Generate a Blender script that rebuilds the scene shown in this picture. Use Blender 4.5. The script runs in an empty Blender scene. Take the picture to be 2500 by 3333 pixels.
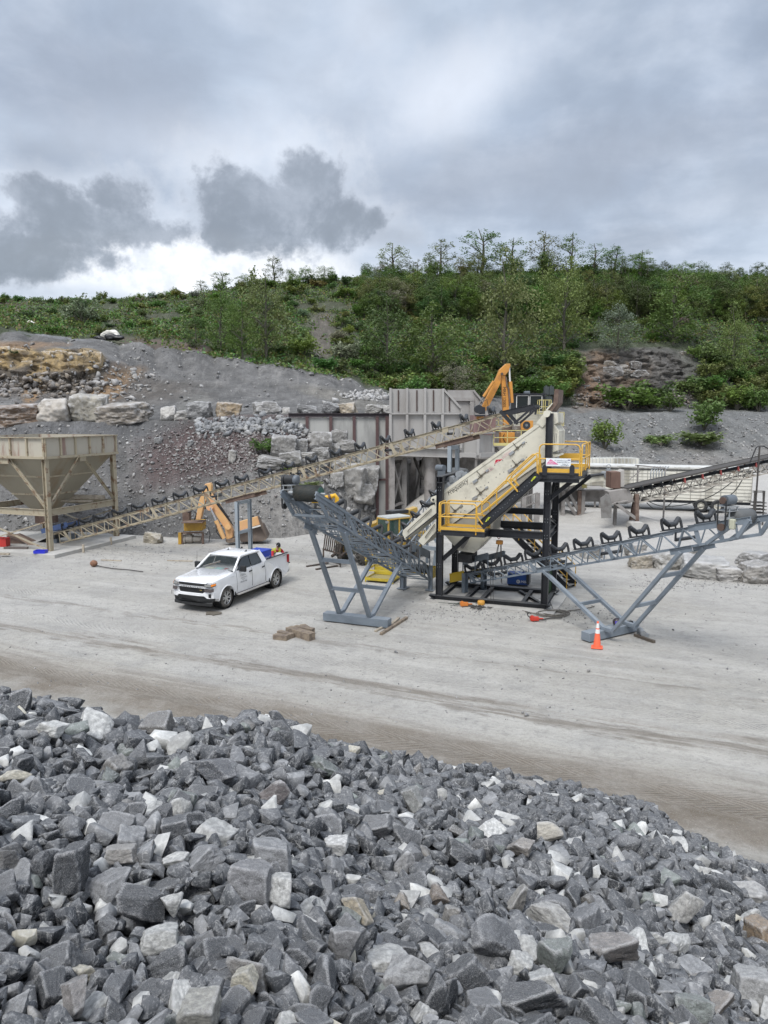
import bpy, bmesh, math, random
import numpy as np
from mathutils import Vector, Matrix
V = Vector
R = math.radians
random.seed(7)
rng = np.random.default_rng(7)
S = bpy.context.scene
C = S.collection
# ------------------------------------------------------------------ camera, sky, sun, exposure
CAMH, PITCH, FPX = 7.7, R(7.49), 2407.0
cd = bpy.data.cameras.new('camera')
cd.sensor_fit = 'VERTICAL'; cd.sensor_height = 36; cd.lens = 26
cd.clip_start = 0.1; cd.clip_end = 3000
cam = bpy.data.objects.new('camera', cd); C.objects.link(cam)
cam.location = (0, 0, CAMH); cam.rotation_euler = (R(90) - PITCH, 0, 0)
S.camera = cam
S.view_settings.view_transform = 'Standard'; S.view_settings.look = 'None'
S.view_settings.gamma = 1; S.view_settings.exposure = 0.70
S.cycles.max_bounces = 6; S.cycles.diffuse_bounces = 3; S.cycles.glossy_bounces = 3
S.cycles.transmission_bounces = 4; S.cycles.transparent_max_bounces = 8
S.cycles.use_adaptive_sampling = True; S.cycles.adaptive_threshold = 0.02
def ray(x, y):
 """direction (per metre forward) towards a point given in 2500x3333 survey coordinates"""
 a = (x - 1250) / FPX; b = (1666.5 - y) / FPX
 dy = math.cos(PITCH) + b * math.sin(PITCH); dz = -math.sin(PITCH) + b * math.cos(PITCH)
 return V((a / dy, 1, dz / dy))
def P(x, y, Y): return V((0, 0, CAMH)) + ray(x, y) * Y
def G(x, y, z=0.0):
 d = ray(x, y); return V((0, 0, CAMH)) + d * ((z - CAMH) / d.z)
def onp(x, y, p0, n):
 d = ray(x, y); o = V((0, 0, CAMH)); return o + d * ((p0 - o).dot(n) / d.dot(n))
class NX:
 """tiny expression builder over shader math nodes"""
 def __init__(s, nt, sock): s.nt, s.s = nt, sock
 def _op(s, op, *o, rev=False):
  n = s.nt.nodes.new('ShaderNodeMath'); n.operation = op
  a = [s] + list(o)
  if rev: a = a[::-1]
  for i, v in enumerate(a):
   if isinstance(v, NX): s.nt.links.new(v.s, n.inputs[i])
   else: n.inputs[i].default_value = v
  return NX(s.nt, n.outputs[0])
 def __add__(s, o): return s._op('ADD', o)
 def __sub__(s, o): return s._op('SUBTRACT', o)
 def __mul__(s, o): return s._op('MULTIPLY', o)
 def __truediv__(s, o): return s._op('DIVIDE', o)
 def __rsub__(s, o): return s._op('SUBTRACT', o, rev=True)
 __radd__ = __add__; __rmul__ = __mul__
 def pow(s, o): return s._op('POWER', o)
 def abs(s): return s._op('ABSOLUTE')
 def sqrt(s): return s._op('SQRT')
 def max(s, o): return s._op('MAXIMUM', o)
 def min(s, o): return s._op('MINIMUM', o)
 def sm(s, lo, hi, a=0.0, b=1.0):
  n = s.nt.nodes.new('ShaderNodeMapRange'); n.interpolation_type = 'SMOOTHSTEP'
  s.nt.links.new(s.s, n.inputs[0])
  for i, v in zip((1, 2, 3, 4), (lo, hi, a, b)): n.inputs[i].default_value = v
  return NX(s.nt, n.outputs[0])
def xyz(nt, sock):
 n = nt.nodes.new('ShaderNodeSeparateXYZ'); nt.links.new(sock, n.inputs[0])
 return [NX(nt, o) for o in n.outputs]
def comb(nt, x, y, z):
 n = nt.nodes.new('ShaderNodeCombineXYZ')
 for i, v in enumerate((x, y, z)):
  if isinstance(v, NX): nt.links.new(v.s, n.inputs[i])
  else: n.inputs[i].default_value = v
 return n.outputs[0]
def noise(nt, vec, scale, detail=4, rough=.55, dist=0.0, col=False):
 n = nt.nodes.new('ShaderNodeTexNoise')
 if vec is not None: nt.links.new(vec, n.inputs['Vector'])
 n.inputs['Scale'].default_value = scale; n.inputs['Detail'].default_value = detail
 n.inputs['Roughness'].default_value = rough; n.inputs['Distortion'].default_value = dist
 return n.outputs['Color'] if col else NX(nt, n.outputs[0])
def cmix(nt, fac, a, b, mode='MIX'):
 n = nt.nodes.new('ShaderNodeMix'); n.data_type = 'RGBA'; n.blend_type = mode
 if isinstance(fac, NX): nt.links.new(fac.s, n.inputs[0])
 else: n.inputs[0].default_value = fac
 for i, v in ((6, a), (7, b)):
  if isinstance(v, (tuple, list)): n.inputs[i].default_value = (*v[:3], 1)
  else: nt.links.new(v, n.inputs[i])
 return n.outputs[2]
SUN_EL, SUN_AZ = R(56), R(205)      # high, behind the viewer and a little left
w = bpy.data.worlds.new('World'); S.world = w; w.use_nodes = True
nt = w.node_tree; nt.nodes.clear()
tc = nt.nodes.new('ShaderNodeTexCoord'); nrm = nt.nodes.new('ShaderNodeVectorMath'); nrm.operation = 'NORMALIZE'
nt.links.new(tc.outputs['Generated'], nrm.inputs[0])
dx, dy, dz = xyz(nt, nrm.outputs[0])
el = dz._op('ARCSINE'); az = dx._op('ARCTAN2', dy)
def azel(x, y):
 d = ray(x, y).normalized(); return math.atan2(d.x, d.y), math.asin(d.z)
ae = comb(nt, az, el, 0.0)
h = dz.max(0.0) + 0.18
pl = comb(nt, dx / h, dy / h, 0.0)                       # layer cloud seen in perspective
n1 = noise(nt, pl, 1.05, 4, .5, .35)
n2 = noise(nt, pl, 2.9, 5, .55, .2)
n3 = noise(nt, ae, 9.0, 6, .62, .15)
n4 = noise(nt, ae, 34.0, 4, .6)
n5 = noise(nt, ae, 4.0, 2, .5)
def blob(x, y, rx, ry, amp=.55, lo=.55, hi=1.25, tilt=0.0):
 a0, e0 = azel(x, y)
 u = (az - a0); v = (el - e0)
 ct, st = math.cos(tilt), math.sin(tilt)
 u2 = (u * ct + v * st) / (rx / FPX); v2 = (v * ct - u * st) / (ry / FPX)
 d = (u2 * u2 + v2 * v2).sqrt() + (n3 - .5) * amp * 2 + (n4 - .5) * amp * .5
 return d.sm(lo, hi, 1.0, 0.0)
base = cmix(nt, n1.sm(.34, .66), (.32, .38, .48), (.475, .55, .66))
base = cmix(nt, n2.sm(.42, .72) * .5, base, (.66, .72, .82))
base = cmix(nt, n2.sm(.50, .28) * .35, base, (.30, .345, .43))
for (bx, by, rx, ry, s, t) in ((1480, 300, 330, 150, .85, .45), (1200, 90, 170, 110, .4, -.5), (700, 470, 620, 110, .5, .0), (1050, 300, 300, 200, .25, 0)):
 base = cmix(nt, blob(bx, by, rx, ry, .5, .1, 1.2, t) * s, base, (.70, .75, .84))
base = cmix(nt, blob(1750, 560, 800, 130, .35, .2, 1.2, .12) * .65, base, (.345, .385, .46))
base = cmix(nt, blob(350, 300, 500, 160, .4, .2, 1.2, -.1) * .5, base, (.35, .39, .47))
low = el.sm(R(2), R(16), 1.0, 0.0) * az.sm(-.05, .40, 1.0, .35)
base = cmix(nt, low * n3.sm(.30, .62) * .95, base, (.70, .75, .82))
cu = blob(620, 870, 560, 110, .5, .7, 1.05) * n4.sm(.35, .6, .5, 1.0)
base = cmix(nt, cu * .9, base, (.93, .95, .98))
# ragged dark cumulus, darker bases
dk = cmix(nt, el.sm(R(6.5), R(17)), (.215, .25, .295), (.25, .285, .34))
dk = cmix(nt, n3.sm(.35, .75) * .5, dk, (.36, .41, .49))
def dist(x, y, rx, ry):
 a0, e0 = azel(x, y); u = (az - a0) / (rx / FPX); v = (el - e0) / (ry / FPX); return (u * u + v * v).sqrt()
wob = (n3 - .5) * 2.5 + (n4 - .5) * 1.1 + (n5 - .5) * 1.3
def cumulus(parts):
 d = None
 for p in parts: q = dist(*p); d = q if d is None else d.min(q)
 return d + wob
dA_ = cumulus(((890, 680, 220, 125), (1000, 590, 120, 95), (760, 770, 130, 60), (1090, 730, 150, 70), (800, 610, 110, 60)))
dB_ = cumulus(((270, 730, 290, 85), (80, 830, 330, 75), (480, 760, 200, 55), (380, 650, 100, 60), (120, 640, 120, 55)))
rim = dA_.min(dB_)
base = cmix(nt, rim.sm(1.0, 1.9, 1.0, 0.0) * .35, base, (.74, .78, .85))
m = rim.sm(.70, 1.20, 1.0, 0.0)
m = (m * .93).max(blob(170, 520, 150, 60, .9, .2, 1.3) * .4).max(blob(2100, 770, 170, 50, .8, .2, 1.4) * .45).max(blob(2350, 650, 420, 90, .7, .2, 1.4) * .35).max(blob(1240, 770, 120, 40, .9, .2, 1.3) * .7)
dk = cmix(nt, rim.sm(.45, 1.15), dk, (.36, .40, .47))
dk = cmix(nt, n3.sm(.45, .62) * n2.sm(.3, .7) * .7, dk, (.40, .44, .51))
base = cmix(nt, m, base, dk)
sky = nt.nodes.new('ShaderNodeTexSky'); sky.sky_type = 'NISHITA'; sky.sun_disc = False
sky.sun_elevation = SUN_EL; sky.sun_rotation = SUN_AZ; sky.dust_density = 1.5
skc = nt.nodes.new('ShaderNodeVectorMath'); skc.operation = 'SCALE'; nt.links.new(sky.outputs[0], skc.inputs[0]); skc.inputs[3].default_value = 0.1
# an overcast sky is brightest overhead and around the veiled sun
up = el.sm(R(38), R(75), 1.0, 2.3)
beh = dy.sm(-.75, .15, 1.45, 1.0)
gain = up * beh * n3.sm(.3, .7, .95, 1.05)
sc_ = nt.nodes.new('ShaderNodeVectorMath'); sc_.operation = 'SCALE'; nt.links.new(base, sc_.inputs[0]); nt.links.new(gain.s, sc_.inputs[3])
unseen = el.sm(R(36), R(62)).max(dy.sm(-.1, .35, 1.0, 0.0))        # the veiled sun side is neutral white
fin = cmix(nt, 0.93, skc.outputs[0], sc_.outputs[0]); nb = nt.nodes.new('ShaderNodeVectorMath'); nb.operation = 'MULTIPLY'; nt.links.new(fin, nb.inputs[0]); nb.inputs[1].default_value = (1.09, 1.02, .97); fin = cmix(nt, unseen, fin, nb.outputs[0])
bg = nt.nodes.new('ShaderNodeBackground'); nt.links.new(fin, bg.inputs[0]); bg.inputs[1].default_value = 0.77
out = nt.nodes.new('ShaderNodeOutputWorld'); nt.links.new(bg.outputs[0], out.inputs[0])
w.cycles.sampling_method = 'MANUAL'; w.cycles.sample_map_resolution = 512
sl = bpy.data.lights.new('sun', 'SUN'); sl.energy = 1.7; sl.angle = R(24); sl.color = (1, .975, .94)
so = bpy.data.objects.new('sun', sl); C.objects.link(so)
so.rotation_euler = (R(90) - SUN_EL, 0, -SUN_AZ + R(180))
so.location = (-20, -30, 60)
# ------------------------------------------------------------------ materials
MATS = {}
def mat(name, col, rough=.6, metal=0.0, col2=None, scale=2.0, lo=.45, hi=.7, bump=0.0, bscale=30, dust=0.0, dcol=(.36, .34, .30), spec=.5, streak=False, coat=0.0):
 """paint or stone with worn patches (col2), fine relief and settled dust"""
 if name in MATS: return MATS[name]
 m = bpy.data.materials.new(name); m.use_nodes = True; t = m.node_tree
 b = t.nodes['Principled BSDF']; tc = t.nodes.new('ShaderNodeTexCoord'); v = tc.outputs['Object']
 if streak:
  mp = t.nodes.new('ShaderNodeMapping'); mp.inputs['Scale'].default_value = (1, 1, .22); t.links.new(v, mp.inputs[0]); v = mp.outputs[0]
 c = (*col[:3], 1)
 nn = noise(t, v, scale, 6, .62)
 cc = cmix(t, nn.sm(.3, .75) * .5, col, tuple(x * .82 for x in col[:3]))
 if col2 is not None: cc = cmix(t, nn.sm(lo, hi), cc, col2)
 if dust:
  gm = t.nodes.new('ShaderNodeNewGeometry'); gx, gy, gz = xyz(t, gm.outputs['Normal'])
  d = gz.sm(.1, .95) * dust * noise(t, v, scale * 2.3, 4).sm(.3, .6, .45, 1.0)
  cc = cmix(t, d, cc, dcol)
  rr = d * (1 - rough) * .9 + rough; t.links.new(rr.s, b.inputs['Roughness'])
 else: b.inputs['Roughness'].default_value = rough
 t.links.new(cc, b.inputs['Base Color']); b.inputs['Metallic'].default_value = metal
 b.inputs['Specular IOR Level'].default_value = spec; b.inputs['Coat Weight'].default_value = coat; b.inputs['Coat Roughness'].default_value = .08
 if bump:
  bn = t.nodes.new('ShaderNodeBump'); bn.inputs['Strength'].default_value = bump; bn.inputs['Distance'].default_value = .02
  t.links.new(noise(t, v, bscale, 5, .6).s, bn.inputs['Height']); t.links.new(bn.outputs[0], b.inputs['Normal'])
 MATS[name] = m; return m
# ------------------------------------------------------------------ mesh builder
def basis(d, up=(0, 0, 1)):
 z = V(d).normalized(); u = V(up)
 if abs(z.dot(u.normalized())) > .995: u = V((0, 1, 0)) if abs(z.y) < .9 else V((1, 0, 0))
 x = u.cross(z).normalized(); y = z.cross(x).normalized()
 return x, y, z
class MB:
 def __init__(s): s.v = []; s.f = []; s.sm = []
 def add(s, vs, fs, smooth=False):
  o = len(s.v); s.v += [V(p) for p in vs]; s.f += [tuple(i + o for i in f) for f in fs]; s.sm += [smooth] * len(fs); return s
 def box(s, c, sz, ax=None):
  X, Y, Z = ax or (V((1, 0, 0)), V((0, 1, 0)), V((0, 0, 1))); c = V(c)
  vs = [c + X * (sz[0] / 2 * i) + Y * (sz[1] / 2 * j) + Z * (sz[2] / 2 * k) for i in (-1, 1) for j in (-1, 1) for k in (-1, 1)]
  return s.add(vs, [(0, 1, 3, 2), (4, 6, 7, 5), (0, 4, 5, 1), (2, 3, 7, 6), (0, 2, 6, 4), (1, 5, 7, 3)])
 def bar(s, p, q, w, h, up=(0, 0, 1)):
  p, q = V(p), V(q); X, Y, Z = basis(q - p, up)
  return s.box((p + q) / 2, (w, h, (q - p).length), (X, Y, Z))
 def ibeam(s, p, q, w, h, t=.02, up=(0, 0, 1), chan=0):
  p, q = V(p), V(q); X, Y, Z = basis(q - p, up); L = (q - p).length; c = (p + q) / 2
  s.box(c + Y * (h / 2 - t / 2), (w, t, L), (X, Y, Z)); s.box(c - Y * (h / 2 - t / 2), (w, t, L), (X, Y, Z))
  return s.box(c + X * (w / 2 - t / 2) * chan, (t, h - 2 * t, L), (X, Y, Z))
 def angle(s, p, q, w, t=.012, up=(0, 0, 1), sx=1, sy=1):
  p, q = V(p), V(q); X, Y, Z = basis(q - p, up); L = (q - p).length; c = (p + q) / 2
  s.box(c + Y * (sy * (w / 2 - t / 2)), (w, t, L), (X, Y, Z)); return s.box(c + X * (sx * (w / 2 - t / 2)) - Y * (sy * t / 2), (t, w - t, L), (X, Y, Z))
 def tube(s, p, q, r, n=10, r2=None, caps=True):
  p, q = V(p), V(q); X, Y, Z = basis(q - p); r2 = r if r2 is None else r2
  vs = []
  for i in range(n):
   a = 2 * math.pi * i / n; d = X * math.cos(a) + Y * math.sin(a); vs += [p + d * r, q + d * r2]
  s.add(vs, [(2 * i, 2 * ((i + 1) % n), 2 * ((i + 1) % n) + 1, 2 * i + 1) for i in range(n)], True)
  if caps: s.add([vs[2 * i] for i in range(n)][::-1], [tuple(range(n))]); s.add([vs[2 * i + 1] for i in range(n)], [tuple(range(n))])
  return s
 def path(s, pts, r, n=8, closed=False):
  pts = [V(p) for p in pts]; N = len(pts); rings = []; prev = None
  for i, p in enumerate(pts):
   a = pts[i - 1] if (i or closed) else p; b = pts[(i + 1) % N] if (i < N - 1 or closed) else p
   d = (b - a).normalized()
   if prev is None: X, Y, Z = basis(d)
   else:
    X = (prev - d * prev.dot(d)).normalized(); Y = d.cross(X)
   prev = X; rr = r[i] if isinstance(r, (list, tuple)) else r
   rings.append([p + (X * math.cos(2 * math.pi * k / n) + Y * math.sin(2 * math.pi * k / n)) * rr for k in range(n)])
  vs = [v for g in rings for v in g]; fs = []
  for i in range(N if closed else N - 1):
   j = (i + 1) % N
   for k in range(n): fs.append((i * n + k, i * n + (k + 1) % n, j * n + (k + 1) % n, j * n + k))
  s.add(vs, fs, True)
  if not closed: s.add(rings[0][::-1], [tuple(range(n))]); s.add(rings[-1], [tuple(range(n))])
  return s
 def prism(s, pts, vec):
  pts = [V(p) for p in pts]; n = len(pts); vec = V(vec)
  nn = V((0, 0, 0))
  for i in range(n): nn += (pts[i] - pts[0]).cross(pts[(i + 1) % n] - pts[0])
  if nn.dot(vec) > 0: pts = pts[::-1]
  q = [p + vec for p in pts]
  return s.add(pts + q, [tuple(range(n)), tuple(range(2 * n - 1, n - 1, -1))] + [(i, n + i, n + (i + 1) % n, (i + 1) % n) for i in range(n)])
 def lathe(s, prof, c, ax=(0, 0, 1), n=20, smooth=True):
  X, Y, Z = basis(ax); c = V(c); vs = []; m = len(prof)
  for i in range(n):
   a = 2 * math.pi * i / n; d = X * math.cos(a) + Y * math.sin(a)
   vs += [c + d * r + Z * z for r, z in prof]
  fs = []
  for i in range(n):
   j = (i + 1) % n
   for k in range(m - 1): fs.append((i * m + k, j * m + k, j * m + k + 1, i * m + k + 1))
  return s.add(vs, fs, smooth)
 def quad(s, a, b, c, d): return s.add([a, b, c, d], [(0, 1, 2, 3)])
 def bolts(s, pts, n, r=.02, t=.012):
  for p in pts: s.tube(V(p), V(p) + V(n) * t, r, 6)
  return s
 def build(s, name, m, parent=None, bevel=0.0, loc=None, subd=0):
  me = bpy.data.meshes.new(name); o = bpy.data.objects.new(name, me); C.objects.link(o)
  off = V((0, 0, 0))
  if parent is not None: o.parent = parent; off = WL(parent)
  elif loc is not None: off = V(loc); o.location = off
  me.from_pydata([v - off for v in s.v], [], s.f)
  me.polygons.foreach_set('use_smooth', s.sm); me.materials.append(m if not isinstance(m, str) else MATS[m]); me.update()
  if bevel:
   b = o.modifiers.new('edge', 'BEVEL'); b.width = bevel; b.segments = 2; b.limit_method = 'ANGLE'; b.angle_limit = R(40)
  return o
LOCS = {}
def WL(o):
 p = V((0, 0, 0))
 while o is not None: p = p + o.location; o = o.parent
 return p
def tag(o, label, cat, group=None, kind=None):
 o['label'] = label; o['category'] = cat
 if group: o['group'] = group
 if kind: o['kind'] = kind
 return o
def thing(name, loc, label, cat, group=None):
 o = bpy.data.objects.new(name, None); C.objects.link(o); o.location = loc; o.empty_display_size = .3
 return tag(o, label, cat, group)
def copy_tree(o, parent=None):
 c = o.copy(); C.objects.link(c)
 if parent is not None: c.parent = parent
 for ch in list(o.children): copy_tree(ch, c)
 return c
def nmesh(name, co, faces, m, col=None, smooth=False, kind=None):
 """fast mesh from numpy arrays (faces: all tris or all quads)"""
 me = bpy.data.meshes.new(name); k = faces.shape[1]; nf = len(faces)
 me.vertices.add(len(co)); me.vertices.foreach_set('co', co.astype(np.float32).ravel())
 me.loops.add(nf * k); me.loops.foreach_set('vertex_index', faces.astype(np.int32).ravel())
 me.polygons.add(nf); me.polygons.foreach_set('loop_start', np.arange(nf, dtype=np.int32) * k); me.polygons.foreach_set('loop_total', np.full(nf, k, np.int32))
 if smooth: me.polygons.foreach_set('use_smooth', np.ones(nf, bool))
 me.update(calc_edges=True)
 if col is not None:
  ca = me.color_attributes.new('tint', 'FLOAT_COLOR', 'POINT')
  if col.shape[1] == 3: col = np.concatenate([col, np.ones((len(col), 1))], 1)
  ca.data.foreach_set('color', col.astype(np.float32).ravel())
 me.materials.append(m)
 o = bpy.data.objects.new(name, me); C.objects.link(o)
 if kind: o['kind'] = kind
 return o
# value noise -------------------------------------------------------
_perm = np.random.default_rng(3).random((64, 64, 64))
def vn(p):
 p = np.asarray(p, float); i = np.floor(p).astype(int); f = p - i; f = f * f * (3 - 2 * f)
 r = 0
 for a in (0, 1):
  for b in (0, 1):
   for c in (0, 1):
    wv = (f[..., 0] if a else 1 - f[..., 0]) * (f[..., 1] if b else 1 - f[..., 1]) * (f[..., 2] if c else 1 - f[..., 2])
    r = r + wv * _perm[(i[..., 0] + a) % 64, (i[..., 1] + b) % 64, (i[..., 2] + c) % 64]
 return r * 2 - 1
def fbm(p, o=4, g=.5):
 p = np.asarray(p, float); r = 0; a = 1
 for k in range(o): r = r + a * vn(p * 2 ** k + 17.3 * k); a *= g
 return r
def text(body, size, o, X, Yv, m, name, parent, ext=.003, align='LEFT', shear=0.0, font=None, spacing=1.0, xs=1.0):
 """lettering set on a plane with origin o, baseline direction X and up direction Yv, as a mesh"""
 cu = bpy.data.curves.new(name, 'FONT'); cu.body = body; cu.size = size; cu.extrude = ext; cu.align_x = align; cu.shear = shear; cu.space_character = spacing
 cu.resolution_u = 3
 ob = bpy.data.objects.new(name, cu); C.objects.link(ob)
 dg = bpy.context.evaluated_depsgraph_get(); me = bpy.data.meshes.new_from_object(ob.evaluated_get(dg))
 C.objects.unlink(ob); bpy.data.objects.remove(ob)
 X = V(X).normalized(); Z = X.cross(V(Yv)).normalized(); Y = Z.cross(X); off = WL(parent)
 for v in me.vertices: v.co = V(o) + X * (v.co.x * xs) + Y * v.co.y + Z * v.co.z - off
 me.materials.clear(); me.materials.append(m); me.name = name
 r = bpy.data.objects.new(name, me); C.objects.link(r); r.parent = parent
 return r
# ------------------------------------------------------------------ ground
def ground_material():
 m = bpy.data.materials.new('crushed_stone_ground'); m.use_nodes = True; t = m.node_tree; b = t.nodes['Principled BSDF']
 tc = t.nodes.new('ShaderNodeTexCoord'); v = tc.outputs['Object']
 x, y, z = xyz(t, v)
 A, B = G(0, 2230), G(2500, 2760); d = (B - A).normalized(); nx, ny = -d.y, d.x
 u = (x - A.x) * d.x + (y - A.y) * d.y; s = (x - A.x) * nx + (y - A.y) * ny        # along / away from the pile
 st = comb(t, u * .11, s, 0.0)
 big = noise(t, v, .09, 5, .6, .5); mid = noise(t, v, .55, 6, .65); fine = noise(t, v, 9, 6, .7); grit = noise(t, v, 60, 3, .7)
 str1 = noise(t, st, .85, 5, .6, .3); str2 = noise(t, comb(t, u * .07, s * 2.2, 3.0), 1.1, 5, .6, .2)
 c = cmix(t, str1.sm(.36, .66), (.36, .345, .31), (.475, .46, .42))
 c = cmix(t, big.sm(.35, .65) * .6, c, (.42, .41, .39))
 m2 = noise(t, v, 2.3, 6, .7); c = cmix(t, m2.sm(.52, .64) * .45, c, (.26, .255, .24)); c = cmix(t, m2.sm(.46, .34) * .35, c, (.50, .49, .46))
 c = cmix(t, mid.sm(.45, .72) * .55, c, (.29, .285, .27))
 c = cmix(t, str2.sm(.55, .75) * .5, c, (.50, .49, .465))
 # far left yard is greyer, the right and far yard paler
 gx = (x + y * .25).sm(-16, -5, 1.0, 0.0) * y.sm(30, 36)
 c = cmix(t, gx * mid.sm(.2, .6, .35, .8), c, (.215, .22, .225))
 c = cmix(t, x.sm(4, 20) * y.sm(28, 50) * .55, c, (.50, .485, .46))
 # damp brown wheel track along the pile
 tr = (s + (mid - .5) * 1.5 + (str1 - .5) * 1.8)
 band = tr.sm(-.6, .4) * tr.sm(1.6, 3.2, 1.0, 0.0)
 c = cmix(t, band * (fine * .5 + mid).sm(.5, .95, .45, 1.0) * .92, c, (.17, .14, .105))
 b2 = (tr - 4.4).abs().sm(.1, .8, 1.0, 0.0) * str2.sm(.4, .6)
 c = cmix(t, b2 * .45, c, (.22, .19, .155))
 u3 = noise(t, comb(t, u * .5, s * 3.0, 7.0), 1.0, 5, .7)
 for off, wd, am in ((1.1, .45, .5), (4.3, .5, .55), (7.6, .28, .4)):
  c = cmix(t, (tr - off).abs().sm(wd * .4, wd, 1.0, 0.0) * u3.sm(.42, .58) * am, c, (.13, .108, .082))
 c = cmix(t, (tr - 2.4).abs().sm(.1, .7, 1.0, 0.0) * u3.sm(.4, .6) * .6, c, (.44, .42, .375))
 edge = tr.sm(-1.2, .3, 1.0, 0.0); c = cmix(t, edge * .5, c, (.17, .155, .13))
 c = cmix(t, fine.sm(.45, .75) * .5, c, (.24, .23, .21))
 c = cmix(t, grit.sm(.58, .70) * .5, c, (.64, .63, .60))
 c = cmix(t, noise(t, v, 22, 4, .75).sm(.58, .72) * .45, c, (.19, .185, .17))
 t.links.new(c, b.inputs['Base Color']); b.inputs['Roughness'].default_value = .95; b.inputs['Specular IOR Level'].default_value = .2
 # lug marks inside the wheel tracks
 wv = t.nodes.new('ShaderNodeTexWave'); wv.wave_type = 'BANDS'; wv.inputs['Scale'].default_value = 1.35; wv.inputs['Distortion'].default_value = 1.0
 sh = (((s + (str1 - .5) * .7) * 1.6)._op('PINGPONG', .55)) * 1.4
 t.links.new(comb(t, u + sh, 0.0, 0.0), wv.inputs['Vector'])
 lug = NX(t, wv.outputs[1]) * ((s - 5.6).abs().sm(.25, .45, 1.0, 0.0) + (s - 8.4).abs().sm(.3, .5, 1.0, 0.0) + (s - 1.4).abs().sm(.3, .6, .8, 0.0) + (s - 11.6).abs().sm(.3, .5, .8, 0.0))
 lug = lug * mid.sm(.35, .6)
 c = cmix(t, lug * .18, c, (.53, .51, .47)); t.links.new(c, b.inputs['Base Color'])
 hgt = fine * .8 + grit * .3 + mid * .9 + lug * .35 + str2 * .5 + u3 * .6
 bn = t.nodes.new('ShaderNodeBump'); bn.inputs['Strength'].default_value = .75; bn.inputs['Distance'].default_value = .09
 t.links.new(hgt.s, bn.inputs['Height']); t.links.new(bn.outputs[0], b.inputs['Normal'])
 return m
gm_ = ground_material()
def axis_pts(lo, hi, c, d0, g):
 r = [c]; s = d0
 while r[-1] < hi: r.append(r[-1] + s); s *= g
 l = [c]; s = d0
 while l[-1] > lo: l.append(l[-1] - s); s *= g
 return np.array(l[:0:-1] + r)
gxs = axis_pts(-600, 600, 0, .22, 1.018); gys = axis_pts(-40, 900, 22, .22, 1.016)
GX, GY = np.meshgrid(gxs, gys)
def ground_h(X, Y):
 p = np.stack([X, Y, X * 0], -1)
 h = .05 * fbm(p * .22, 3) + .018 * fbm(p * 1.3, 3)
 A, B = G(0, 2230), G(2500, 2760); d = (B - A).normalized(); s = (X - A.x) * -d.y + (Y - A.y) * d.x
 for c0, wd in ((1.4, .35), (3.4, .35), (5.6, .3), (8.4, .3)): h = h - .04 * np.exp(-((s - c0 + .25 * np.sin(X * .3)) / wd) ** 2) + .02 * np.exp(-((np.abs(s - c0 + .25 * np.sin(X * .3)) - 2 * wd) / wd) ** 2)
 f = np.clip((70 - Y) / 30, 0, 1); h = h * f
 # spilled fines under the crusher and the old conveyor
 for (px, py, r, hh) in ((1395, 1700, 3.2, 2.4), (2030, 1700, 3.2, .9), (2100, 1710, 2.6, .6), (1960, 1700, 3, .8), (1330, 1700, 3, 1.0), (1830, 1690, 4, .7)):
  q = G(px, py); dd = np.hypot(X - q.x, Y - q.y - r * .3); h = np.maximum(h, hh * np.clip(1 - dd / r, 0, 1) ** 1.2)
 return h - .03
def gz(x, y): return float(ground_h(np.array([x]), np.array([y]))[0])
co = np.stack([GX, GY, ground_h(GX, GY)], -1).reshape(-1, 3)
ny_, nx_ = GX.shape; ii = (np.arange(ny_ - 1)[:, None] * nx_ + np.arange(nx_ - 1)[None, :]).ravel()
nmesh('ground', co, np.stack([ii, ii + 1, ii + nx_ + 1, ii + nx_], 1), gm_, smooth=True, kind='structure')
# ------------------------------------------------------------------ embankment, quarry face, hill: survey lines from toe to skyline
xk = np.array([-900, 0, 150, 300, 450, 600, 800, 940, 1050, 1120, 1180, 1240, 1300, 1500, 1700, 1850, 2000, 2200, 2500, 3400], float)
def curve(ys, Ys): return np.array(ys, float), np.array(Ys, float)
def at_z(z, Ys):
 return [1666.5 - FPX * math.tan(math.atan2(z - CAMH, Y) + PITCH) for Y in Ys]
Y0 = [47, 47, 47, 47, 47, 46, 45, 46, 48.5, 50.5, 52, 53.4, 66, 74, 92, 104, 108, 108, 104, 104]
Y1 = [56, 56, 56, 56, 56, 56, 55, 53.9, 53.9, 53.9, 53.9, 53.9, 66.5, 74.6, 94, 112, 118, 118, 114, 114]
Y2 = [57, 57, 57, 57, 57, 57, 56, 55.2, 55.2, 55.2, 55.2, 55.2, 67, 76, 110, 124, 130, 131, 126, 126]
Y3 = [70, 70, 70, 70, 70, 70, 70, 70, 70, 70, 70, 70, 80, 86, 118, 131, 137, 137, 134, 134]
Y4 = [82, 82, 82, 82, 84, 86, 88, 88, 88, 88, 88, 88, 92, 96, 126, 146, 150, 151, 148, 148]
Y5 = [84.5, 84.5, 84.5, 84.5, 93, 96, 96, 96, 96, 96, 96, 96, 100, 105, 132, 151, 155, 156, 155, 155]
Y6 = [98, 98, 99, 101, 103, 104, 103, 102, 102, 102, 103, 104, 108, 112, 140, 155, 159, 161, 162, 162]
Y7 = [112, 112, 113, 115, 116, 117, 117, 117, 117, 118, 119, 120, 122, 126, 148, 162, 166, 168, 168, 168]
Y8 = [150, 150, 150, 150, 150, 152, 155, 156, 158, 160, 160, 160, 162, 164, 175, 182, 185, 185, 185, 185]
Y9 = [190, 190, 190, 190, 190, 192, 195, 196, 198, 200, 200, 200, 202, 204, 208, 210, 212, 212, 210, 210]
Y10 = [300] * 20
c0 = curve(at_z(-.15, Y0), Y0)
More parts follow.
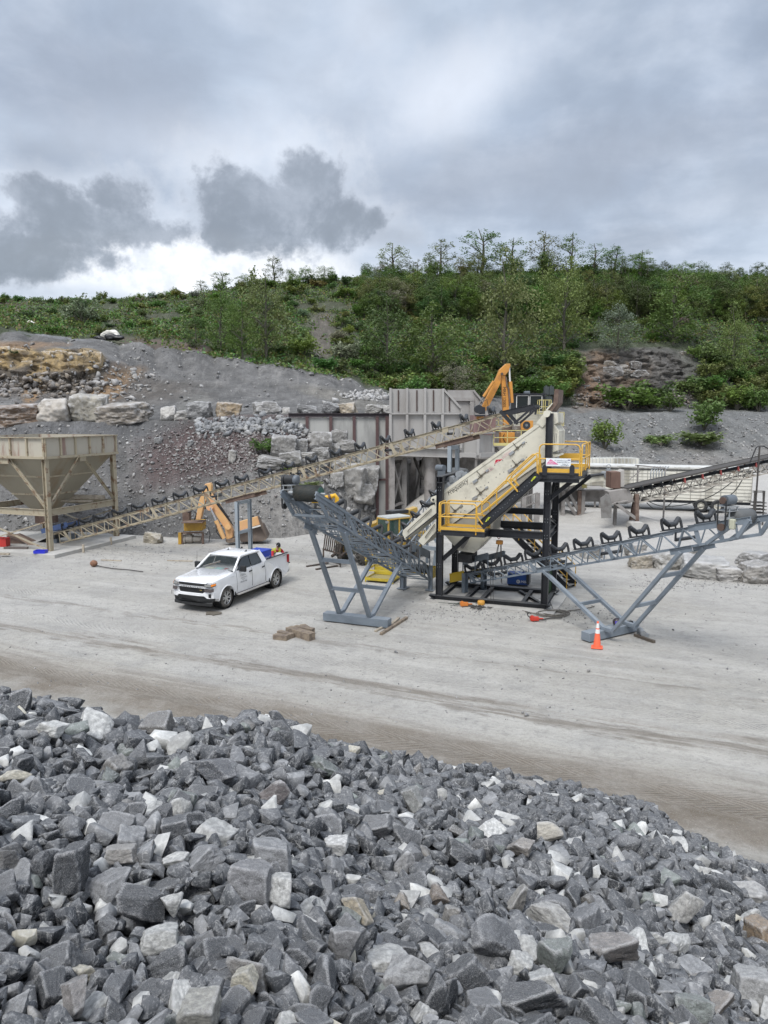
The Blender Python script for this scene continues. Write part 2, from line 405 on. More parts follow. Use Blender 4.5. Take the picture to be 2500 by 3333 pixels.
c1 = curve([1376, 1376, 1374, 1374, 1377, 1370, 1352, 1356, 1408, 1448, 1500, 1640] + at_z(-.1, Y1)[12:15] + [1440, 1445, 1450, 1462, 1462], Y1)
c2 = curve([1368, 1368, 1366, 1366, 1368, 1364, 1350, 1347, 1347, 1347, 1347, 1347, 1347, 1347, 1352, 1352, 1348, 1352, 1368, 1368], Y2)
c3 = curve([1345, 1345, 1340, 1342, 1350, 1345, 1338, 1336, 1334, 1332, 1330, 1330, 1335, 1335, 1345, 1350, 1352, 1354, 1362, 1362], Y3)
c4 = curve([1262, 1262, 1275, 1280, 1282, 1280, 1290, 1300, 1300, 1298, 1296, 1300, 1315, 1315, 1325, 1318, 1322, 1325, 1335, 1335], Y4)
c5 = curve([1138, 1138, 1150, 1150, 1212, 1228, 1240, 1250, 1252, 1262, 1276, 1288, 1305, 1300, 1300, 1215, 1215, 1225, 1300, 1300], Y5)
c6 = curve([1080, 1088, 1100, 1112, 1126, 1145, 1184, 1199, 1222, 1236, 1266, 1282, 1292, 1290, 1285, 1150, 1140, 1142, 1270, 1270], Y6)
c7 = curve([1060, 1070, 1090, 1108, 1118, 1132, 1165, 1180, 1200, 1215, 1235, 1250, 1255, 1250, 1235, 1125, 1120, 1120, 1225, 1225], Y7)
c8 = curve([1000, 1005, 1015, 1020, 1020, 1020, 1030, 1040, 1050, 1055, 1060, 1060, 1060, 1050, 1040, 1020, 1015, 1015, 1040, 1050], Y8)
c9 = curve([985, 972, 978, 977, 970, 958, 930, 920, 914, 908, 902, 900, 897, 890, 885, 880, 878, 885, 912, 960], Y9)
c10 = curve(at_z(18, Y10), Y10)
CUR = [c0, c1, c2, c3, c4, c5, c6, c7, c8, c9, c10]
ROWS = [30, 5, 14, 22, 34, 26, 10, 26, 26, 8]
cols = np.concatenate([np.arange(-900, 0, 30), np.arange(0, 2500, 6.0), np.arange(2500, 3401, 30)])
def smooth_interp(x, ys):
 a = np.interp(x, xk, ys); k = np.interp(x - 25, xk, ys); l = np.interp(x + 25, xk, ys); return (a * 2 + k + l) / 4
def raynp(x, y):
 a = (x - 1250) / FPX; b = (1666.5 - y) / FPX
 dy = math.cos(PITCH) + b * math.sin(PITCH); dz = -math.sin(PITCH) + b * math.cos(PITCH)
 return np.stack([a / dy, np.ones_like(a), dz / dy], -1)
lines = []
for k, (ys, Ys) in enumerate(CUR):
 yy = smooth_interp(cols, ys); YY = smooth_interp(cols, Ys)
 if k == 6:      # tipped heaps along the crest
  b = np.abs(np.sin(cols * .026 + .8 * np.sin(cols * .011))) ** .7
  yy = yy - np.where(cols < 1280, 24 * (b - .6), 8 * (b - .6))
 if k == 2: yy = yy - np.where(cols > 1800, 14 * np.abs(np.sin(cols * .017)) ** .6 - 6, 0)
 pts = raynp(cols, yy) * YY[:, None] + np.array([0, 0, CAMH]); lines.append(pts)
rows = []; rowk = []
for k in range(len(lines) - 1):
 n = ROWS[k]
 for i in range(n):
  t = i / n; rows.append(lines[k] * (1 - t) + lines[k + 1] * t); rowk.append(k + t)
rows.append(lines[-1]); rowk.append(10.0)
TG = np.array(rows); rowk = np.array(rowk)                 # rows x cols x 3
def project(p):
 p = np.asarray(p, float); x = p[..., 0]; y = p[..., 1]; z = p[..., 2] - CAMH
 f = y * math.cos(PITCH) - z * math.sin(PITCH); u = y * math.sin(PITCH) + z * math.cos(PITCH)
 return 1250 + FPX * x / f, 1666.5 - FPX * u / f
PX, PY = project(TG)
RK = np.repeat(rowk[:, None], TG.shape[1], 1)
def blobm(cx, cy, rx, ry, tilt=0, soft=.5, nz=.35):
 u = PX - cx; v = PY - cy; c, s = math.cos(tilt), math.sin(tilt)
 d = np.hypot((u * c + v * s) / rx, (v * c - u * s) / ry) + nz * NZ2
 return np.clip((1 + soft / 2 - d) / soft, 0, 1)
NZ1 = fbm(TG * .35, 5, .6); NZ2 = fbm(TG * .11 + 5, 4, .6); NZ3 = fbm(TG * 1.1 + 9, 4, .65)
sel = lambda a, b: np.clip(np.minimum((RK - a) * 4, (b - RK) * 4), 0, 1)
# relief: rubble, gullies, blocky rock faces
def cells(p, s):
 q = p / s; i = np.floor(q).astype(int); best = np.full(q.shape[:-1], 9.); val = np.zeros(q.shape[:-1])
 for a in (-1, 0, 1):
  for b in (-1, 0, 1):
   for c in (-1, 0, 1):
    j = i + np.array([a, b, c]); r = _perm[j[..., 0] % 64, j[..., 1] % 64, j[..., 2] % 64]
    r2 = _perm[(j[..., 0] + 7) % 64, (j[..., 1] + 3) % 64, (j[..., 2] + 11) % 64]; r3 = _perm[(j[..., 0] + 17) % 64, (j[..., 1] + 31) % 64, (j[..., 2] + 5) % 64]
    d = np.linalg.norm(j + np.stack([r, r2, r3], -1) - q, axis=-1); mk = d < best
    best = np.where(mk, d, best); val = np.where(mk, r2, val)
 return val
cliffL = np.clip(blobm(60, 1190, 150, 75, 0, .3, .15) + blobm(245, 1190, 110, 70, 0, .3, .15), 0, 1) * (RK > 3.2) * (RK < 5.3)
cliffR = blobm(2080, 1230, 215, 120, 0, .4, .2) * (RK > 3.8) * (RK < 6.6)
blk = cells(TG * np.array([.7, .8, 2.2]), 2.0) + .6 * cells(TG * np.array([.8, 1, 1.8]) + 3, .9)
amp = .22 + .3 * np.clip(RK / 6, 0, 1) + .5 * (RK > 6.5)
front = np.array([0, -1.0, .35])
disp = NZ1 * amp * .5 + NZ3 * .10
edge0 = np.clip(RK * 6, 0, 1)
TG = TG + (disp * edge0)[..., None] * front + ((cliffL * 1.3 + cliffR * 1.5) * (blk - .75))[..., None] * np.array([0, -1, .1])
# terraces in the rock faces
# colours of the rock and soil itself
def mixc(c, m, col): return c * (1 - m[..., None]) + np.array(col) * m[..., None]
col = np.tile(np.array([.205, .202, .196]), TG.shape[:2] + (1,)) * (1 + .22 * NZ1[..., None] + .12 * NZ2[..., None])
bank = (RK < 2)
col = mixc(col, bank * np.clip(.5 + NZ2, 0, 1) * .5, (.235, .23, .22))
col = mixc(col, blobm(740, 1460, 260, 90, -.25, .6, .5) * bank, (.135, .098, .095))
col = mixc(col, blobm(560, 1500, 150, 60, -.5, .7, .5) * bank * .7, (.14, .10, .095))
col = mixc(col, blobm(1130, 1410, 120, 25, .3, .7, .4) * bank * .7, (.15, .10, .095))
col = mixc(col, blobm(1050, 1720, 330, 120, .3, .5, .3) * bank * .9, (.38, .365, .34))
col = mixc(col, blobm(150, 1400, 300, 30, 0, .8, .3) * bank * .6, (.17, .175, .185))
up1 = (RK >= 2) & (RK < 7)
left = np.clip((1270 - PX) / 60, 0, 1)
col = mixc(col, blobm(230, 1270, 330, 45, 0, .9, .5) * up1 * .75, (.155, .135, .115))
col = mixc(col, blobm(355, 1250, 45, 75, .75, .6, .3) * up1 * .85, (.36, .235, .13))
col = mixc(col, blobm(110, 1270, 25, 60, .5, .6, .3) * up1 * .9, (.38, .24, .12))
col = mixc(col, blobm(430, 1215, 50, 22, -.3, .7, .4) * up1 * .7, (.30, .21, .13))
col = mixc(col, cliffL, (.17, .145, .115))
tan = (blobm(50, 1160, 80, 42, 0, .25, .12) + blobm(190, 1170, 70, 40, 0, .25, .12) + blobm(285, 1172, 55, 38, 0, .25, .1) + blobm(130, 1215, 25, 40, 0, .4, .2)) * (RK > 3.2) * (RK < 5.3)
col = mixc(col, np.clip(tan, 0, 1) * np.clip(.75 + .5 * NZ3, .3, 1), (.46, .335, .165))
col = mixc(col, blobm(80, 1125, 130, 12, 0, .6, .3) * up1 * .8, (.33, .22, .13))
col = mixc(col, blobm(620, 1330, 60, 40, -.5, .5, .3) * up1 * .6, (.30, .295, .27))
col = mixc(col, blobm(1130, 1300, 160, 22, .25, .6, .3) * up1 * .7, (.27, .255, .22))
rt = np.clip((PX - 1800) / 60, 0, 1) * (RK < 4.6)
col = mixc(col, rt * .9, (.225, .23, .225))
col = mixc(col, rt * (RK < 1.2) * np.clip(.7 + NZ2, 0, 1), (.30, .285, .265))
col = mixc(col, cliffR, (.125, .118, .108))
col = mixc(col, cliffR * blobm(1960, 1200, 120, 120, .3, .6, .4) * .6 * np.clip(.5 + NZ1, 0, 1), (.26, .17, .10))
col = mixc(col, blobm(1900, 1270, 70, 60, 0, .6, .3) * (RK > 3) * (RK < 6) * .8, (.30, .20, .13))
hill = np.clip((RK - 6.2) * 3, 0, 1) * (1 - cliffR)
soil = np.clip(.45 + NZ2 * .9, 0, 1)
col = mixc(col, hill, (.066, .088, .038)); col = mixc(col, hill * soil * .5, (.10, .098, .062))
col = mixc(col, hill * blobm(1040, 1100, 45, 90, .35, .6, .3) * .9, (.17, .15, .125))
col = mixc(col, hill * blobm(560, 1125, 150, 22, .1, .6, .4) * .9, (.18, .135, .11))
col = mixc(col, hill * blobm(30, 990, 70, 35, 0, .6, .4) * .8, (.15, .12, .10))
wood = np.clip(np.clip((PX - 1150) / 150, 0, 1) * (RK > 5.6) + np.clip((PX - 1780) / 40, 0, 1) * np.clip((RK - 3.7) * 3, 0, 1) * np.clip(.8 + NZ2, 0, 1), 0, 1) * (1 - cliffR)
col = mixc(col, wood * .85, (.06, .078, .036))
col = np.clip(col * (1 + .16 * NZ3[..., None]), .02, .8)
# a pale haul road crossing the upper left
col = mixc(col, blobm(150, 1088, 140, 7, .16, .5, .15) * (RK > 4.5) * (RK < 7), (.27, .275, .28))
def terrain_material():
 m = bpy.data.materials.new('quarry_rock_and_soil'); m.use_nodes = True; t = m.node_tree; b = t.nodes['Principled BSDF']
 tc = t.nodes.new('ShaderNodeTexCoord'); v = tc.outputs['Object']
 at = t.nodes.new('ShaderNodeAttribute'); at.attribute_name = 'tint'
 f = noise(t, v, 2.6, 7, .72); g = noise(t, v, 9, 5, .7); e = noise(t, v, .5, 5, .6)
 c = cmix(t, f.sm(.3, .7) * .55, at.outputs[0], (.09, .09, .09))
 c = cmix(t, g.sm(.56, .72) * .5, c, (.42, .41, .39))
 c = cmix(t, e.sm(.35, .7) * .3, c, at.outputs[0])
 vo = t.nodes.new('ShaderNodeTexVoronoi'); vo.inputs['Scale'].default_value = 3.2; t.links.new(v, vo.inputs['Vector'])
 sx, sy, sz = xyz(t, v); gul = noise(t, comb(t, sx * .9 + sz * .25, sy * .12, sz * .10), 1.0, 5, .65, .4)
 c = cmix(t, gul.sm(.40, .56, 1.0, 0.0) * .38, c, cmix(t, .6, c, (.05, .05, .05))); c = cmix(t, gul.sm(.56, .70) * .3, c, (.36, .35, .33))
 t.links.new(c, b.inputs['Base Color']); b.inputs['Roughness'].default_value = .95; b.inputs['Specular IOR Level'].default_value = .15
 bn = t.nodes.new('ShaderNodeBump'); bn.inputs['Strength'].default_value = .9; bn.inputs['Distance'].default_value = .35
 t.links.new((f + NX(t, vo.outputs[0]) * .35 + g * .3 + gul * 1.3).s, bn.inputs['Height']); t.links.new(bn.outputs[0], b.inputs['Normal'])
 return m
tm = terrain_material()
def span(name, a, b):
 r = np.where((rowk >= a) & (rowk <= b))[0]; s = TG[r[0]:r[-1] + 1]; c = np.clip(col[r[0]:r[-1] + 1], 0, 1)
 n, k = s.shape[:2]; ii = (np.arange(n - 1)[:, None] * k + np.arange(k - 1)[None, :]).ravel()
 return nmesh(name, s.reshape(-1, 3), np.stack([ii, ii + 1, ii + k + 1, ii + k], 1), tm, c.reshape(-1, 3), True, 'structure')
span('embankment', 0, 2); span('quarry_terrace', 2, 3); span('quarry_face', 3, 6); span('hillside', 6, 10)
PXd, PYd = project(TG)
def T(x, y, kmin=0, kmax=9.2):
 """the terrain point seen in direction (x, y)"""
 c = int(np.clip(np.searchsorted(cols, x) - 1, 0, len(cols) - 2)); f = min(max((x - cols[c]) / (cols[c + 1] - cols[c]), 0), 1)
 yy = PYd[:, c] * (1 - f) + PYd[:, c + 1] * f; pt = lambda i: TG[i, c] * (1 - f) + TG[i, c + 1] * f
 r = np.where((rowk >= kmin) & (rowk <= kmax))[0]
 for i in r[:-1]:
  if yy[i + 1] <= y <= yy[i]: t = (yy[i] - y) / max(yy[i] - yy[i + 1], 1e-6); return V(pt(i) * (1 - t) + pt(i + 1) * t), i, c
 i = int(r[np.argmin(np.abs(yy[r] - y))]); return V(pt(i)), i, c
# ------------------------------------------------------------------ rocks
def poly_rock(seed, cuts=13, bev=0.0):
 r = random.Random(seed); bm = bmesh.new(); bmesh.ops.create_cube(bm, size=1.5)
 for i in range(cuts):
  n = V((r.gauss(0, 1), r.gauss(0, 1), r.gauss(0, 1))).normalized(); d = r.uniform(.26, .50)
  g = bmesh.ops.bisect_plane(bm, geom=bm.verts[:] + bm.edges[:] + bm.faces[:], plane_co=n * d, plane_no=n, clear_outer=True)
  ed = [e for e in g['geom_cut'] if isinstance(e, bmesh.types.BMEdge)]
  if len(ed) > 2: bmesh.ops.contextual_create(bm, geom=ed)
 if bev: bmesh.ops.bevel(bm, geom=bm.edges[:], offset=bev, segments=1, affect='EDGES', profile=.5)
 bmesh.ops.triangulate(bm, faces=bm.faces[:]); bm.normal_update()
 bm.verts.ensure_lookup_table()
 v = np.array([p.co[:] for p in bm.verts]); f = np.array([[q.index for q in fc.verts] for fc in bm.faces]); bm.free()
 v = v + .025 * fbm(v * 4 + seed, 2)[:, None]
 return v, f
_ico = {}
def ico(n):
 if n not in _ico:
  bm = bmesh.new(); bmesh.ops.create_icosphere(bm, subdivisions=n, radius=1); bm.verts.ensure_lookup_table()
  _ico[n] = (np.array([p.co[:] for p in bm.verts]), np.array([[q.index for q in f.verts] for f in bm.faces])); bm.free()
 return _ico[n]
def fine_rock(seed, n=5, planes=13, rough=.02, lo=.34, hi=.52, blocky=0.0, strat=0.0):
 """a broken stone: flat fracture faces meeting in worn arrises, with fine relief"""
 u, f = ico(n); g = np.random.default_rng(seed)
 nn = g.normal(size=(planes, 3)); nn /= np.linalg.norm(nn, axis=1)[:, None]
 if blocky:
  a = np.array([[1, 0, 0], [-1, 0, 0], [0, 1, 0], [0, -1, 0], [0, 0, 1], [0, 0, -1]]) + g.normal(size=(6, 3)) * (.25 * (1.2 - blocky))
  a /= np.linalg.norm(a, axis=1)[:, None]; nn = np.concatenate([a, nn]); d = np.concatenate([g.uniform(.38, .46, 6), g.uniform(.44, .6, planes)])
 else: d = g.uniform(lo, hi, planes)
 dt = u @ nn.T; r = np.where(dt > .05, d / np.maximum(dt, .05), 9.); k = 55
 m = r.min(1); r = -np.log(np.exp(-k * (r - m[:, None])).sum(1)) / k + m
 r = np.clip(r, .05, .85); v = u * r[:, None]
 w = v * 3.2 + seed; v = v + u * (rough * 1.6 * fbm(w, 5, .62) - rough * 1.5 * np.abs(fbm(w * 1.7 + 40, 4, .6)))[:, None]
 if strat: v = v + u * (strat * (np.abs(np.sin(v[:, 2] * 26 + 2 * fbm(v * 2 + seed, 2))) ** .4 - .7))[:, None]
 return v, f
def rock_material(name, attr=False, scale=1.0, dust=.22, vein=.6, bd=.006):
 m = bpy.data.materials.new(name); m.use_nodes = True; t = m.node_tree; b = t.nodes['Principled BSDF']
 tc = t.nodes.new('ShaderNodeTexCoord')
 if attr:
  v = tc.outputs['Object']; at = t.nodes.new('ShaderNodeAttribute'); at.attribute_name = 'tint'; base = at.outputs[0]
 else:
  oi = t.nodes.new('ShaderNodeObjectInfo'); base = oi.outputs['Color']
  va = t.nodes.new('ShaderNodeVectorMath'); va.operation = 'ADD'; t.links.new(tc.outputs['Object'], va.inputs[0])
  r = NX(t, oi.outputs['Random']) * 40; t.links.new(comb(t, r, r, r), va.inputs[1]); v = va.outputs[0]
 A = noise(t, v, 7 * scale, 7, .68); B = noise(t, v, 34 * scale, 5, .72); D = noise(t, v, 120 * scale, 3, .7)
 c = cmix(t, A.sm(.32, .62) * .75, base, cmix(t, .65, base, (.016, .017, .02)))
 c = cmix(t, B.sm(.50, .68) * .62, c, cmix(t, .55, base, (.56, .56, .55)))
 c = cmix(t, D.sm(.52, .70) * .4, c, (.42, .42, .42))
 vo = t.nodes.new('ShaderNodeTexVoronoi'); vo.feature = 'DISTANCE_TO_EDGE'; vo.inputs['Scale'].default_value = 9 * scale
 wv = t.nodes.new('ShaderNodeVectorMath'); wv.operation = 'MULTIPLY_ADD'; t.links.new(noise(t, v, 9 * scale, 4, .6, col=True), wv.inputs[0]); wv.inputs[1].default_value = (.22 / scale,) * 3; t.links.new(v, wv.inputs[2])
 t.links.new(wv.outputs[0], vo.inputs['Vector'])
 vein_ = NX(t, vo.outputs[0]).sm(.0, .045, 1.0, 0.0) * A.sm(.45, .62) * vein
 c = cmix(t, vein_, c, (.52, .52, .51))
 gm = t.nodes.new('ShaderNodeNewGeometry'); gx, gy, gz_ = xyz(t, gm.outputs['Normal'])
 c = cmix(t, gz_.sm(.25, 1.0) * B.sm(.25, .6, .5, 1.0) * dust, c, (.40, .405, .41))
 if not attr:
  po = NX(t, gm.outputs['Pointiness']).sm(.515, .57); c = cmix(t, po * B.sm(.3, .6) * .5, c, (.55, .55, .55))
 t.links.new(c, b.inputs['Base Color']); b.inputs['Roughness'].default_value = .82; b.inputs['Specular IOR Level'].default_value = .3
 bn = t.nodes.new('ShaderNodeBump'); bn.inputs['Strength'].default_value = .8; bn.inputs['Distance'].default_value = bd
 t.links.new((A * 2.2 + B + D * .35 + vein_ * .5).s, bn.inputs['Height']); t.links.new(bn.outputs[0], b.inputs['Normal'])
 return m
RK_OBJ = rock_material('broken_limestone'); RK_ATT = rock_material('broken_limestone_mass', True)
BOULDER = rock_material('quarry_boulder', False, .22, .3, .35, .03); RUB = rock_material('rubble_stone', True, .35, .3, .3, .02)
# ------------------------------------------------------------------ riprap pile
cr = np.array([[-500, 2240, 5.6], [0, 2300, 6.2], [180, 2318, 6.6], [340, 2358, 6.8], [450, 2380, 6.8], [640, 2372, 7.0], [750, 2372, 7.2], [866, 2376, 7.6], [980, 2404, 8.2], [1130, 2455, 8.8],
               [1250, 2488, 9.6], [1423, 2495, 10.6], [1589, 2518, 11.4], [1928, 2584, 12.2], [2116, 2642, 12.4], [2229, 2716, 12.0], [2500, 2838, 11.4], [3000, 3060, 10.2]])
ca = np.array([ray(a, b).x for a, b, c in cr]); cz = np.array([(CAMH + ray(a, b).z * c) for a, b, c in cr]); cY = cr[:, 2]
def pile_h(X, Y):
 Yc = np.maximum(Y, .9); a = np.clip(X / Yc, ca[0], ca[-1])
 D = np.interp(a, ca, cY); Z = np.interp(a, ca, cz)
 z0 = CAMH - 1.62 - .22 * np.clip(a, -1, 1)
 t = np.clip((Y - .6) / (D - .6), 0, 1)
 z = z0 * (1 - t) + Z * t + .10 * np.sin(t * math.pi)
 z = z - .80 * np.maximum(Y - D, 0)
 p = np.stack([X, Y, X * 0], -1)
 return z + .13 * fbm(p * .9 + 3, 3) * np.clip(t * 3, .3, 1)
def pile_at(x, y):
 d = ray(x, y); Ys = np.arange(1.0, 16, .02); z = CAMH + d.z * Ys; hgt = pile_h(d.x * Ys, Ys); k = np.where(z < hgt)[0]
 Yv = Ys[k[0]] if len(k) else 12.; return V((d.x * Yv, Yv, CAMH + d.z * Yv))
X_, Y_ = np.meshgrid(np.arange(-16, 16.1, .2), np.arange(-7, 20.1, .2)); Zp = pile_h(X_, Y_) - .10
Zp = np.maximum(Zp, -1.0); n_, k_ = X_.shape; ii = (np.arange(n_ - 1)[:, None] * k_ + np.arange(k_ - 1)[None, :]).ravel()
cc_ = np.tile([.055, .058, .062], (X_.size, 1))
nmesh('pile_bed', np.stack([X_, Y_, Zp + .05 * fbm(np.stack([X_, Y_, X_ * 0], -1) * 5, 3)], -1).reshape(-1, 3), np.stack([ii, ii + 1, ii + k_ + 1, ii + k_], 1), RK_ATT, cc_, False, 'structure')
DK, MD, LT, CR_, BR, GN = (.054, .059, .066), (.158, .163, .170), (.66, .66, .63), (.66, .62, .50), (.20, .19, .175), (.20, .225, .205)
HEROES = [  # x, y, width, height in survey px, colour, label, short name for neighbours
 (52, 2531, 110, 62, CR_, 'cream slab lying at the far left of the stone pile', 'far left cream slab'),
 (128, 2565, 68, 48, CR_, 'small cream wedge right beside the cream slab at far left', 'small cream wedge'),
 (584, 2630, 76, 84, LT, 'pale upright triangular stone in the middle of the left half of the pile', 'pale triangular stone'),
 (1093, 2754, 92, 62, (.80, .80, .78), 'whitest flat stone near the middle of the pile', 'whitest flat stone'),
 (799, 3195, 98, 94, CR_, 'cream wedge tilted up near the bottom edge of the pile', 'tilted cream wedge'),
 (919, 2905, 98, 126, LT, 'pale egg shaped stone standing on end in the pile', 'pale egg shaped stone'),
 (1164, 2957, 128, 112, (.55, .48, .36), 'pale stone stained orange along its top right', 'orange stained stone'),
 (821, 2872, 158, 132, (.25, .25, .255), 'broad mid grey block left of the pale egg shaped stone', 'broad mid grey block'),
 (889, 2788, 150, 108, (.32, .325, .33), 'light veined grey block above the broad mid grey block', 'light veined block'),
 (392, 2784, 122, 66, (.42, .40, .37), 'pale oblong stone lying flat in the left of the pile', 'pale oblong stone'),
 (516, 3063, 136, 92, LT, 'large pale rounded stone low in the left half', 'large pale rounded stone'),
 (648, 3290, 165, 140, (.44, .43, .38), 'large pale sandy block cut by the bottom edge', 'large sandy block'),
 (241, 3250, 112, 140, (.30, .28, .265), 'brownish grey cube at the bottom left', 'brownish cube'),
 (1123, 3070, 138, 136, (.26, .26, .262), 'large grey pyramid stone below the orange stained stone', 'grey pyramid stone'),
 (460, 2946, 190, 90, DK, 'long dark slab leaning up to the right', 'long dark slab'),
 (241, 2825, 95, 170, DK, 'tall dark column of stone in the left of the pile', 'tall dark column'),
 (565, 2946, 80, 80, LT, 'small pale stone just right of the long dark slab', 'small pale stone'),
 (693, 2509, 168, 84, (.07, .076, .088), 'very dark broad block near the top of the left half', 'very dark broad block'),
 (882, 2577, 140, 92, (.21, .185, .18), 'reddish brown block near the top middle', 'reddish brown block'),
 (1145, 2452, 62, 56, CR_, 'small cream stone on the crest of the pile', 'small cream crest stone'),
 (1770, 2714, 135, 68, (.56, .52, .44), 'pale stone with a yellow stain, high on the right', 'yellow stained stone'),
 (1698, 2763, 98, 90, (.33, .30, .265), 'tan grey block below the yellow stained stone', 'tan grey block'),
 (1864, 2752, 74, 48, (.60, .60, .58), 'small white stone right of the yellow stained stone', 'small white stone'),
 (1789, 2986, 160, 110, (.50, .49, .46), 'large pale slab leaning down to the right', 'large leaning pale slab'),
 (1683, 2933, 78, 104, (.38, .36, .32), 'upright pale stone left of the large leaning pale slab', 'upright pale stone'),
 (2003, 3091, 200, 130, (.26, .235, .215), 'very large brown grey boulder low on the right', 'large brown grey boulder'),
 (2132, 3053, 105, 60, LT, 'pale flat stone resting on the large brown grey boulder', 'pale resting stone'),
 (1807, 3114, 126, 132, GN, 'greenish grey block with flat faces', 'greenish block'),
 (1691, 3136, 98, 82, LT, 'pale pointed stone left of the greenish grey block', 'pale pointed stone'),
 (1325, 3170, 175, 170, (.40, .40, .395), 'largest pale grey stone near the bottom centre', 'largest pale stone'),
 (1306, 2805, 94, 84, (.40, .40, .40), 'light grey rounded stone at the middle of the pile', 'light grey rounded stone'),
 (2222, 2955, 100, 118, (.46, .45, .42), 'pale elongated stone pointing down on the right', 'pale pointing stone'),
 (2448, 2921, 115, 88, (.46, .455, .44), 'pale block by the right edge with a flat top', 'pale right edge block'),
 (2429, 2985, 102, 66, LT, 'pale slab under the pale block by the right edge', 'pale right edge slab'),
 (2478, 3053, 80, 130, (.33, .24, .15), 'orange brown stone at the right edge', 'orange brown stone'),
 (2343, 3023, 88, 56, LT, 'small light slab left of the orange brown stone', 'small light slab'),
 (2448, 3219, 140, 130, (.42, .42, .41), 'large light block at the bottom right', 'large light block'),
 (2335, 3276, 190, 84, (.25, .215, .18), 'brown pebbly conglomerate stone at the bottom right', 'brown pebbly stone'),
 (2252, 3290, 145, 104, (.235, .26, .24), 'grey green smooth stone at the bottom right', 'grey green smooth stone'),
 (1732, 3252, 240, 112, DK, 'very long dark block near the bottom centre right', 'very long dark block'),
 (1340, 2605, 78, 94, (.26, .265, .25), 'upright grey stone with a rounded top, high in the middle', 'upright rounded stone'),
 (1427, 2838, 62, 32, CR_, 'thin cream chip above the dark blocks in the centre', 'thin cream chip'),
 (1423, 2914, 78, 78, (.26, .215, .175), 'small brown stone near the centre', 'small brown stone'),
 (1468, 2982, 68, 88, (.36, .345, .32), 'light rounded cube below the small brown stone', 'light rounded cube'),
 (1306, 2936, 68, 62, (.38, .335, .28), 'small tan round stone in the centre', 'small tan round stone'),
 (1615, 3060, 180, 185, (.115, .12, .128), 'big dark angular block with a rusty edge', 'big dark angular block'),
]
stones = []      # x, y, z, size(3), tint, hero index
cell = {}
def free(x, y, r, k=.9):
 i, j = int(math.floor(x / .2)), int(math.floor(y / .2))
 for a in range(i - 2, i + 3):
  for b in range(j - 2, j + 3):
   for (px, py, pr) in cell.get((a, b), ()):
    if (px - x) ** 2 + (py - y) ** 2 < (k * (pr + r)) ** 2: return False
 return True
def put(x, y, r): cell.setdefault((int(math.floor(x / .2)), int(math.floor(y / .2))), []).append((x, y, r))
for hi_, (hx, hy, hw, hh, hc, hl, hs) in enumerate(HEROES):
 p = pile_at(hx, hy + hh * .30); D = p.y; p = P(hx, hy, D - .02); wm, hm = hw * D / FPX * 1.0, hh * D / FPX * 1.0
 stones.append((p, (wm, max(hm * .85, wm * .5), hm), hc, hi_)); put(p.x, p.y, wm * .42)
PAL = [(DK, .50), ((.092, .098, .106), .20), (MD, .15), ((.27, .275, .28), .07), (LT, .075), (BR, .012), (GN, .02), (CR_, .006)]
pc = np.array([p for p, q in PAL]); pw = np.array([q for p, q in PAL]); pw /= pw.sum()
tries = [(.18, .23, 300, .78), (.13, .18, 4200, .74), (.095, .13, 9000, .72), (.075, .11, 20000, .74), (.05, .075, 14000, .7)]
for lo, hi, n, kk in tries:
 for q in range(n):
  Yq = 1.0 + 12.6 * math.sqrt(random.random()); a = random.uniform(-.74, .74)
  x = a * Yq; sf = .84 + .5 * min(max((Yq - 2.5) / 5, 0), 1)
  if Yq > np.interp(a, ca, cY) + 1.6: continue
  s = random.uniform(lo, hi) * sf
  if hi < .08 and Yq > 4.5: continue
  if not free(x, Yq, s / 2, kk): continue
  put(x, Yq, s / 2); z = float(pile_h(np.array([x]), np.array([Yq]))[0]) + random.uniform(-.18, .22) * s
  tint = pc[rng.choice(len(pc), p=pw)] * random.uniform(.8, 1.22)
  stones.append((V((x, Yq, z)), (s * random.uniform(1.0, 1.35), s * random.uniform(.85, 1.1), s * random.uniform(.6, .95)), tuple(tint), -1))
for q in range(16000):
 Yq = 1.0 + 4.5 * random.random(); a = random.uniform(-.74, .74); x = a * Yq; s = random.uniform(.07, .13)
 if not free(x, Yq, s / 2, .56): continue
 put(x, Yq, s / 2); z = float(pile_h(np.array([x]), np.array([Yq]))[0]) + random.uniform(-.6, -.1) * s
 stones.append((V((x, Yq, z)), (s * 1.3, s, s * .8), tuple(pc[rng.choice(len(pc), p=pw)] * random.uniform(.8, 1.2)), -1))
# a second layer underneath closes the gaps
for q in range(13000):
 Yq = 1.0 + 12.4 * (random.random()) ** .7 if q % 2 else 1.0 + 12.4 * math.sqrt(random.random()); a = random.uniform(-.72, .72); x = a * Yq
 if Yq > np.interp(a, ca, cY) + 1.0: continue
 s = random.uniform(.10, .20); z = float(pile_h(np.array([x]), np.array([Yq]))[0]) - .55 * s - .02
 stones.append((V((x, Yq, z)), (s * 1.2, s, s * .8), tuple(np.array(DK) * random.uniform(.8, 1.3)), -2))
def rotm(r, flat=.5):
 e = (r.gauss(0, flat), r.gauss(0, flat), r.uniform(0, 6.283))
 from mathutils import Euler
 return Euler(e).to_matrix()
FINE = []
for k in range(22):
 v, f = fine_rock(100 + k, 5, random.choice((7, 8, 10, 12)), .018, .30, .50, blocky=.0 if k % 3 else .8)
 sp = v.max(0) - v.min(0); v = (v - (v.max(0) + v.min(0)) / 2) / sp
 me = bpy.data.meshes.new('broken_stone'); me.from_pydata(v.tolist(), [], f.tolist()); me.materials.append(RK_OBJ)
 me.polygons.foreach_set('use_smooth', np.ones(len(f), bool)); me.update(); FINE.append(me)
top = [s for s in stones if s[3] == -1]
def inview(s):
 x, y = project(np.array(s[0])); return -60 < x < 2560 and 2150 < y < 3400
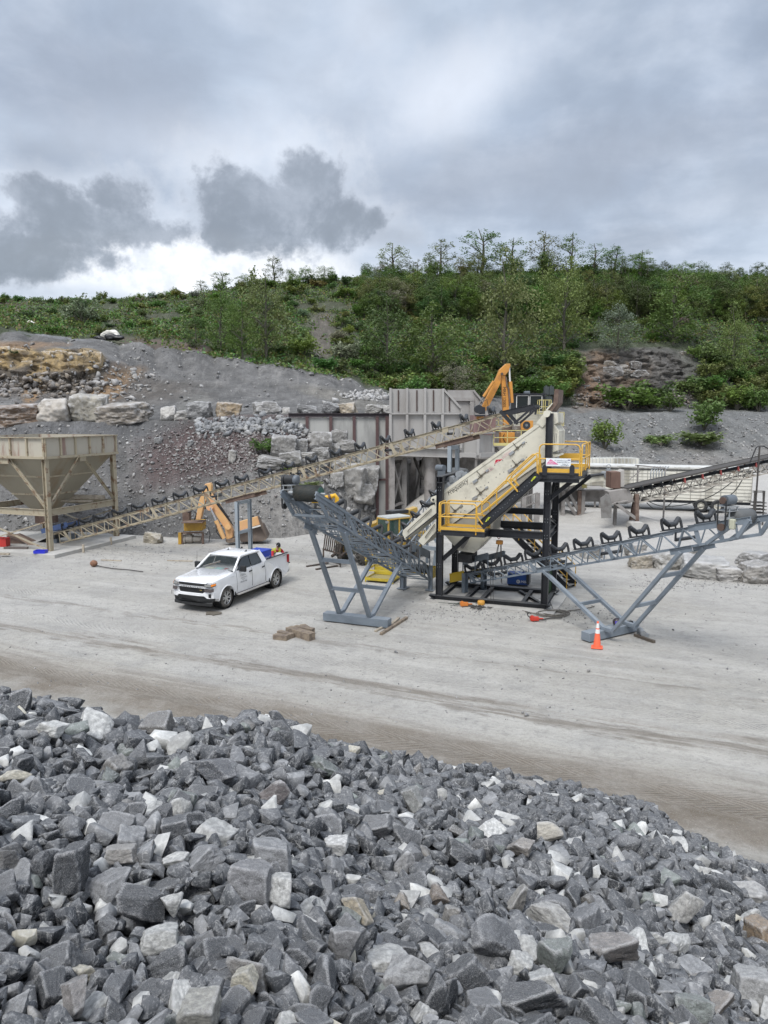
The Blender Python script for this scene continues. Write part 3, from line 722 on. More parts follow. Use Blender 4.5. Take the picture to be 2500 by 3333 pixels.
def seen(s):
 """is the top of this stone above the surface line of sight"""
 return True
vis = sorted([s for s in top if inview(s)], key=lambda s: -max(s[1]) / s[0].y)
N_IND = 295 - len(HEROES)
ind = vis[:N_IND]; indset = set(id(s) for s in ind)
CN = [(DK, 'charcoal grey'), ((.092, .098, .106), 'dark grey'), (MD, 'mid grey'), ((.27, .27, .27), 'light grey'), (LT, 'pale'), (BR, 'brownish'), (GN, 'greenish'), (CR_, 'cream')]
used = set()
hpx = [(h[0], h[1], h[6]) for h in HEROES]
def pile_label(s):
 x, y = project(np.array(s[0])); cn = min(CN, key=lambda c: sum(abs(math.log(a / b)) for a, b in zip(c[0], s[2])))[1]
 big = max(s[1]); sz = 'big ' if big > .27 else ('small ' if big < .18 else ''); sh = 'slab' if s[1][2] < .62 * s[1][0] else 'block'
 near = sorted(hpx, key=lambda h: (h[0] - x) ** 2 + (h[1] - y) ** 2)
 for h in near[:5]:
  ang = (math.degrees(math.atan2(h[1] - y, x - h[0])) + 360) % 360; w8 = ['right of', 'above right of', 'above', 'above left of', 'left of', 'below left of', 'below', 'below right of'][int((ang + 22.5) // 45) % 8]
  for how in ('', 'farther ', 'well '):
   l = f'{sz}{cn} {sh} {how}{w8} the {h[2]}'
   if l not in used and (how == '' or h is near[0]): used.add(l); return l
 l = f'{sz}{cn} {sh} among its neighbours {w8} the {near[0][2]}, row {len(used) % 7 + 2} out'; used.add(l); return l
rr_ = random.Random(5)
for s in [q for q in stones if q[3] >= 0] + ind:
 hero = s[3] >= 0
 o = bpy.data.objects.new('broken_stone', FINE[rr_.randrange(len(FINE))]); C.objects.link(o)
 o.location = s[0]; o.scale = s[1]; o.color = (*s[2], 1)
 if hero:
  tilt = {'long dark slab': -.35, 'large leaning pale slab': .45, 'tilted cream wedge': -.6, 'pale pointing stone': .5}.get(HEROES[s[3]][6], rr_.uniform(-.15, .15))
  o.rotation_euler = (-.25, tilt, rr_.choice((0, 3.14)) + rr_.uniform(-.3, .3))
  tag(o, HEROES[s[3]][5], 'stone', 'broken stones of the foreground pile')
 else:
  o.rotation_euler = rotm(rr_).to_euler(); tag(o, pile_label(s), 'stone', 'broken stones of the foreground pile')
def merge(items, lib, name, m, kind='stuff', r=random.Random(11), flat=.6, smooth=False):
 """items: (pos, size3, tint) -> one mesh"""
 vs, fs, cs = [], [], []; o = 0
 for p, sz, tint in items:
  v, f = lib[r.randrange(len(lib))]; M = np.array(rotm(r, flat)); q = (v * np.array(sz)) @ M.T + np.array(p)
  vs.append(q); fs.append(f + o); cs.append(np.tile(np.array(tint[:3]), (len(v), 1))); o += len(v)
 ob = nmesh(name, np.concatenate(vs), np.concatenate(fs), m, np.concatenate(cs), smooth, kind); return ob
LOWP = []
for k in range(26):
 v, f = poly_rock(300 + k, random.choice((7, 9, 11)), .014); sp = v.max(0) - v.min(0); LOWP.append(((v - (v.max(0) + v.min(0)) / 2) / sp, f))
TINY = []
for k in range(14):
 v, f = poly_rock(400 + k, 7); sp = v.max(0) - v.min(0); TINY.append(((v - (v.max(0) + v.min(0)) / 2) / sp, f))
rest = [s for s in stones if s[3] < 0 and id(s) not in indset]
o = merge([s[:3] for s in rest], LOWP, 'riprap_gravel', RK_ATT); tag(o, 'countless smaller broken grey stones filling the foreground pile', 'gravel', None, 'stuff')
# ------------------------------------------------------------------ steel, rubber, paint
STEEL = mat('grey_blue_steel', (.205, .24, .275), .5, 0, (.15, .18, .21), 1.2, .4, .7, dust=.25, dcol=(.34, .35, .35))
TAN = mat('weathered_tan_paint', (.37, .325, .235), .65, 0, (.20, .125, .075), 2.6, .52, .64, dust=.3, dcol=(.34, .31, .26), bump=.2)
TANL = mat('weathered_cream_panel', (.43, .40, .33), .7, 0, (.27, .185, .15), 1.1, .50, .62, dust=.2, bump=.2, streak=True)
RUSTY = mat('rust_brown_steel', (.115, .075, .06), .8, 0, (.18, .13, .10), 2.5, .4, .65, bump=.3)
RUBBER = mat('black_rubber', (.022, .023, .025), .62, 0, (.05, .05, .05), 5, .5, .7, dust=.22, dcol=(.16, .16, .16))
ROLLER = mat('idler_roller_plastic', (.030, .033, .037), .42, 0, dust=.18, dcol=(.17, .175, .18))
BRACK = mat('idler_bracket_black', (.018, .019, .021), .5, 0, dust=.15, dcol=(.15, .15, .15))
BLACK = mat('black_painted_steel', (.020, .022, .027), .45, 0, (.04, .042, .047), 1.4, .5, .7, dust=.35, dcol=(.20, .20, .19))
YELLOW = mat('safety_yellow_paint', (.68, .40, .055), .5, 0, (.50, .27, .05), 3, .55, .75, dust=.15)
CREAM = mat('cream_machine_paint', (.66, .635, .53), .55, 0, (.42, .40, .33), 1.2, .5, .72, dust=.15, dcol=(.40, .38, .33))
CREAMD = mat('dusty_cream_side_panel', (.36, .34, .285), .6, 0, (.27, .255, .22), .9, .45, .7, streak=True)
GALV = mat('galvanised_steel', (.42, .44, .45), .38, .6, dust=.2)
WHITE = mat('white_metal', (.70, .70, .67), .5, 0, (.45, .44, .40), 1.5, .5, .7, streak=True)
LAG = mat('pulley_lagging_rubber', (.030, .036, .034), .7, 0, (.055, .05, .04), 3, .4, .7, bump=.5, bscale=8)
DUSTY = mat('dust_covered_steel', (.265, .25, .235), .8, 0, (.17, .155, .145), 1.3, .45, .68, dust=.5, dcol=(.36, .345, .32))
BINS = mat('dusty_pink_grey_plate', (.345, .335, .32), .75, 0, (.28, .265, .25), .7, .45, .66, dust=.35, dcol=(.42, .41, .39), streak=True)
MAROON = mat('maroon_primer_beam', (.095, .055, .053), .7, 0, (.07, .04, .045), 1.5, .5, .7)
MOTOR = mat('motor_blue_grey', (.13, .15, .17), .5, 0, bump=.2)
ORANGE = mat('orange_boom_paint', (.56, .25, .045), .5, 0, (.38, .17, .045), 1.6, .48, .72, dust=.2)
PEACH = mat('faded_yellow_boom_paint', (.66, .40, .17), .55, 0, (.62, .33, .19), .8, .4, .7, dust=.2)
CYL = mat('chrome_rod', (.75, .76, .78), .15, 1.0)
CONC = mat('pale_concrete', (.46, .45, .42), .9, 0, (.36, .35, .33), .8, .4, .7, bump=.3)
WOOD = mat('weathered_timber', (.26, .21, .155), .85, 0, (.15, .12, .095), 4, .45, .65, bump=.5, bscale=14)
WOODL = mat('pale_lumber', (.42, .37, .29), .85, 0, (.28, .24, .19), 4, .45, .65, bump=.4, bscale=14)
RED = mat('red_paint', (.45, .03, .025), .45)
BLUE = mat('blue_paint', (.02, .07, .26), .4)
GLASS = bpy.data.materials.new('dark_window_glass'); GLASS.use_nodes = True
_b = GLASS.node_tree.nodes['Principled BSDF']; _b.inputs['Base Color'].default_value = (.015, .02, .02, 1); _b.inputs['Roughness'].default_value = .25; _b.inputs['Specular IOR Level'].default_value = .25
def local_part(name, mb, m, parent, M):
 """build a mesh in its own axes and set it on parent with matrix M (world)"""
 me = mb if isinstance(mb, bpy.types.Mesh) else None
 if me is None:
  o = mb.build(name, m)
 else:
  o = bpy.data.objects.new(name, me); C.objects.link(o)
 o.parent = parent; N = M.copy(); N.translation = M.translation - WL(parent); o.matrix_basis = N
 return o
def idler_meshes(W):
 """troughing idler across x, belt along y, z up; three rollers on a cranked bracket frame"""
 k = W / 1.2; rr_ = .082; fr = MB()
 fr.box((0, 0, .04), (1.15 * k, .10, .05))
 for s in (-1, 1):
  fr.box((s * .21 * k, 0, .13), (.025, .05, .16))
  pts = [(s * .60 * k, 0, .03), (s * .62 * k, 0, .20), (s * .60 * k, 0, .34), (s * .56 * k, 0, .39), (s * .53 * k, 0, .38)]
  for a, b in zip(pts, pts[1:]): fr.bar(a, b, .09, .04, (0, 1, 0))
  fr.box((s * .585 * k, 0, .03), (.16, .16, .02))
 rl = MB(); rl.tube((-.21 * k, 0, .20), (.21 * k, 0, .20), rr_, 14)
 wings = []
 for s in (-1, 1):
  w = MB(); a = V((s * .235 * k, 0, .215)); b = V((s * .525 * k, 0, .375)); w.tube(a, b, rr_, 14); w.tube(b, b + (b - a) * .08, .03, 8); wings.append(w)
 return fr, [rl] + wings
_idl = {}
def idler(parent, p, cx, al, W):
 """idler standing at p, cx across, al along the belt"""
 if W not in _idl:
  fr, rs = idler_meshes(W)
  def mk(mb, m, n):
   me = bpy.data.meshes.new(n); me.from_pydata(mb.v, [], mb.f); me.polygons.foreach_set('use_smooth', mb.sm); me.materials.append(m); me.update(); return me
  _idl[W] = (mk(fr, BRACK, 'idler'), [mk(r, ROLLER, 'roller') for r in rs])
 f, rs = _idl[W]; X = V(cx).normalized(); Z = X.cross(V(al)).normalized()
 if Z.z < 0: Z = -Z
 Y = Z.cross(X); M = Matrix((X, Y, Z)).transposed().to_4x4(); M.translation = p
 o = local_part('idler', f, None, parent, M)
 for r in rs:
  q = bpy.data.objects.new('roller', r); C.objects.link(q); q.parent = o
 return o
def return_roller(parent, p, cx, W):
 m = MB(); cx = V(cx).normalized(); m.tube(p - cx * (W * .46), p + cx * (W * .46), .06, 10);
 for s in (-1, 1): m.box(p + cx * (s * W * .48) + V((0, 0, .10)), (.05, .05, .28))
 return m.build('return_roller', ROLLER, parent)
def truss(parent, t0, t1, b0, b1, wv, m, n, ch=.075, lace=.035, name='truss_frame', posts=(), double=True):
 g = MB(); wv = V(wv)
 for o in (V((0, 0, 0)), wv):
  g.angle(t0 + o, t1 + o, ch, .012, sx=-1 if o.length else 1); g.angle(b0 + o, b1 + o, ch, .012, sx=1, sy=-1)
  for i in range(n):
   a, c = i / n, (i + 1) / n; ta, tc_ = t0.lerp(t1, a) + o, t0.lerp(t1, c) + o; ba, bc = b0.lerp(b1, a) + o, b0.lerp(b1, c) + o
   mid = t0.lerp(t1, (a + c) / 2) + o
   g.bar(ba, mid, lace, lace); g.bar(mid, bc, lace, lace)
  for f in posts: g.bar(b0.lerp(b1, f) + o, t0.lerp(t1, f) + o, ch * 2.0, .03, wv)
 for i in range(n + 1):
  a = i / n; g.bar(b0.lerp(b1, a), b0.lerp(b1, a) + wv, lace, lace)
  if i < n: g.bar(b0.lerp(b1, a) + (wv if i % 2 else wv * 0), b0.lerp(b1, (i + 1) / n) + (wv * 0 if i % 2 else wv), lace, lace)
  if i % 2 == 0: g.bar(t0.lerp(t1, a) - V((0, 0, .05)), t0.lerp(t1, a) + wv - V((0, 0, .05)), lace, lace)
 return g.build(name, m, parent)
def leg_beam(parent, p, q, w, m, up=(0, 0, 1), name='leg'):
 return MB().ibeam(p, q, w, w, .02, up).build(name, m, parent)
def box_leg(parent, p, q, w, d, m, up, name='leg'):
 return MB().bar(p, q, w, d, up).build(name, m, parent, bevel=.006)
def slot_guard(mb, c, u, v, n, L, r, th):
 """rounded slot plate in plane (u long, v short) with thickness th along n"""
 pts = []
 for k in range(9): a = math.pi * k / 8; pts.append(c + u * (L / 2 + math.sin(a) * r) + v * (math.cos(a) * r))
 for k in range(9): a = math.pi + math.pi * k / 8; pts.append(c + u * (-L / 2 + math.sin(a) * r) + v * (math.cos(a) * r))
 mb.prism(pts, n * th)
# ------------------------------------------------------------------ conveyor nearer the truck (head at upper left)
nA = G(1207, 2012, .3); tfA = G(1401, 1921); dA = (V((tfA.x, tfA.y, 0)) - V((nA.x, nA.y, 0))).normalized(); cA = V((dA.y, -dA.x, 0)); WA = 1.25; wA = -cA * WA
pA = lambda x, y: onp(x, y, nA, cA)
def gray_conveyor_A():
 t0, t1, b0, b1 = pA(1384, 1836), pA(1028, 1606), pA(1399, 1888), pA(1066, 1682)
 root = thing('conveyor', (nA.x, nA.y, 0), 'blue grey steel conveyor rising to a black head drum beside the white pickup', 'conveyor', 'steel truss conveyors on the yard')
 truss(root, t0, t1, b0, b1, wA, STEEL, 17, .08, .032, posts=(.0, .38, .78))
 al = (t1 - t0).normalized(); L = (t1 - t0).length
 # flared head end
 h = MB()
 for o in (V((0, 0, 0)), wA):
  h.bar(b1 + o, t1 + o, .16, .03, cA); h.ibeam(t0.lerp(t1, .80) + o - V((0, 0, .06)), t1 + o - V((0, 0, .06)), .09, .24, .015)
  h.bar(t0.lerp(t1, .84) + o, b0.lerp(b1, .90) + o, .22, .02, cA)
 h.bar(b1, b1 + wA, .07, .07); h.build('head_frame', STEEL, root)
 hub = onp(1004, 1606, t1 + wA * .5, cA)
 pu = MB(); r = .26; pw = .90
 prof = [(0, -pw / 2), (r * .9, -pw / 2), (r * .93, -pw / 2 + .01), (r, -pw / 4), (r + .015, 0), (r, pw / 4), (r * .93, pw / 2 - .01), (r * .9, pw / 2), (0, pw / 2)]
 pu.lathe(prof, hub, cA, 28, True)
 for k in range(36):
  a = 2 * math.pi * k / 36; X, Y, Z = basis(cA)
  for s in (-1, 1):
   p = hub + (X * math.cos(a) + Y * math.sin(a)) * (r + .018); q = hub + (X * math.cos(a + .35 * s) + Y * math.sin(a + .35 * s)) * (r * .94 + .012) + cA * (s * pw / 2 * .97)
   pu.bar(p, q, .016, .016, X * math.cos(a) + Y * math.sin(a))
 pul = pu.build('head_pulley', LAG, root)
 MB().tube(hub - cA * .72, hub + cA * .62, .045, 12).build('shaft', GALV, pul)
 ins = MB().tube(hub + cA * (pw / 2 + .002), hub + cA * (pw / 2 + .012), r * .86, 24); ins.build('pulley_disc', mat('green_disc', (.03, .10, .08), .5), pul)
 # motor on its stand, left side
 lo = t1 + wA * 1.12; mc = P(945, 1562, (lo.y)) ; st = MB()
 mo = onp(948, 1561, lo, cA); base = mo - V((0, 0, .80)) - cA * .05 - dA * .08
 for i in (-.14, .16):
  for j in (-.1, .26): st.bar(base + dA * j + cA * i + V((0, 0, .02)), base + dA * j + cA * i + V((0, 0, .62)), .035, .035)
 for zz in (.62, .48): st.box(base + cA * .02 + dA * .08 + V((0, 0, zz)), (.40, .44, .02), (cA, dA, V((0, 0, 1))))
 st.box(base + cA * .02 + dA * .08 + V((0, 0, .22)), (.24, .3, .26), (cA, dA, V((0, 0, 1))))
 st.build('motor_stand', GALV, root)
 mt = MB(); mt.tube(mo - cA * .20, mo + cA * .12, .15, 18); mt.build('motor', BRACK, root)
 MB().lathe([(0, -.10), (.13, -.10), (.155, -.06), (.155, .05), (.10, .07), (0, .07)], mo + cA * .20, cA, 18).build('fan_cowl', MOTOR, root)
 gd = MB(); slot_guard(gd, (mo + (base + V((0, 0, -.05)))) / 2 - cA * .28 + dA * .02, V((0, 0, 1)), dA, cA, .86, .13, .08); gd.build('belt_guard', BRACK, root)
 # idlers
 for px in (1125, 1172, 1208, 1245, 1277, 1309, 1338, 1362):
  f = min(range(400), key=lambda k: abs(project(np.array(t0.lerp(t1, k / 400)))[0] - px)) / 400
  idler(root, t0.lerp(t1, f) + wA * .5 + V((0, 0, .04)), cA, al, 1.12)
 for f in (.1, .3, .52, .72): return_roller(root, b0.lerp(b1, f).lerp(t0.lerp(t1, f), .45) + wA * .5, cA, 1.15)
 # stand: two leaning pairs on one box beam
 zb = .30
 n1, n2 = G(1203, 2010, zb), G(1213, 2008, zb)
 T1 = pA(1118, 1733); T2 = pA(1303, 1833)
 for o in (V((0, 0, 0)), wA):
  for q0, q1, nm in ((n1, T1, 0), (n2, T2, 1)):
   s = n1 if nm == 0 else n1 + dA * .22
   box_leg(root, s + o, q1 + o, .11, .16, STEEL, cA)
  for Tq in (T1, T2): MB().ibeam(Tq + o - al * .45 + V((0, 0, .05)), Tq + o + al * .45 + V((0, 0, .05)), .12, .2, .015).build('saddle', STEEL, root)
  h2 = MB(); h2.box(n1 + o + dA * .1 + V((0, 0, .05)), (.16, .34, .12), (cA, dA, V((0, 0, 1)))); h2.tube(n1 + o + dA * -.02 + cA * .1 + V((0, 0, .07)), n1 + o + dA * -.02 - cA * .12 + V((0, 0, .07)), .025, 8)
  h2.build('foot_bracket', STEEL, root)
 for s, Tt, fs in ((n1, T1, (.33, .67)), (n1 + dA * .22, T2, (.5,))):
  for f in fs: a = s.lerp(Tt, f); MB().bar(a, a + wA, .10, .13).build('rung', STEEL, root)
 a, b = G(1051, 2021), G(1262, 2046); cb = (b - a).normalized(); nb = V((-cb.y, cb.x, 0))
 MB().box((a + b) / 2 + nb * .19 + V((0, 0, .165)), ((b - a).length, .38, .30), (cb, nb, V((0, 0, 1)))).build('base_beam', STEEL, root, bevel=.012)
 # tail posts and loading skirt
 for px, py, top in ((1401, 1921, 1840), (1309, 1916, 1866)):
  q = G(px, py); tp = onp(px, top, q, V((0, 1, 0)))
  m = MB(); m.ibeam(q + V((0, 0, .02)), V((q.x, q.y, tp.z)), .14, .16, .015, cA); m.box(q + V((0, 0, .02)), (.42, .3, .03), (cA, dA, V((0, 0, 1)))); m.build('tail_post', STEEL, root)
 q = G(1401, 1921) + wA * 1.0; m = MB(); m.ibeam(q, q + V((0, 0, .7)), .14, .16, .015, cA); m.box(q + V((0, 0, .02)), (.42, .3, .03), (cA, dA, V((0, 0, 1)))); m.build('tail_post', STEEL, root)
 sk = MB()
 for o in (wA * .12, wA * .88):
  p, q = t0.lerp(t1, -.10) + o + V((0, 0, .62)), t0.lerp(t1, .16) + o + V((0, 0, .42)); sk.bar(p, q, .02, .34)
  for f in (0, .5, 1): k = p.lerp(q, f); sk.bar(k + V((0, 0, .1)), V((k.x, k.y, k.z - .62)) , .05, .05)
 sk.build('skirt_board', STEEL, root)
 tp = t0.lerp(t1, -.05) + wA * .5 - V((0, 0, .12)); MB().tube(tp - cA * .52, tp + cA * .52, .2, 20).build('tail_pulley', RUBBER, root)
 gd = MB(); g0 = t0.lerp(t1, -.13) + wA * .5 - V((0, 0, .10)); gd.box(g0 + wA * .5, (.03, .9, .42), (cA, dA, V((0, 0, 1)))); gd.box(g0 - wA * .5, (.03, .9, .42), (cA, dA, V((0, 0, 1)))); gd.box(g0 + dA * .45, (WA, .03, .42), (cA, dA, V((0, 0, 1))))
 gd.build('tail_guard', mat('dark_yellow_guard', (.52, .36, .03), .5, dust=.2), root)
 return root
gray_conveyor_A()
# ------------------------------------------------------------------ conveyor on the right (head at the right edge)
nB = G(1985, 2055, .3); tfB = G(1513, 1931); dB = (V((nB.x, nB.y, 0)) - V((tfB.x, tfB.y, 0))).normalized(); cB = V((-dB.y, dB.x, 0)); WB = 1.15; wB = cB * WB
pB = lambda x, y: onp(x, y, nB, cB)
def gray_conveyor_B():
 t0, t1, b0, b1 = pB(1510, 1872), pB(2262, 1714), pB(1532, 1897), pB(2278, 1773)
 root = thing('conveyor', (nB.x, nB.y, 0), 'blue grey steel conveyor with empty idlers running from under the screen to the right edge', 'conveyor', 'steel truss conveyors on the yard')
 truss(root, t0, t1, b0, b1, wB, STEEL, 14, .07, .034, posts=(.03, .36, .70, 1.0))
 al = (t1 - t0).normalized(); L = (t1 - t0).length
 e = pB(2445, 1690); eb = pB(2400, 1755); h = MB()
 tq = t0.lerp(t1, .98); dn = V((0, 0, 1))
 for k, o in enumerate((V((0, 0, 0)), wB)):
  t2 = e + o; h.ibeam(tq + o - V((0, 0, .02)), t2 - V((0, 0, .02)), .08, .2, .015)
  be = b1 + al * 1.25 + o; h.bar(b1 + o, be, .07, .07); h.bar(b1 + al * .25 + o, t2 - al * .45, .12, .1); h.bar(be, t2 - al * .05, .12, .1)
  h.bar(be, be - al * .1 + V((0, 0, .5)), .05, .05)
 h.bar(b1 + al * 1.25, b1 + al * 1.25 + wB, .08, .08)
 h.build('head_frame', STEEL, root)
 hub = onp(2414, 1682, nB + wB * .5, cB)
 pul = MB().lathe([(0, -.42), (.22, -.42), (.235, -.2), (.24, 0), (.235, .2), (.22, .42), (0, .42)], hub, cB, 26).build('head_pulley', mat('grey_lagging', (.11, .115, .115), .75, bump=.6, bscale=9), root)
 MB().tube(hub - cB * .7, hub + cB * .7, .045, 10).build('shaft', GALV, pul)
 st = MB(); mb_ = e - al * .85
 for i in (-.1, .28):
  for j in (-.16, .2): st.bar(mb_ + dB * j + cB * i, mb_ + dB * j + cB * i + V((0, 0, .55)), .035, .035)
 st.box(mb_ + cB * .08 + dB * .02 + V((0, 0, .55)), (.46, .46, .02), (cB, dB, dn)); st.box(mb_ + cB * .08 + dB * .02 + V((0, 0, .42)), (.46, .46, .02), (cB, dB, dn)); st.build('motor_stand', GALV, root)
 mo = mb_ + cB * .10 + V((0, 0, .72)); MB().tube(mo - cB * .16, mo + cB * .26, .15, 18).build('motor', MOTOR, root)
 DBI = mat('dull_brown_iron', (.10, .065, .05), .6); MB().tube(mo - cB * .26, mo - cB * .20, .10, 18).build('drive_sheave', DBI, root); MB().tube(mb_ - cB * .18 + V((0, 0, -.06)), mb_ - cB * .12 + V((0, 0, -.06)), .11, 18).build('drive_sheave', DBI, root)
 bl = MB()
 for s in (-1, 1): bl.bar(mo - cB * .26 + dB * (s * .13), mb_ - cB * .14 + dB * (s * .12) + V((0, 0, -.06)), .03, .03)
 bl.build('drive_belt', RUBBER, root)
 MB().box(mb_ + dB * .30 - cB * .06 + V((0, 0, .06)), (.14, .16, .30), (cB, dB, dn)).build('gearbox', mat('cream_gearbox', (.50, .50, .38), .5), root, bevel=.03)
 for px in (1545, 1606, 1674, 1743, 1823, 1903, 1992, 2085, 2190, 2303):
  f = min(range(-100, 700), key=lambda k: abs(project(np.array(t0.lerp(t1, k / 500) + wB * .5))[0] - px)) / 500
  idler(root, t0.lerp(t1, f) + wB * .5 + V((0, 0, .05)), cB, al, .94)
 for px in (1610, 1800, 1978, 2225):
  f = min(range(500), key=lambda k: abs(project(np.array(t0.lerp(t1, k / 500) + wB * .5))[0] - px)) / 500
  return_roller(root, b0.lerp(b1, f).lerp(t0.lerp(t1, f), .5) + wB * .5, cB, 1.1)
 zb = .30; s = G(1983, 2056, zb); T1, T2 = pB(1770, 1858), pB(2216, 1797)
 for o in (V((0, 0, 0)), wB):
  box_leg(root, s + o - dB * .1, T1 + o, .11, .16, STEEL, cB); box_leg(root, s + o + dB * .1, T2 + o, .11, .16, STEEL, cB)
  h2 = MB()
  for Tq in (T1, T2): MB().ibeam(Tq + o - al * .4 + V((0, 0, .06)), Tq + o + al * .4 + V((0, 0, .06)), .12, .2, .015).build('saddle', STEEL, root)
  h2.box(s + o + V((0, 0, .06)), (.16, .42, .13), (cB, dB, dn)); h2.bolts([s + o - cB * .08 + dB * k + V((0, 0, .06)) for k in (-.12, .12)], -cB, .02, .03); h2.build('foot_bracket', STEEL, root)
 for Tt, ss, fs in ((T1, s - dB * .1, (.42,)), (T2, s + dB * .1, (.35, .72))):
  for f in fs: a = ss.lerp(Tt, f); MB().bar(a, a + wB, .10, .12).build('rung', STEEL, root)
 a = G(1920, 2092); b = a + cB * 2.55; nb = V((-cB.y, cB.x, 0))
 MB().box((a + b) / 2 + nb * .2 + V((0, 0, .165)), ((b - a).length, .40, .30), (cB, nb, dn)).build('base_beam', STEEL, root, bevel=.012)
 for (x0, y0, yt) in ((1513, 1931, 1866), (1574, 1920, 1850)):
  q = G(x0, y0); z = onp(x0, yt, q, V((0, 1, 0))).z; m = MB(); m.ibeam(q, V((q.x, q.y, z)), .2, .2, .018, cB); m.box(q + V((0, 0, .02)), (.42, .34, .03), (cB, dB, dn)); m.build('tail_post', STEEL, root)
 sk = MB()
 for o in (wB * .1, wB * .9):
  p, q = t0.lerp(t1, -.02) + o + V((0, 0, .60)), t0.lerp(t1, .13) + o + V((0, 0, .62)); sk.bar(p, q, .02, .26)
  for f in (0, .5, 1): k = p.lerp(q, f); sk.bar(k + V((0, 0, .1)), V((k.x, k.y, k.z - .6)), .045, .045)
 sk.build('skirt_board', STEEL, root)
 g = MB(); g0, g1 = t0 - al * 1.05, t0 - al * .05
 for o in (wB * .02, wB * .98): g.bar(g0 + o, g1 + o, .02, .40)
 g.bar(g0, g0 + wB, .02, .4); g.bar(g1 + V((0, 0, 0)), g1 + V((0, 0, .4)) * .5, .06, .03)
 g.build('tail_guard', MATS['dark_yellow_guard'], root)
 tp = t0 - al * .5 + wB * .5; MB().tube(tp - cB * .45, tp + cB * .45, .17, 18).build('tail_pulley', RUBBER, root)
gray_conveyor_B()
# ------------------------------------------------------------------ long tan conveyor
At, Bt = P(190, 1740, 43.2), P(1490, 1390, 34.0); dT = V((Bt.x - At.x, Bt.y - At.y, 0)).normalized(); cT = V((-dT.y, dT.x, 0)); WT = 1.2; wT = cT * WT
pT = lambda x, y: onp(x, y, Bt - cT * .6, cT)
def tan_conveyor():
 t0, t1, b0, b1 = pT(174, 1738), pT(1636, 1345), pT(196, 1768), pT(1652, 1384)
 g0 = V((t0.x, t0.y, 0)); root = thing('conveyor', g0, 'long rusty tan truss conveyor climbing from the steel hopper over the yard to the screen', 'conveyor', 'steel truss conveyors on the yard')
 truss(root, t0, t1, b0, b1, wT, TAN, 31, .075, .034, posts=(.03, .27, .37, .62, .8))
 al = (t1 - t0).normalized()
 e = pT(1738, 1322); h = MB()
 for o in (V((0, 0, 0)), wT):
  h.ibeam(t1 + o, e + o, .09, .2, .015); h.ibeam(t1 + o + al * -.1 + V((0, 0, .12)), b1 + o + al * .2, .14, .14, .015, cT); h.bar(b1 + o + al * .3, e + o, .09, .09); h.bar(b1 + o + al * 1.0 + V((0, 0, .2)), e + o - al * .1, .08, .08)
 h.bar(e, e + wT, .1, .1); h.build('head_frame', BLACK, root)
 for px in (231, 284, 333, 394, 456, 523, 591, 656, 726, 791, 866, 943, 1019, 1097, 1177, 1258, 1336, 1426, 1516, 1606):
  f = min(range(-20, 520), key=lambda k: abs(project(np.array(t0.lerp(t1, k / 500) + wT * .5))[0] - px)) / 500
  idler(root, t0.lerp(t1, f) + wT * .5 + V((0, 0, .04)), cT, al, 1.2)
 for px in (500, 695, 975, 1260, 1460):
  f = min(range(500), key=lambda k: abs(project(np.array(t0.lerp(t1, k / 500) + wT * .5))[0] - px)) / 500
  p = b0.lerp(b1, f).lerp(t0.lerp(t1, f), .55); return_roller(root, p + wT * .5, cT, 1.0)
  pl = MB(); k = b0.lerp(b1, f).lerp(t0.lerp(t1, f), .9); pl.box(k, (.3, .03, .26), (al, cT, V((0, 0, 1)))); pl.build('bracket_plate', TAN, root)
 # galvanised trestles
 for (xa, yt, yb, Yb, ground) in ((770, 1630, 0, 0, True), (1466, 1437, 1550, 33.9, False)):
  f = min(range(500), key=lambda k: abs(project(np.array(b0.lerp(b1, k / 500)))[0] - xa)) / 500
  p = b0.lerp(b1, f) - V((0, 0, .26)); q = V((p.x, p.y, 0)) if ground else V((p.x, p.y, 5.12))
  o2 = wT if ground else wT
  for o in (V((0, 0, 0)), o2): MB().ibeam(q + o, p + o, .17, .17, .015, cT).build('leg', mat('pale_grey_post', (.29, .33, .36), .5, dust=.1), root)
  m = MB(); m.bar(p - V((0, 0, .08)), p + o2 - V((0, 0, .08)), .14, .17)
  if ground: k = q.lerp(p, .50); m.bar(k, k + o2, .12, .15)
  m.build('rung', MATS['pale_grey_post'], root)
  for o in (V((0, 0, 0)), wT): pl = MB(); pl.ibeam(b0.lerp(b1, f) + o - al * .7 - V((0, 0, .12)), b0.lerp(b1, f) + o + al * 1.1 - V((0, 0, .12)), .14, .2, .015); pl.build('saddle', RUSTY, root)
 for px, py, yt in ((186, 1777, 1742), (243, 1768, 1735)):
  q = G(px, py); z = onp(px, yt, q, V((0, 1, 0))).z; m = MB(); m.ibeam(q, V((q.x, q.y, max(z, .5))), .28, .28, .02, cT); m.build('tail_post', STEEL, root)
 tp = t0 - al * .2 + wT * .5 - V((0, 0, .1)); MB().tube(tp - cT * .5, tp + cT * .5, .2, 18).build('tail_pulley', RUBBER, root)
 sk = MB()
 for o in (wT * .1, wT * .9): sk.bar(t0 - al * 1.1 + o + V((0, 0, .35)), t0 + al * 1.0 + o + V((0, 0, .35)), .02, .28)
 sk.build('skirt_board', mat('faded_blue_board', (.06, .10, .22), .6), root)
 bt = MB(); a0 = t0 - al * 1.8 + wT * .5 - V((0, 0, .25)); bt.bar(a0, t0 + al * .3 + wT * .5, .9, .02); bt.build('loose_belt', RUBBER, root)
tan_conveyor()
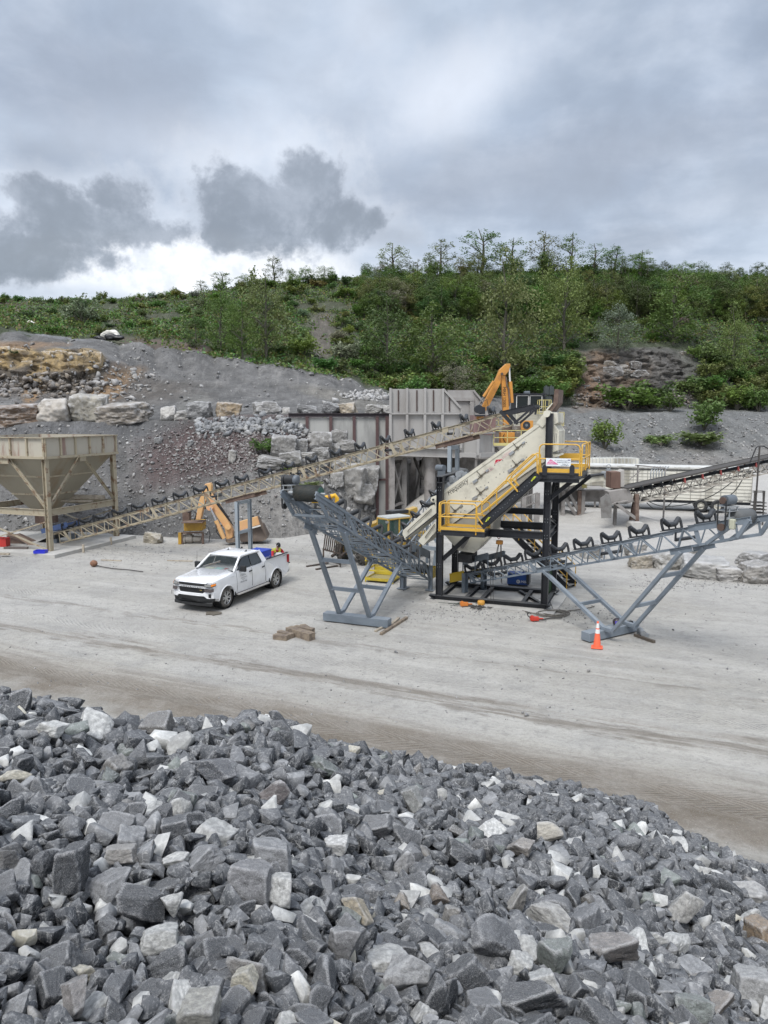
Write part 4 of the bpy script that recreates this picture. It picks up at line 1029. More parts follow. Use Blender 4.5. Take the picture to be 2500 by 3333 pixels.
# ------------------------------------------------------------------ hopper bin at the left
def hopper():
 f0 = G(165, 1805); b0 = G(380, 1755); v = V((b0.x - f0.x, b0.y - f0.y, 0)); D = v.length; v.normalize(); u = V((-v.y, v.x, 0)); Wd = 5.6    # u to the left
 root = thing('hopper_bin', f0, 'tan steel hopper bin on tall legs over the start of the long tan conveyor', 'hopper')
 ax = lambda s, t, z: f0 + u * s + v * t + V((0, 0, z))
 zt = onp(160, 1425, f0, V((0, 1, 0))).z; zr = onp(160, 1490, f0, V((0, 1, 0))).z; zm = onp(165, 1670, f0, V((0, 1, 0))).z
 Z = V((0, 0, 1))
 for (s, t) in ((0, 0), (0, D), (Wd, 0), (Wd, D)):
  m = MB(); m.ibeam(ax(s, t, 0), ax(s, t, zr if t or s else zr + .05), .26, .26, .03, u); m.box(ax(s, t, .02), (.5, .5, .04), (u, v, Z)); m.build('leg', TAN, root)
 w = MB(); hz = zt - zr; out = .12
 C4 = [(-out, -out), (-out, D + out), (Wd + out, D + out), (Wd + out, -out)]
 for i in range(4):
  a, b = C4[i], C4[(i + 1) % 4]; p, q = ax(*a, zr), ax(*b, zr); d = (q - p).normalized(); nrm_ = d.cross(Z)
  cen = ax(Wd / 2, D / 2, zr)
  if nrm_.dot(cen - p) > 0: nrm_ = -nrm_
  w.box((p + q) / 2 + Z * (hz / 2), ((q - p).length, .03, hz), (d, nrm_, Z))
 w.build('upper_panel', TANL, root)
 rb = MB()
 for i in range(4):
  a, b = C4[i], C4[(i + 1) % 4]; p, q = ax(*a, zr), ax(*b, zr); d = (q - p).normalized(); nrm_ = d.cross(Z); cen = ax(Wd / 2, D / 2, zr)
  if nrm_.dot(cen - p) > 0: nrm_ = -nrm_
  for k in range(6): o = p.lerp(q, k / 5) + nrm_ * .06; rb.box(o + Z * (hz / 2), (.10, .12, hz - .02), (d, nrm_, Z))
  for zz in (0, hz): rb.box((p + q) / 2 + nrm_ * .07 + Z * zz, ((q - p).length + .2, .16, .05 if zz else .14), (d, nrm_, Z))
 rb.build('rib', TAN, root)
 # pyramid below
 zc = zm - .55 + .2; cs, ct = Wd / 2, D / 2; hm = MB(); tp = [(0.02, 0.02), (0.02, D - .02), (Wd - .02, D - .02), (Wd - .02, .02)]; bt = [(cs - .45, ct - .45), (cs - .45, ct + .45), (cs + .45, ct + .45), (cs + .45, ct - .45)]
 for i in range(4):
  j = (i + 1) % 4; hm.quad(ax(*tp[i], zr - .03), ax(*tp[j], zr - .03), ax(*bt[j], zc), ax(*bt[i], zc))
 cone = hm.build('funnel', mat('tan_funnel_plate', (.30, .275, .21), .65, 0, (.25, .19, .12), .9, .5, .7, streak=True), root)
 so_ = cone.modifiers.new('t', 'SOLIDIFY'); so_.thickness = .03
 for f in (.33, .66):
  r = MB(); L = lambda p, q: tuple(a + (b - a) * f for a, b in zip(p, q)); z = zr + (zc - zr) * f
  for i in range(4):
   j = (i + 1) % 4; a, b = L(tp[i], bt[i]), L(tp[j], bt[j]); r.bar(ax(*a, z), ax(*b, z), .14, .13)
  r.build('hoop_beam', TAN, root)
 ch = MB();
 for i in range(4):
  j = (i + 1) % 4; ch.quad(ax(*bt[i], zc), ax(*bt[j], zc), ax(*bt[j], zc - .7), ax(*bt[i], zc - .7))
 ch.build('chute', RUSTY, root)
 mid = MB();
 for p, q in (((0, 0), (0, D)), ((0, D), (Wd, D)), ((Wd, D), (Wd, 0)), ((Wd, 0), (0, 0))): mid.ibeam(ax(*p, zm), ax(*q, zm), .16, .36, .02)
 mid.build('ring_beam', TAN, root)
 for s, t0_, dd in ((0, 0, 1), (0, D, -1)):
  pass
 br = []
 for (p, q) in (((0, 0, zm + .15), (0, D * .47, zr - .1)), ((0, D, zm + .15), (0, D * .53, zr - .1)), ((0, 0, zm + .15), (Wd * .45, 0, zr - .1)), ((Wd, 0, zm + .15), (Wd * .55, 0, zr - .1))):
  MB().ibeam(ax(*p), ax(*q), .13, .13, .015).build('brace', TAN, root)
 MB().box(ax(-.16, D * .5, zr - .15), (.03, .5, .36), (u, v, Z)).build('gusset', TAN, root); gp = MB(); gp.box(ax(Wd * .5, -.16, zr - .15), (.75, .03, .46), (u, v, Z)); gp.build('gusset', TAN, root)
 for (p, q) in (((Wd, 0, 1.9), (0.2, 0, .25)), ((Wd, 0, .25), (0.1, 0, 1.85)), ((Wd, D, 1.9), (0, D, .25)), ((Wd, D, .3), (.0, D, 1.9))):
  MB().bar(ax(*p), ax(*q), .12, .06).build('cross_brace', TAN, root)
 pl = MB(); a = ax(-.3, D * .30, zm + .35); pl.bar(ax(cs - .6, D * .55, zm + .28), ax(-.05 + .4, D * .72, zm + .22), .3, .08); pl.bar(ax(cs - .5, D * .7, zm + .45), ax(.3, D * .9, zm + .35), .25, .25);
 pp = pl.build('timber_plank', WOODL); tag(pp, 'rough timber planks lying on the ring beam inside the tan hopper legs', 'plank')
 return f0, u, v, D, ax
hp_f0, hp_u, hp_v, hp_D, hp_ax = hopper()
def pad():
 Z = V((0, 0, 1)); a = G(178, 1818); b = G(443, 1752); d = V((b.x - a.x, b.y - a.y, 0)).normalized(); u = V((-d.y, d.x, 0)); L = (b - a).length
 m = MB(); m.box(a + d * (L / 2) + u * 5.5 + Z * .07, (L, 11, .26), (d, u, Z)); o = m.build('concrete_pad', CONC, None, .02, loc=a); tag(o, 'pale concrete slab under the tan hopper', 'slab')
 for px, py, h in ((272, 1798, .5), (362, 1772, .5)):
  q = G(px, py); m = MB(); m.box(q + Z * .2, (.10, .10, h)); o = m.build('stake', WOODL, None, loc=q); tag(o, 'short wooden stake beside the concrete slab, ' + ('nearer the hopper corner' if px < 300 else 'nearer the rubble bank'), 'stake', 'stakes by the concrete slab')
 return d, u
pad()
# ------------------------------------------------------------------ screening plant
F0, F1 = G(1430, 1938, .2), G(1772, 1968, .2); F0.z = F1.z = 0; U = V((F1.x - F0.x, F1.y - F0.y, 0)).normalized(); Vv = V((-U.y, U.x, 0)); WU = (F1 - F0).length; Zz = V((0, 0, 1))
DV = max(1.9, (G(1462, 1895, .2) - F0).dot(Vv))
def pf(x, y, t=0.0): return onp(x, y, F0 + Vv * t, Vv)
def fu(s, t, z): return F0 + U * s + Vv * t + Zz * z
def rail_tube(mb, pts, r=.028): mb.path(pts, r, 7)
def rounded(pts, r=.14, n=4):
 out = [V(pts[0])]
 for i in range(1, len(pts) - 1):
  a, b, c = V(pts[i - 1]), V(pts[i]), V(pts[i + 1]); rr = min(r, (a - b).length / 2, (c - b).length / 2)
  p, q = b + (a - b).normalized() * rr, b + (c - b).normalized() * rr
  for k in range(n + 1): s = k / n; out.append(p * (1 - s) ** 2 + b * (2 * s * (1 - s)) + q * s * s)
 out.append(V(pts[-1])); return out
def screen_plant():
 root = thing('screening_plant', F0, 'cream inclined vibrating screen on a black steel frame with yellow railed walkways', 'screening plant')
 # ground skids
 for t, (a, b) in ((0, (-.42, WU + .25)), (DV, (-.42, WU + .25))):
  m = MB(); p, q = fu(a, t, .0), fu(b, t, .0)
  for zz, hh in ((.21, .02), (.01, .02)): m.box((p + q) / 2 + Zz * (zz if zz > .1 else .02), ((q - p).length - (0 if zz > .1 else .5), .3, hh), (U, Vv, Zz))
  m.box((p + q) / 2 + Zz * .12, ((q - p).length - .35, .02, .17), (U, Vv, Zz)); m.bar(p + U * .25 + Zz * .02, p + Zz * .20, .28, .02, U); m.bar(q - U * .25 + Zz * .02, q + Zz * .20, .28, .02, U)
  m.build('skid_beam', BLACK, root)
 for s in (0, 1.1, 1.75, WU - .9, WU):
  m = MB(); m.ibeam(fu(s, .15, .11), fu(s, DV - .15, .11), .16, .16, .02); m.build('cross_beam', BLACK, root)
 m = MB(); m.ibeam(fu(WU - 1.4, DV - .2, .1), fu(WU - .1, .3, .1), .12, .12, .015); m.build('cross_beam', BLACK, root)
 zl = pf(1430, 1552).z; zr = pf(1775, 1345).z
 posts = [(0, 0, zl), (WU, 0, zr), (0, DV, zl), (WU, DV, zr - 1.9)]
 for s, t, z in posts:
  m = MB(); m.ibeam(fu(s, t, .22), fu(s, t, z), .26, .26, .022, U); m.build('post', BLACK, root)
  bl = MB()
  for zz in (1.5, 2.95, 3.6, 4.7):
   if zz < z: bl.bolts([fu(s + i * .05, t - .135, zz + j * .06) for i in (-1, 1) for j in (-1, 1)], -Vv, .014, .012)
  bl.build('bolts', GALV, root)
 zm = pf(1660, 1728).z - .12
 B = lambda p, q, w=.2, h=.3, n='frame_beam': MB().ibeam(p, q, w, h, .02).build(n, BLACK, root)
 B(fu(0, -.25, zl - .1), fu(0, DV + 1.2, zl - .1), .24, .26)
 B(fu(.14, 0, zm), fu(WU - .14, 0, zm)); B(fu(.14, DV, zm), fu(WU - .14, DV, zm)); B(fu(.14, DV, zm + .62), fu(WU - .14, DV, zm + .62), .18, .26)
 B(fu(WU, .14, zm), fu(WU, DV - .14, zm)); B(fu(0, .14, zm), fu(0, DV - .14, zm)); B(fu(WU, .14, 5.35), fu(WU, DV - .14, 5.35)); B(fu(WU, .14, zm + .7), fu(WU, DV - .14, zm + .2), .14, .14)
 for t in (0, DV):
  B(fu(.13, t, 1.75), fu(1.25, t, zm - .15), .18, .18, 'brace')
 B(pf(1776, 1633), pf(1880, 1552, -.1), .16, .16, 'brace'); B(fu(WU + .05, DV, 4.0), fu(WU + 1.4, DV, 5.2), .16, .16, 'brace'); B(fu(WU, .2, 3.9), fu(WU, DV - .2, 5.2), .12, .12, 'brace')
 # the screen body
 t1, t2 = .45, 2.2
 def side(poly, t, th, name, m, bev=0):
  pts = [pf(x, y, t) for x, y in poly]; mb = MB(); mb.prism(pts, Vv * th); return mb.build(name, m, root, bevel=bev)
 plate = [(1409, 1617), (1443, 1609), (1600, 1497), (1762, 1382), (1776, 1374), (1778, 1500), (1745, 1517), (1620, 1602), (1477, 1702), (1440, 1728), (1424, 1662)]
 sp = side(plate, t1, .05, 'side_plate', CREAM)
 side([(x, y) for x, y in plate], t2, .05, 'side_plate', CREAM)
 low = [(1442, 1733), (1477, 1704), (1745, 1519), (1775, 1502), (1775, 1540), (1759, 1555), (1605, 1702), (1602, 1735), (1544, 1799), (1493, 1792)]
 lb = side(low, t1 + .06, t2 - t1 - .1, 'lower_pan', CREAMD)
 fh = side([(1443, 1737), (1475, 1731), (1601, 1731), (1603, 1736), (1544, 1800), (1493, 1793)], t1 + .02, t2 - t1, 'fines_hopper', CREAM)
 st = MB(); st.prism([pf(*q, t1 + .018) for q in ((1498, 1760), (1508, 1748), (1528, 1752), (1520, 1768), (1508, 1786), (1500, 1784))], Vv * -.004); st.build('scuff_patch', mat('bare_grey_patch', (.22, .21, .20), .6), fh)
 spout = MB(); a = pf(1500, 1796, 1.3); b = pf(1545, 1800, 1.3); spout.prism([a - Vv * .5, b - Vv * .5, b + Vv * .5, a + Vv * .5], Zz * -.35); spout.build('rubber_spout', RUBBER, root)
 m = MB(); p, q = pf(1443, 1606, t1), pf(1762, 1379, t1)
 m.bar(p, q, .08, .05, Vv); m.bar(p + Zz * .06 + Vv * .1, q + Zz * .06 + Vv * .1, .03, .10); m.build('top_rim', CREAM, root)
 dk = MB(); dk.bar((p + Vv * ((t2 - t1) / 2)) - Zz * .25, (q + Vv * ((t2 - t1) / 2)) - Zz * .25, t2 - t1 - .06, .04); dk.build('screen_deck', DUSTY, root)
 sl_ = (q - p).normalized(); up_ = sl_.cross(Vv); up_ = -up_ if up_.z < 0 else up_
 mv = MB()
 for k, f in enumerate((.02, .09, .16)):
  o = p.lerp(q, f) + Vv * (.35 + .35 * k) + up_ * .15; mv.box(o, (.5, .4, .28), (sl_, Vv, up_)); mv.tube(o + up_ * .2 - Vv * .25, o + up_ * .2 + Vv * .25, .14, 12)
 mv.build('vibrator_motor', GALV, root)
 no = MB(); c = pf(1411, 1626, t1 - .01); no.tube(c, c + Vv * (t2 - t1), .13, 18); no.tube(c - Vv * .02, c, .10, 16); no.build('pivot_tube', CREAM, root)
 MB().tube(c - Vv * .06, c - Vv * .02, .045, 10).build('pivot_pin', BLACK, root)
 c1 = side([(1312, 1726), (1310, 1738), (1319, 1757), (1424, 1673), (1421, 1650), (1411, 1643), (1403, 1646)], t1, t2 - t1 - .1, 'discharge_chute', CREAM)
 c2 = side([(1363, 1757), (1362, 1762), (1377, 1776), (1421, 1727), (1424, 1694), (1415, 1698)], t1, t2 - t1 - .1, 'discharge_chute', CREAM)
 for cc, (a, b) in ((c1, ((1327, 1731), (1405, 1656))), (c2, ((1384, 1750), (1415, 1706)))):
  m = MB(); m.path([pf(*a, t1 - .04), pf(a[0] + 3, a[1] - 6, t1 - .06), pf(*b, t1 - .05)], .016, 6); m.build('tie_rod', mat('brown_rod', (.10, .085, .06), .6), cc)
 lin = MB(); lin.prism([pf(*q, t1 - .012) for q in ((1318, 1752), (1323, 1752), (1423, 1674), (1423, 1668))], Vv * .01); lin.build('rubber_lip', RUBBER, c1)
 # clamping arms with silver shoes
 for (x, y, k) in ((1566, 1549, 1), (1564, 1604, 1), (1684, 1458, 1), (1681, 1513, 1), (1481, 1663, 1)):
  o = pf(x, y, t1 - .03); ex = pf(x + 20, y - 17, t1 - .03) - o; dn_ = pf(x - 19, y + 17, t1 - .03) - o; rd = pf(x - 15, y - 17, t1 - .03) - o
  m = MB(); m.path([o, o + ex * .95], .016, 6); m.path([o, o + dn_ * .95], .016, 6); m.path([o, o + rd], .012, 6); m.box(o, (.09, .05, .09), (sl_, Vv, up_)); a = m.build('clamp_arm', mat('brown_rod', (.10, .085, .06), .6), root)
  s_ = MB(); s_.box(o + ex, (.13, .05, .07), (sl_, Vv, up_)); s_.box(o + dn_, (.22, .06, .11), (sl_, Vv, up_)); s_.build('clamp_shoe', GALV, a)
 bl = MB(); rr = random.Random(4)
 for f in np.linspace(.1, .97, 22):
  for g in (.22, .55, .85):
   if rr.random() < .3: continue
   a = pf(1443 + f * 320, 1609 - f * 230, t1); b = pf(1477 + f * 280, 1702 - f * 190, t1); bl.bolts([a.lerp(b, g + rr.uniform(-.03, .03))], -Vv, .022, .008)
 bl.build('bolt_pattern', mat('bolt_grey', (.20, .20, .19), .5), sp)
 # lettering
 o = pf(1459, 1613, t1 - .004); e_ = pf(1522, 1570, t1 - .004); X = (e_ - o); ln = X.length; X.normalize(); Yv = (Zz - X * Zz.dot(X)).normalized()
 DKM = mat('black_lettering', (.01, .01, .01), .6); RDM = mat('red_decal', (.50, .015, .04), .5); WHM = mat('white_decal', (.85, .85, .85), .5); PKM = mat('pink_decal', (.72, .20, .36), .5)
 text('Frequency', .29, o + Yv * -.02, X, Yv, DKM, 'decal_text', root, .002, shear=.45, xs=ln / 1.18)
 cx = pf(1620, 1504, t1 - .004); tri = MB(); tri.prism([pf(*q, t1 - .004) for q in ((1609, 1512), (1614, 1496), (1636, 1495))], -Vv * .003); lg = tri.build('logo_triangle', RDM, root)
 for k in range(3): pass
 ln_ = MB()
 for k, (a, b) in enumerate(((-.62, -.25), (-.66, -.30), (-.70, -.34), (.18, .62), (.26, .66), (.34, .70))):
  yy = -.12 + .05 * (k % 3) if a < 0 else .0 + .05 * (k % 3); ln_.bar(cx + X * a + Yv * yy - Vv * .003, cx + X * b + Yv * yy - Vv * .003, .005, .004, Vv)
 ln_.build('logo_lines', PKM, lg); text('TCI', .12, cx - X * .13 + Yv * -.055 - Vv * .005, X, Yv, WHM, 'logo_text', lg, .002, shear=.2)
 # feed end hood
 side([(1789, 1343), (1814, 1343), (1817, 1376), (1800, 1385), (1789, 1381)], .15, 1.9, 'feed_hood', CREAM, .02)
 side([(1789, 1384), (1806, 1383), (1820, 1404), (1818, 1466), (1797, 1474), (1797, 1400)], .15, 1.9, 'end_cover', CREAM, .02)
 side([(1783, 1386), (1797, 1394), (1797, 1480), (1784, 1490)], .3, .05, 'side_plate', CREAM)
 side([(1797, 1478), (1816, 1480), (1821, 1484), (1801, 1490)], .15, 1.5, 'end_flap', CREAM)
 m = MB()
 for x in (1801, 1807, 1812): m.bar(pf(x, 1410, .145), pf(x - 2, 1440, .145), .02, .012, Vv)
 m.build('end_handle', DUSTY, root)
 side([(1805, 1266), (1819, 1267), (1816, 1311), (1795, 1340), (1781, 1338), (1801, 1312)], .5, 1.5, 'rusty_feed_chute', RUSTY)
 side([(1779, 1339), (1777, 1333), (1796, 1312), (1800, 1312)], .42, .08, 'chute_edge', CREAM)
 c = pf(1781, 1347, .0); m = MB(); m.tube(c - Vv * .16, c + Vv * .9, .13, 18); m.build('pivot_tube', CREAM, root)
 side([(1746, 1376), (1765, 1352), (1777, 1341), (1777, 1380), (1765, 1392)], .4, .06, 'head_gusset', CREAM)
 # platforms, rails and the inclined walkway along the front
 def platform(corners, name, kick=.16):
  """corners: deck polygon at one height (front-left, front-right, back-right, back-left)"""
  m = MB(); m.prism(corners, Zz * -.03); m.build('deck', mat('deck_grating', (.10, .10, .095), .7, dust=.5), root)
  fr = MB(); kk = MB()
  n = len(corners)
  for i in range(n):
   a, b = corners[i], corners[(i + 1) % n]; fr.ibeam(a - Zz * .13, b - Zz * .13, .08, .2, .012)
  fr.build('deck_frame', BLACK, root); return
 # lower platform
 fl = pf(1434, 1723, -.9); zd = fl.z; fr_ = V(onp(1577, 1724, fl, Vv)); fr_ = V((fr_.x, fr_.y, zd)); Dp = .95
 bl_, br_ = fl + Vv * Dp, fr_ + Vv * Dp; platform([fl, fr_, br_, bl_], 'lower')
 k = MB()
 for a, b in ((fl, fr_), (bl_, br_), (fl, bl_)): k.bar(a + Zz * .05, b + Zz * .05, .02, .12)
 k.build('kick_plate', YELLOW, root)
 rh = 1.07; rs = MB(); xr = onp(1549, 1724, fl, Vv); xr = V((xr.x, xr.y, zd))
 rail_tube(rs, rounded([fl - Zz * .08, fl + Zz * rh, xr + Zz * rh, xr - Zz * .15])); rail_tube(rs, [fl + Zz * .52, xr + Zz * .52])
 rail_tube(rs, rounded([bl_, bl_ + Zz * rh, br_ + Zz * rh, br_])); rail_tube(rs, [bl_ + Zz * .52, br_ + Zz * .52])
 rail_tube(rs, rounded([fl - Zz * .08 - U * .06, fl + Zz * rh - U * .06, bl_ + Zz * rh - U * .06, bl_ - U * .06])); rail_tube(rs, [fl + Zz * .52 - U * .06, bl_ + Zz * .52 - U * .06]); rail_tube(rs, [bl_ + U * .08, bl_ + U * .08 + Zz * rh])
 rs.build('guard_rail', YELLOW, root)
 # inclined stair
 s0, s1 = pf(1564, 1712, -.88), pf(1752, 1545, -.88)
 for t in (0, .78):
  a, b = s0 + Vv * t, s1 + Vv * t; m = MB(); m.ibeam(a, b, .07, .36, .015, chan=1); m.build('stair_stringer', BLACK, root)
 m = MB()
 for i in range(11): c = s0.lerp(s1, (i + .5) / 11) + Vv * .39 + Zz * .02; m.box(c, (.25, .72, .03), (U, Vv, Zz))
 m.build('stair_treads', MATS['deck_grating'], root)
 mk = MB()
 for f in (.12, .91):
  for j in range(3): c = s0.lerp(s1, f + j * .014) - Vv * .045; mk.box(c + Zz * (.03 * (j % 2)), (.05, .006, .16), (U, Vv, (Zz * .8 + U * .6)))
 mk.build('paint_mark', mat('lime_marker_paint', (.55, .62, .05), .6), root)
 bb = MB()
 for i in range(12):
  c = s0.lerp(s1, (i + .5) / 12) - Vv * .038; bb.bolts([c + U * .05, c - U * .05 + Zz * -.05], -Vv, .012, .008)
 bb.build('bolts', GALV, root)
 for t in (-.05, .83):
  m = MB(); q = lambda x, y: pf(x, y, -.88) + Vv * t
  rail_tube(m, rounded([q(1553, 1652), q(1643, 1567), q(1652, 1562), q(1686, 1600)], .16)); rail_tube(m, rounded([q(1556, 1672), q(1566, 1672), q(1672, 1583)], .1)); rail_tube(m, rounded([q(1553, 1652), q(1553, 1680), q(1572, 1706)], .12))
  rail_tube(m, rounded([q(1648, 1574), q(1650, 1556), q(1736, 1478), q(1748, 1480), q(1750, 1540)], .2)); rail_tube(m, rounded([q(1684, 1596), q(1664, 1572), q(1668, 1560), q(1746, 1492)], .14))
  rail_tube(m, [q(1602, 1606), q(1604, 1670)]) if t > 0 else None
  m.build('guard_rail', YELLOW, root)
 # upper platform
 tf = -.62; A = pf(1754, 1537, tf); zu = A.z; Bc = onp(1886, 1543, A, Vv); Bc = V((Bc.x, Bc.y, zu)); Cc = G(1921, 1522, zu); Dd = A + Vv * ((Cc - A).dot(Vv))
 Cc = Bc + Vv * ((Cc - A).dot(Vv))
 platform([A, Bc, Cc, Dd], 'upper')
 MB().ibeam(A - Zz * .2 + Vv * .05, Bc - Zz * .2 + Vv * .05, .12, .34, .015).build('platform_beam', BLACK, root); MB().ibeam(Dd - Zz * .2, Cc - Zz * .2, .12, .3, .015).build('platform_beam', BLACK, root)
 k = MB()
 for a, b in ((A, Bc), (Bc, Cc), (Dd, Cc)): k.bar(a + Zz * .08, b + Zz * .08, .02, .15)
 k.build('kick_plate', YELLOW, root)
 lug = MB()
 for x in (1773, 1862):
  c = onp(x, 1530, A - Vv * .03, Vv); lug.prism([c - U * .09 - Zz * .2, c + U * .09 - Zz * .2, c + U * .09 + Zz * .12, c + U * .04 + Zz * .19, c - U * .04 + Zz * .19, c - U * .09 + Zz * .12], Vv * -.04)
 lug.build('lifting_lug', BLACK, root)
 rs = MB();
 rail_tube(rs, rounded([A - Zz * .08, A + Zz * rh, Bc + Zz * rh, Bc - Zz * .1], .2)); rail_tube(rs, [A + Zz * .52, Bc + Zz * .52])
 B2, C2 = Bc + U * .07, Cc + U * .07
 rail_tube(rs, rounded([B2 - Zz * .1, B2 + Zz * rh, C2 + Zz * rh, C2 - Zz * .05])); rail_tube(rs, [B2 + Zz * .52, C2 + Zz * .52]); h = (B2 + C2) / 2; rail_tube(rs, [h, h + Zz * rh])
 rail_tube(rs, rounded([Dd, Dd + Zz * rh, Cc + Zz * rh, Cc])); rail_tube(rs, [Dd + Zz * .52, Cc + Zz * .52]); h = (Bc.lerp(A, .9));
 rs.build('guard_rail', YELLOW, root)
 m = MB(); m.bar(onp(1822, 1487, Cc, Vv), onp(1893, 1487, Cc, Vv), .05, .30); m.build('drive_guard', YELLOW, root)
 # company banner on the rail
 bA = onp(1776.5, 1517, A - Vv * .05, Vv); w_ = (onp(1857.5, 1518.5, A - Vv * .05, Vv) - bA).length; h_ = onp(1777, 1491, A - Vv * .05, Vv).z - bA.z
 bn = thing('sign_board', bA, 'white company sign with a pink triangle logo tied to the upper yellow rail', 'sign')
 m = MB(); m.box(bA + U * (w_ / 2) + Zz * (h_ / 2), (w_, .006, h_), (U, Vv, Zz)); m.build('board', mat('white_board', (.80, .84, .86), .4), bn)
 f = bA - Vv * .006; TX = lambda s, z: f + U * (w_ * s) + Zz * (h_ * z)
 m = MB(); m.prism([TX(.03, .32), TX(.51, .25), TX(.185, .9)], -Vv * .002); lt = m.build('logo_triangle', PKM, bn)
 m = MB(); m.box(TX(.25, .19), (w_ * .46, .002, h_ * .035), (U, Vv, Zz)); m.build('logo_line', PKM, bn)
 text('TCI', h_ * .40, TX(.10, .36) - Vv * .003, U, Zz, WHM, 'logo_text', lt, .001, xs=1.0)
 GT = mat('blue_grey_lettering', (.09, .12, .17), .6)
 for s_, x_, z_, sz in (('TCI Manufacturing &', .34, .66, .19), ('Equipment Sales, Inc.', .45, .46, .19), ('Walker, IL', .66, .22, .17), ('815.279.8600', .60, .05, .18)):
  text(s_, h_ * sz, TX(x_, z_), U, Zz, GT, 'sign_text', bn, .001, shear=.15, xs=1.0)
 m = MB(); m.box(TX(.93, .80), (w_ * .10, .002, h_ * .10), (U, Vv, Zz)); m.build('flag_mark', mat('navy_mark', (.06, .03, .22), .5), bn)
 return root
PLANT = screen_plant()
def rear_stairs():
 root = thing('steel_stairs', G(1862, 1912), 'black steel stairs with yellow handrails running down behind the screening frame', 'stairs')
 a = P(1655, 1706, 34.9); b = G(1858, 1912); d = V((b.x - a.x, b.y - a.y, 0)).normalized(); n = V((-d.y, d.x, 0)) * .38
 for s in (-1, 1): MB().ibeam(a + n * s, b + n * s + Zz * .05, .06, .32, .015, chan=1).build('stringer', BLACK, root)
 m = MB()
 for i in range(14): c = a.lerp(b, (i + .5) / 14); m.box(c, (.26, .72, .03), (d, n.normalized(), Zz))
 m.build('treads', MATS['deck_grating'], root)
 for s in (-1, 1):
  m = MB(); m.path([a + n * s + Zz * .95, b + n * s + Zz * .95], .024, 7); m.path([a + n * s + Zz * .5, b + n * s + Zz * .5], .02, 7)
  for i in range(5): c = a.lerp(b, i / 4) + n * s; m.path([c, c + Zz * .95], .022, 7)
  m.build('handrail', YELLOW, root)
rear_stairs()
def chain_hoist():
 top = pf(1624, 1737, .2); root = thing('chain_hoist', top, 'orange chain hoist hanging from the black frame by a red shackle', 'hoist')
 m = MB(); m.path([top + U * -.06 + Zz * .05, top + U * -.08 - Zz * .12, top - Zz * .22, top + U * .08 - Zz * .12, top + U * .06 + Zz * .05], .018, 6); m.build('shackle', RED, root)
 c = pf(1626, 1765, .2); m = MB(); m.box(c, (.18, .16, .17), (U, Vv, Zz)); m.tube(c - U * .13, c + U * .13, .085, 14); m.build('body', ORANGE, root, bevel=.02)
 m = MB()
 for (x0, x1, y1) in ((1622, 1606, 1842), (1624, 1612, 1842), (1629, 1634, 1900), (1632, 1631, 1896)): m.path([pf(x0, 1772, .2), pf((x0 + x1) / 2, (1772 + y1) / 2, .2), pf(x1, y1, .2)], .014, 5)
 m.build('chain', mat('dull_chain', (.09, .085, .08), .5, .5), root)
chain_hoist()
def second_chains():
 q = pf(1598, 1742, -.1); root = thing('hanging_chain', q, 'pair of thin chains hanging in front of the right conveyor below the yellow platform', 'chain')
 m = MB()
 for x in (1596, 1604): m.path([pf(x, 1842, -.1), pf(x + 1, 1905, -.1), pf(x + 2, 1962, -.1)], .010, 5)
 m.build('chain_link_run', MATS['dull_chain'], root)
second_chains()
def welder():
 a, b = G(1650, 1905), G(1720, 1910); d = V((b.x - a.x, b.y - a.y, 0)).normalized(); n = V((-d.y, d.x, 0)); W = (b - a).length; H = onp(1650, 1866, a, V((0, 1, 0))).z
 root = thing('welding_machine', a, 'blue welding machine standing on the ground behind the right conveyor', 'welder')
 c = a + d * (W / 2) + n * .28
 MB().box(c + Zz * (H / 2 + .04), (W, .56, H - .04), (d, n, Zz)).build('case', BLUE, root, bevel=.03)
 m = MB(); m.box(c + d * (W / 2 - .04) + Zz * (H / 2 + .05), (.12, .6, H - .1), (d, n, Zz)); m.build('front_panel', BLACK, root)
 m = MB(); m.box(c + Zz * .04, (W * .9, .5, .07), (d, n, Zz)); m.build('base', BLACK, root)
 f = a + d * (W * .52) - n * .012 + Zz * (H * .38); m = MB(); m.tube(f, f - n * .004, .085, 18); m.build('logo_disc', WHITE, root)
 text('Miller', .16, f + d * .12 - Zz * .05 - n * .004, d, Zz, MATS['white_decal'], 'logo_text', root, .002)
 text('M', .12, f - d * .05 - Zz * .045 - n * .008, d, Zz, BLUE, 'logo_letter', root, .002)
 m = MB(); m.path([c + d * .35 + Zz * H, c + d * .35 + Zz * (H + .1), c + d * .2 + Zz * (H + .1), c + d * .2 + Zz * H], .02, 6); m.build('lifting_eye', BLACK, root)
welder()
def cylinder():
 q = G(1782, 1936); root = thing('gas_cylinder', q, 'dark green gas cylinder standing by the right front post', 'gas cylinder')
 MB().lathe([(0, 0), (.17, 0), (.18, .03), (.18, .95), (.15, 1.08), (.06, 1.15), (.05, 1.2), (0, 1.2)], q, Zz, 20).build('body', mat('bottle_green', (.035, .07, .035), .5, dust=.2), root)
 MB().tube(q + Zz * 1.2, q + Zz * 1.32, .035, 10).build('valve', mat('brass', (.35, .24, .08), .35, .8), root)
 m = MB(); m.tube(q + Zz * .62, q + Zz * .66, .19, 20); m.build('strap', BLACK, root)
cylinder()
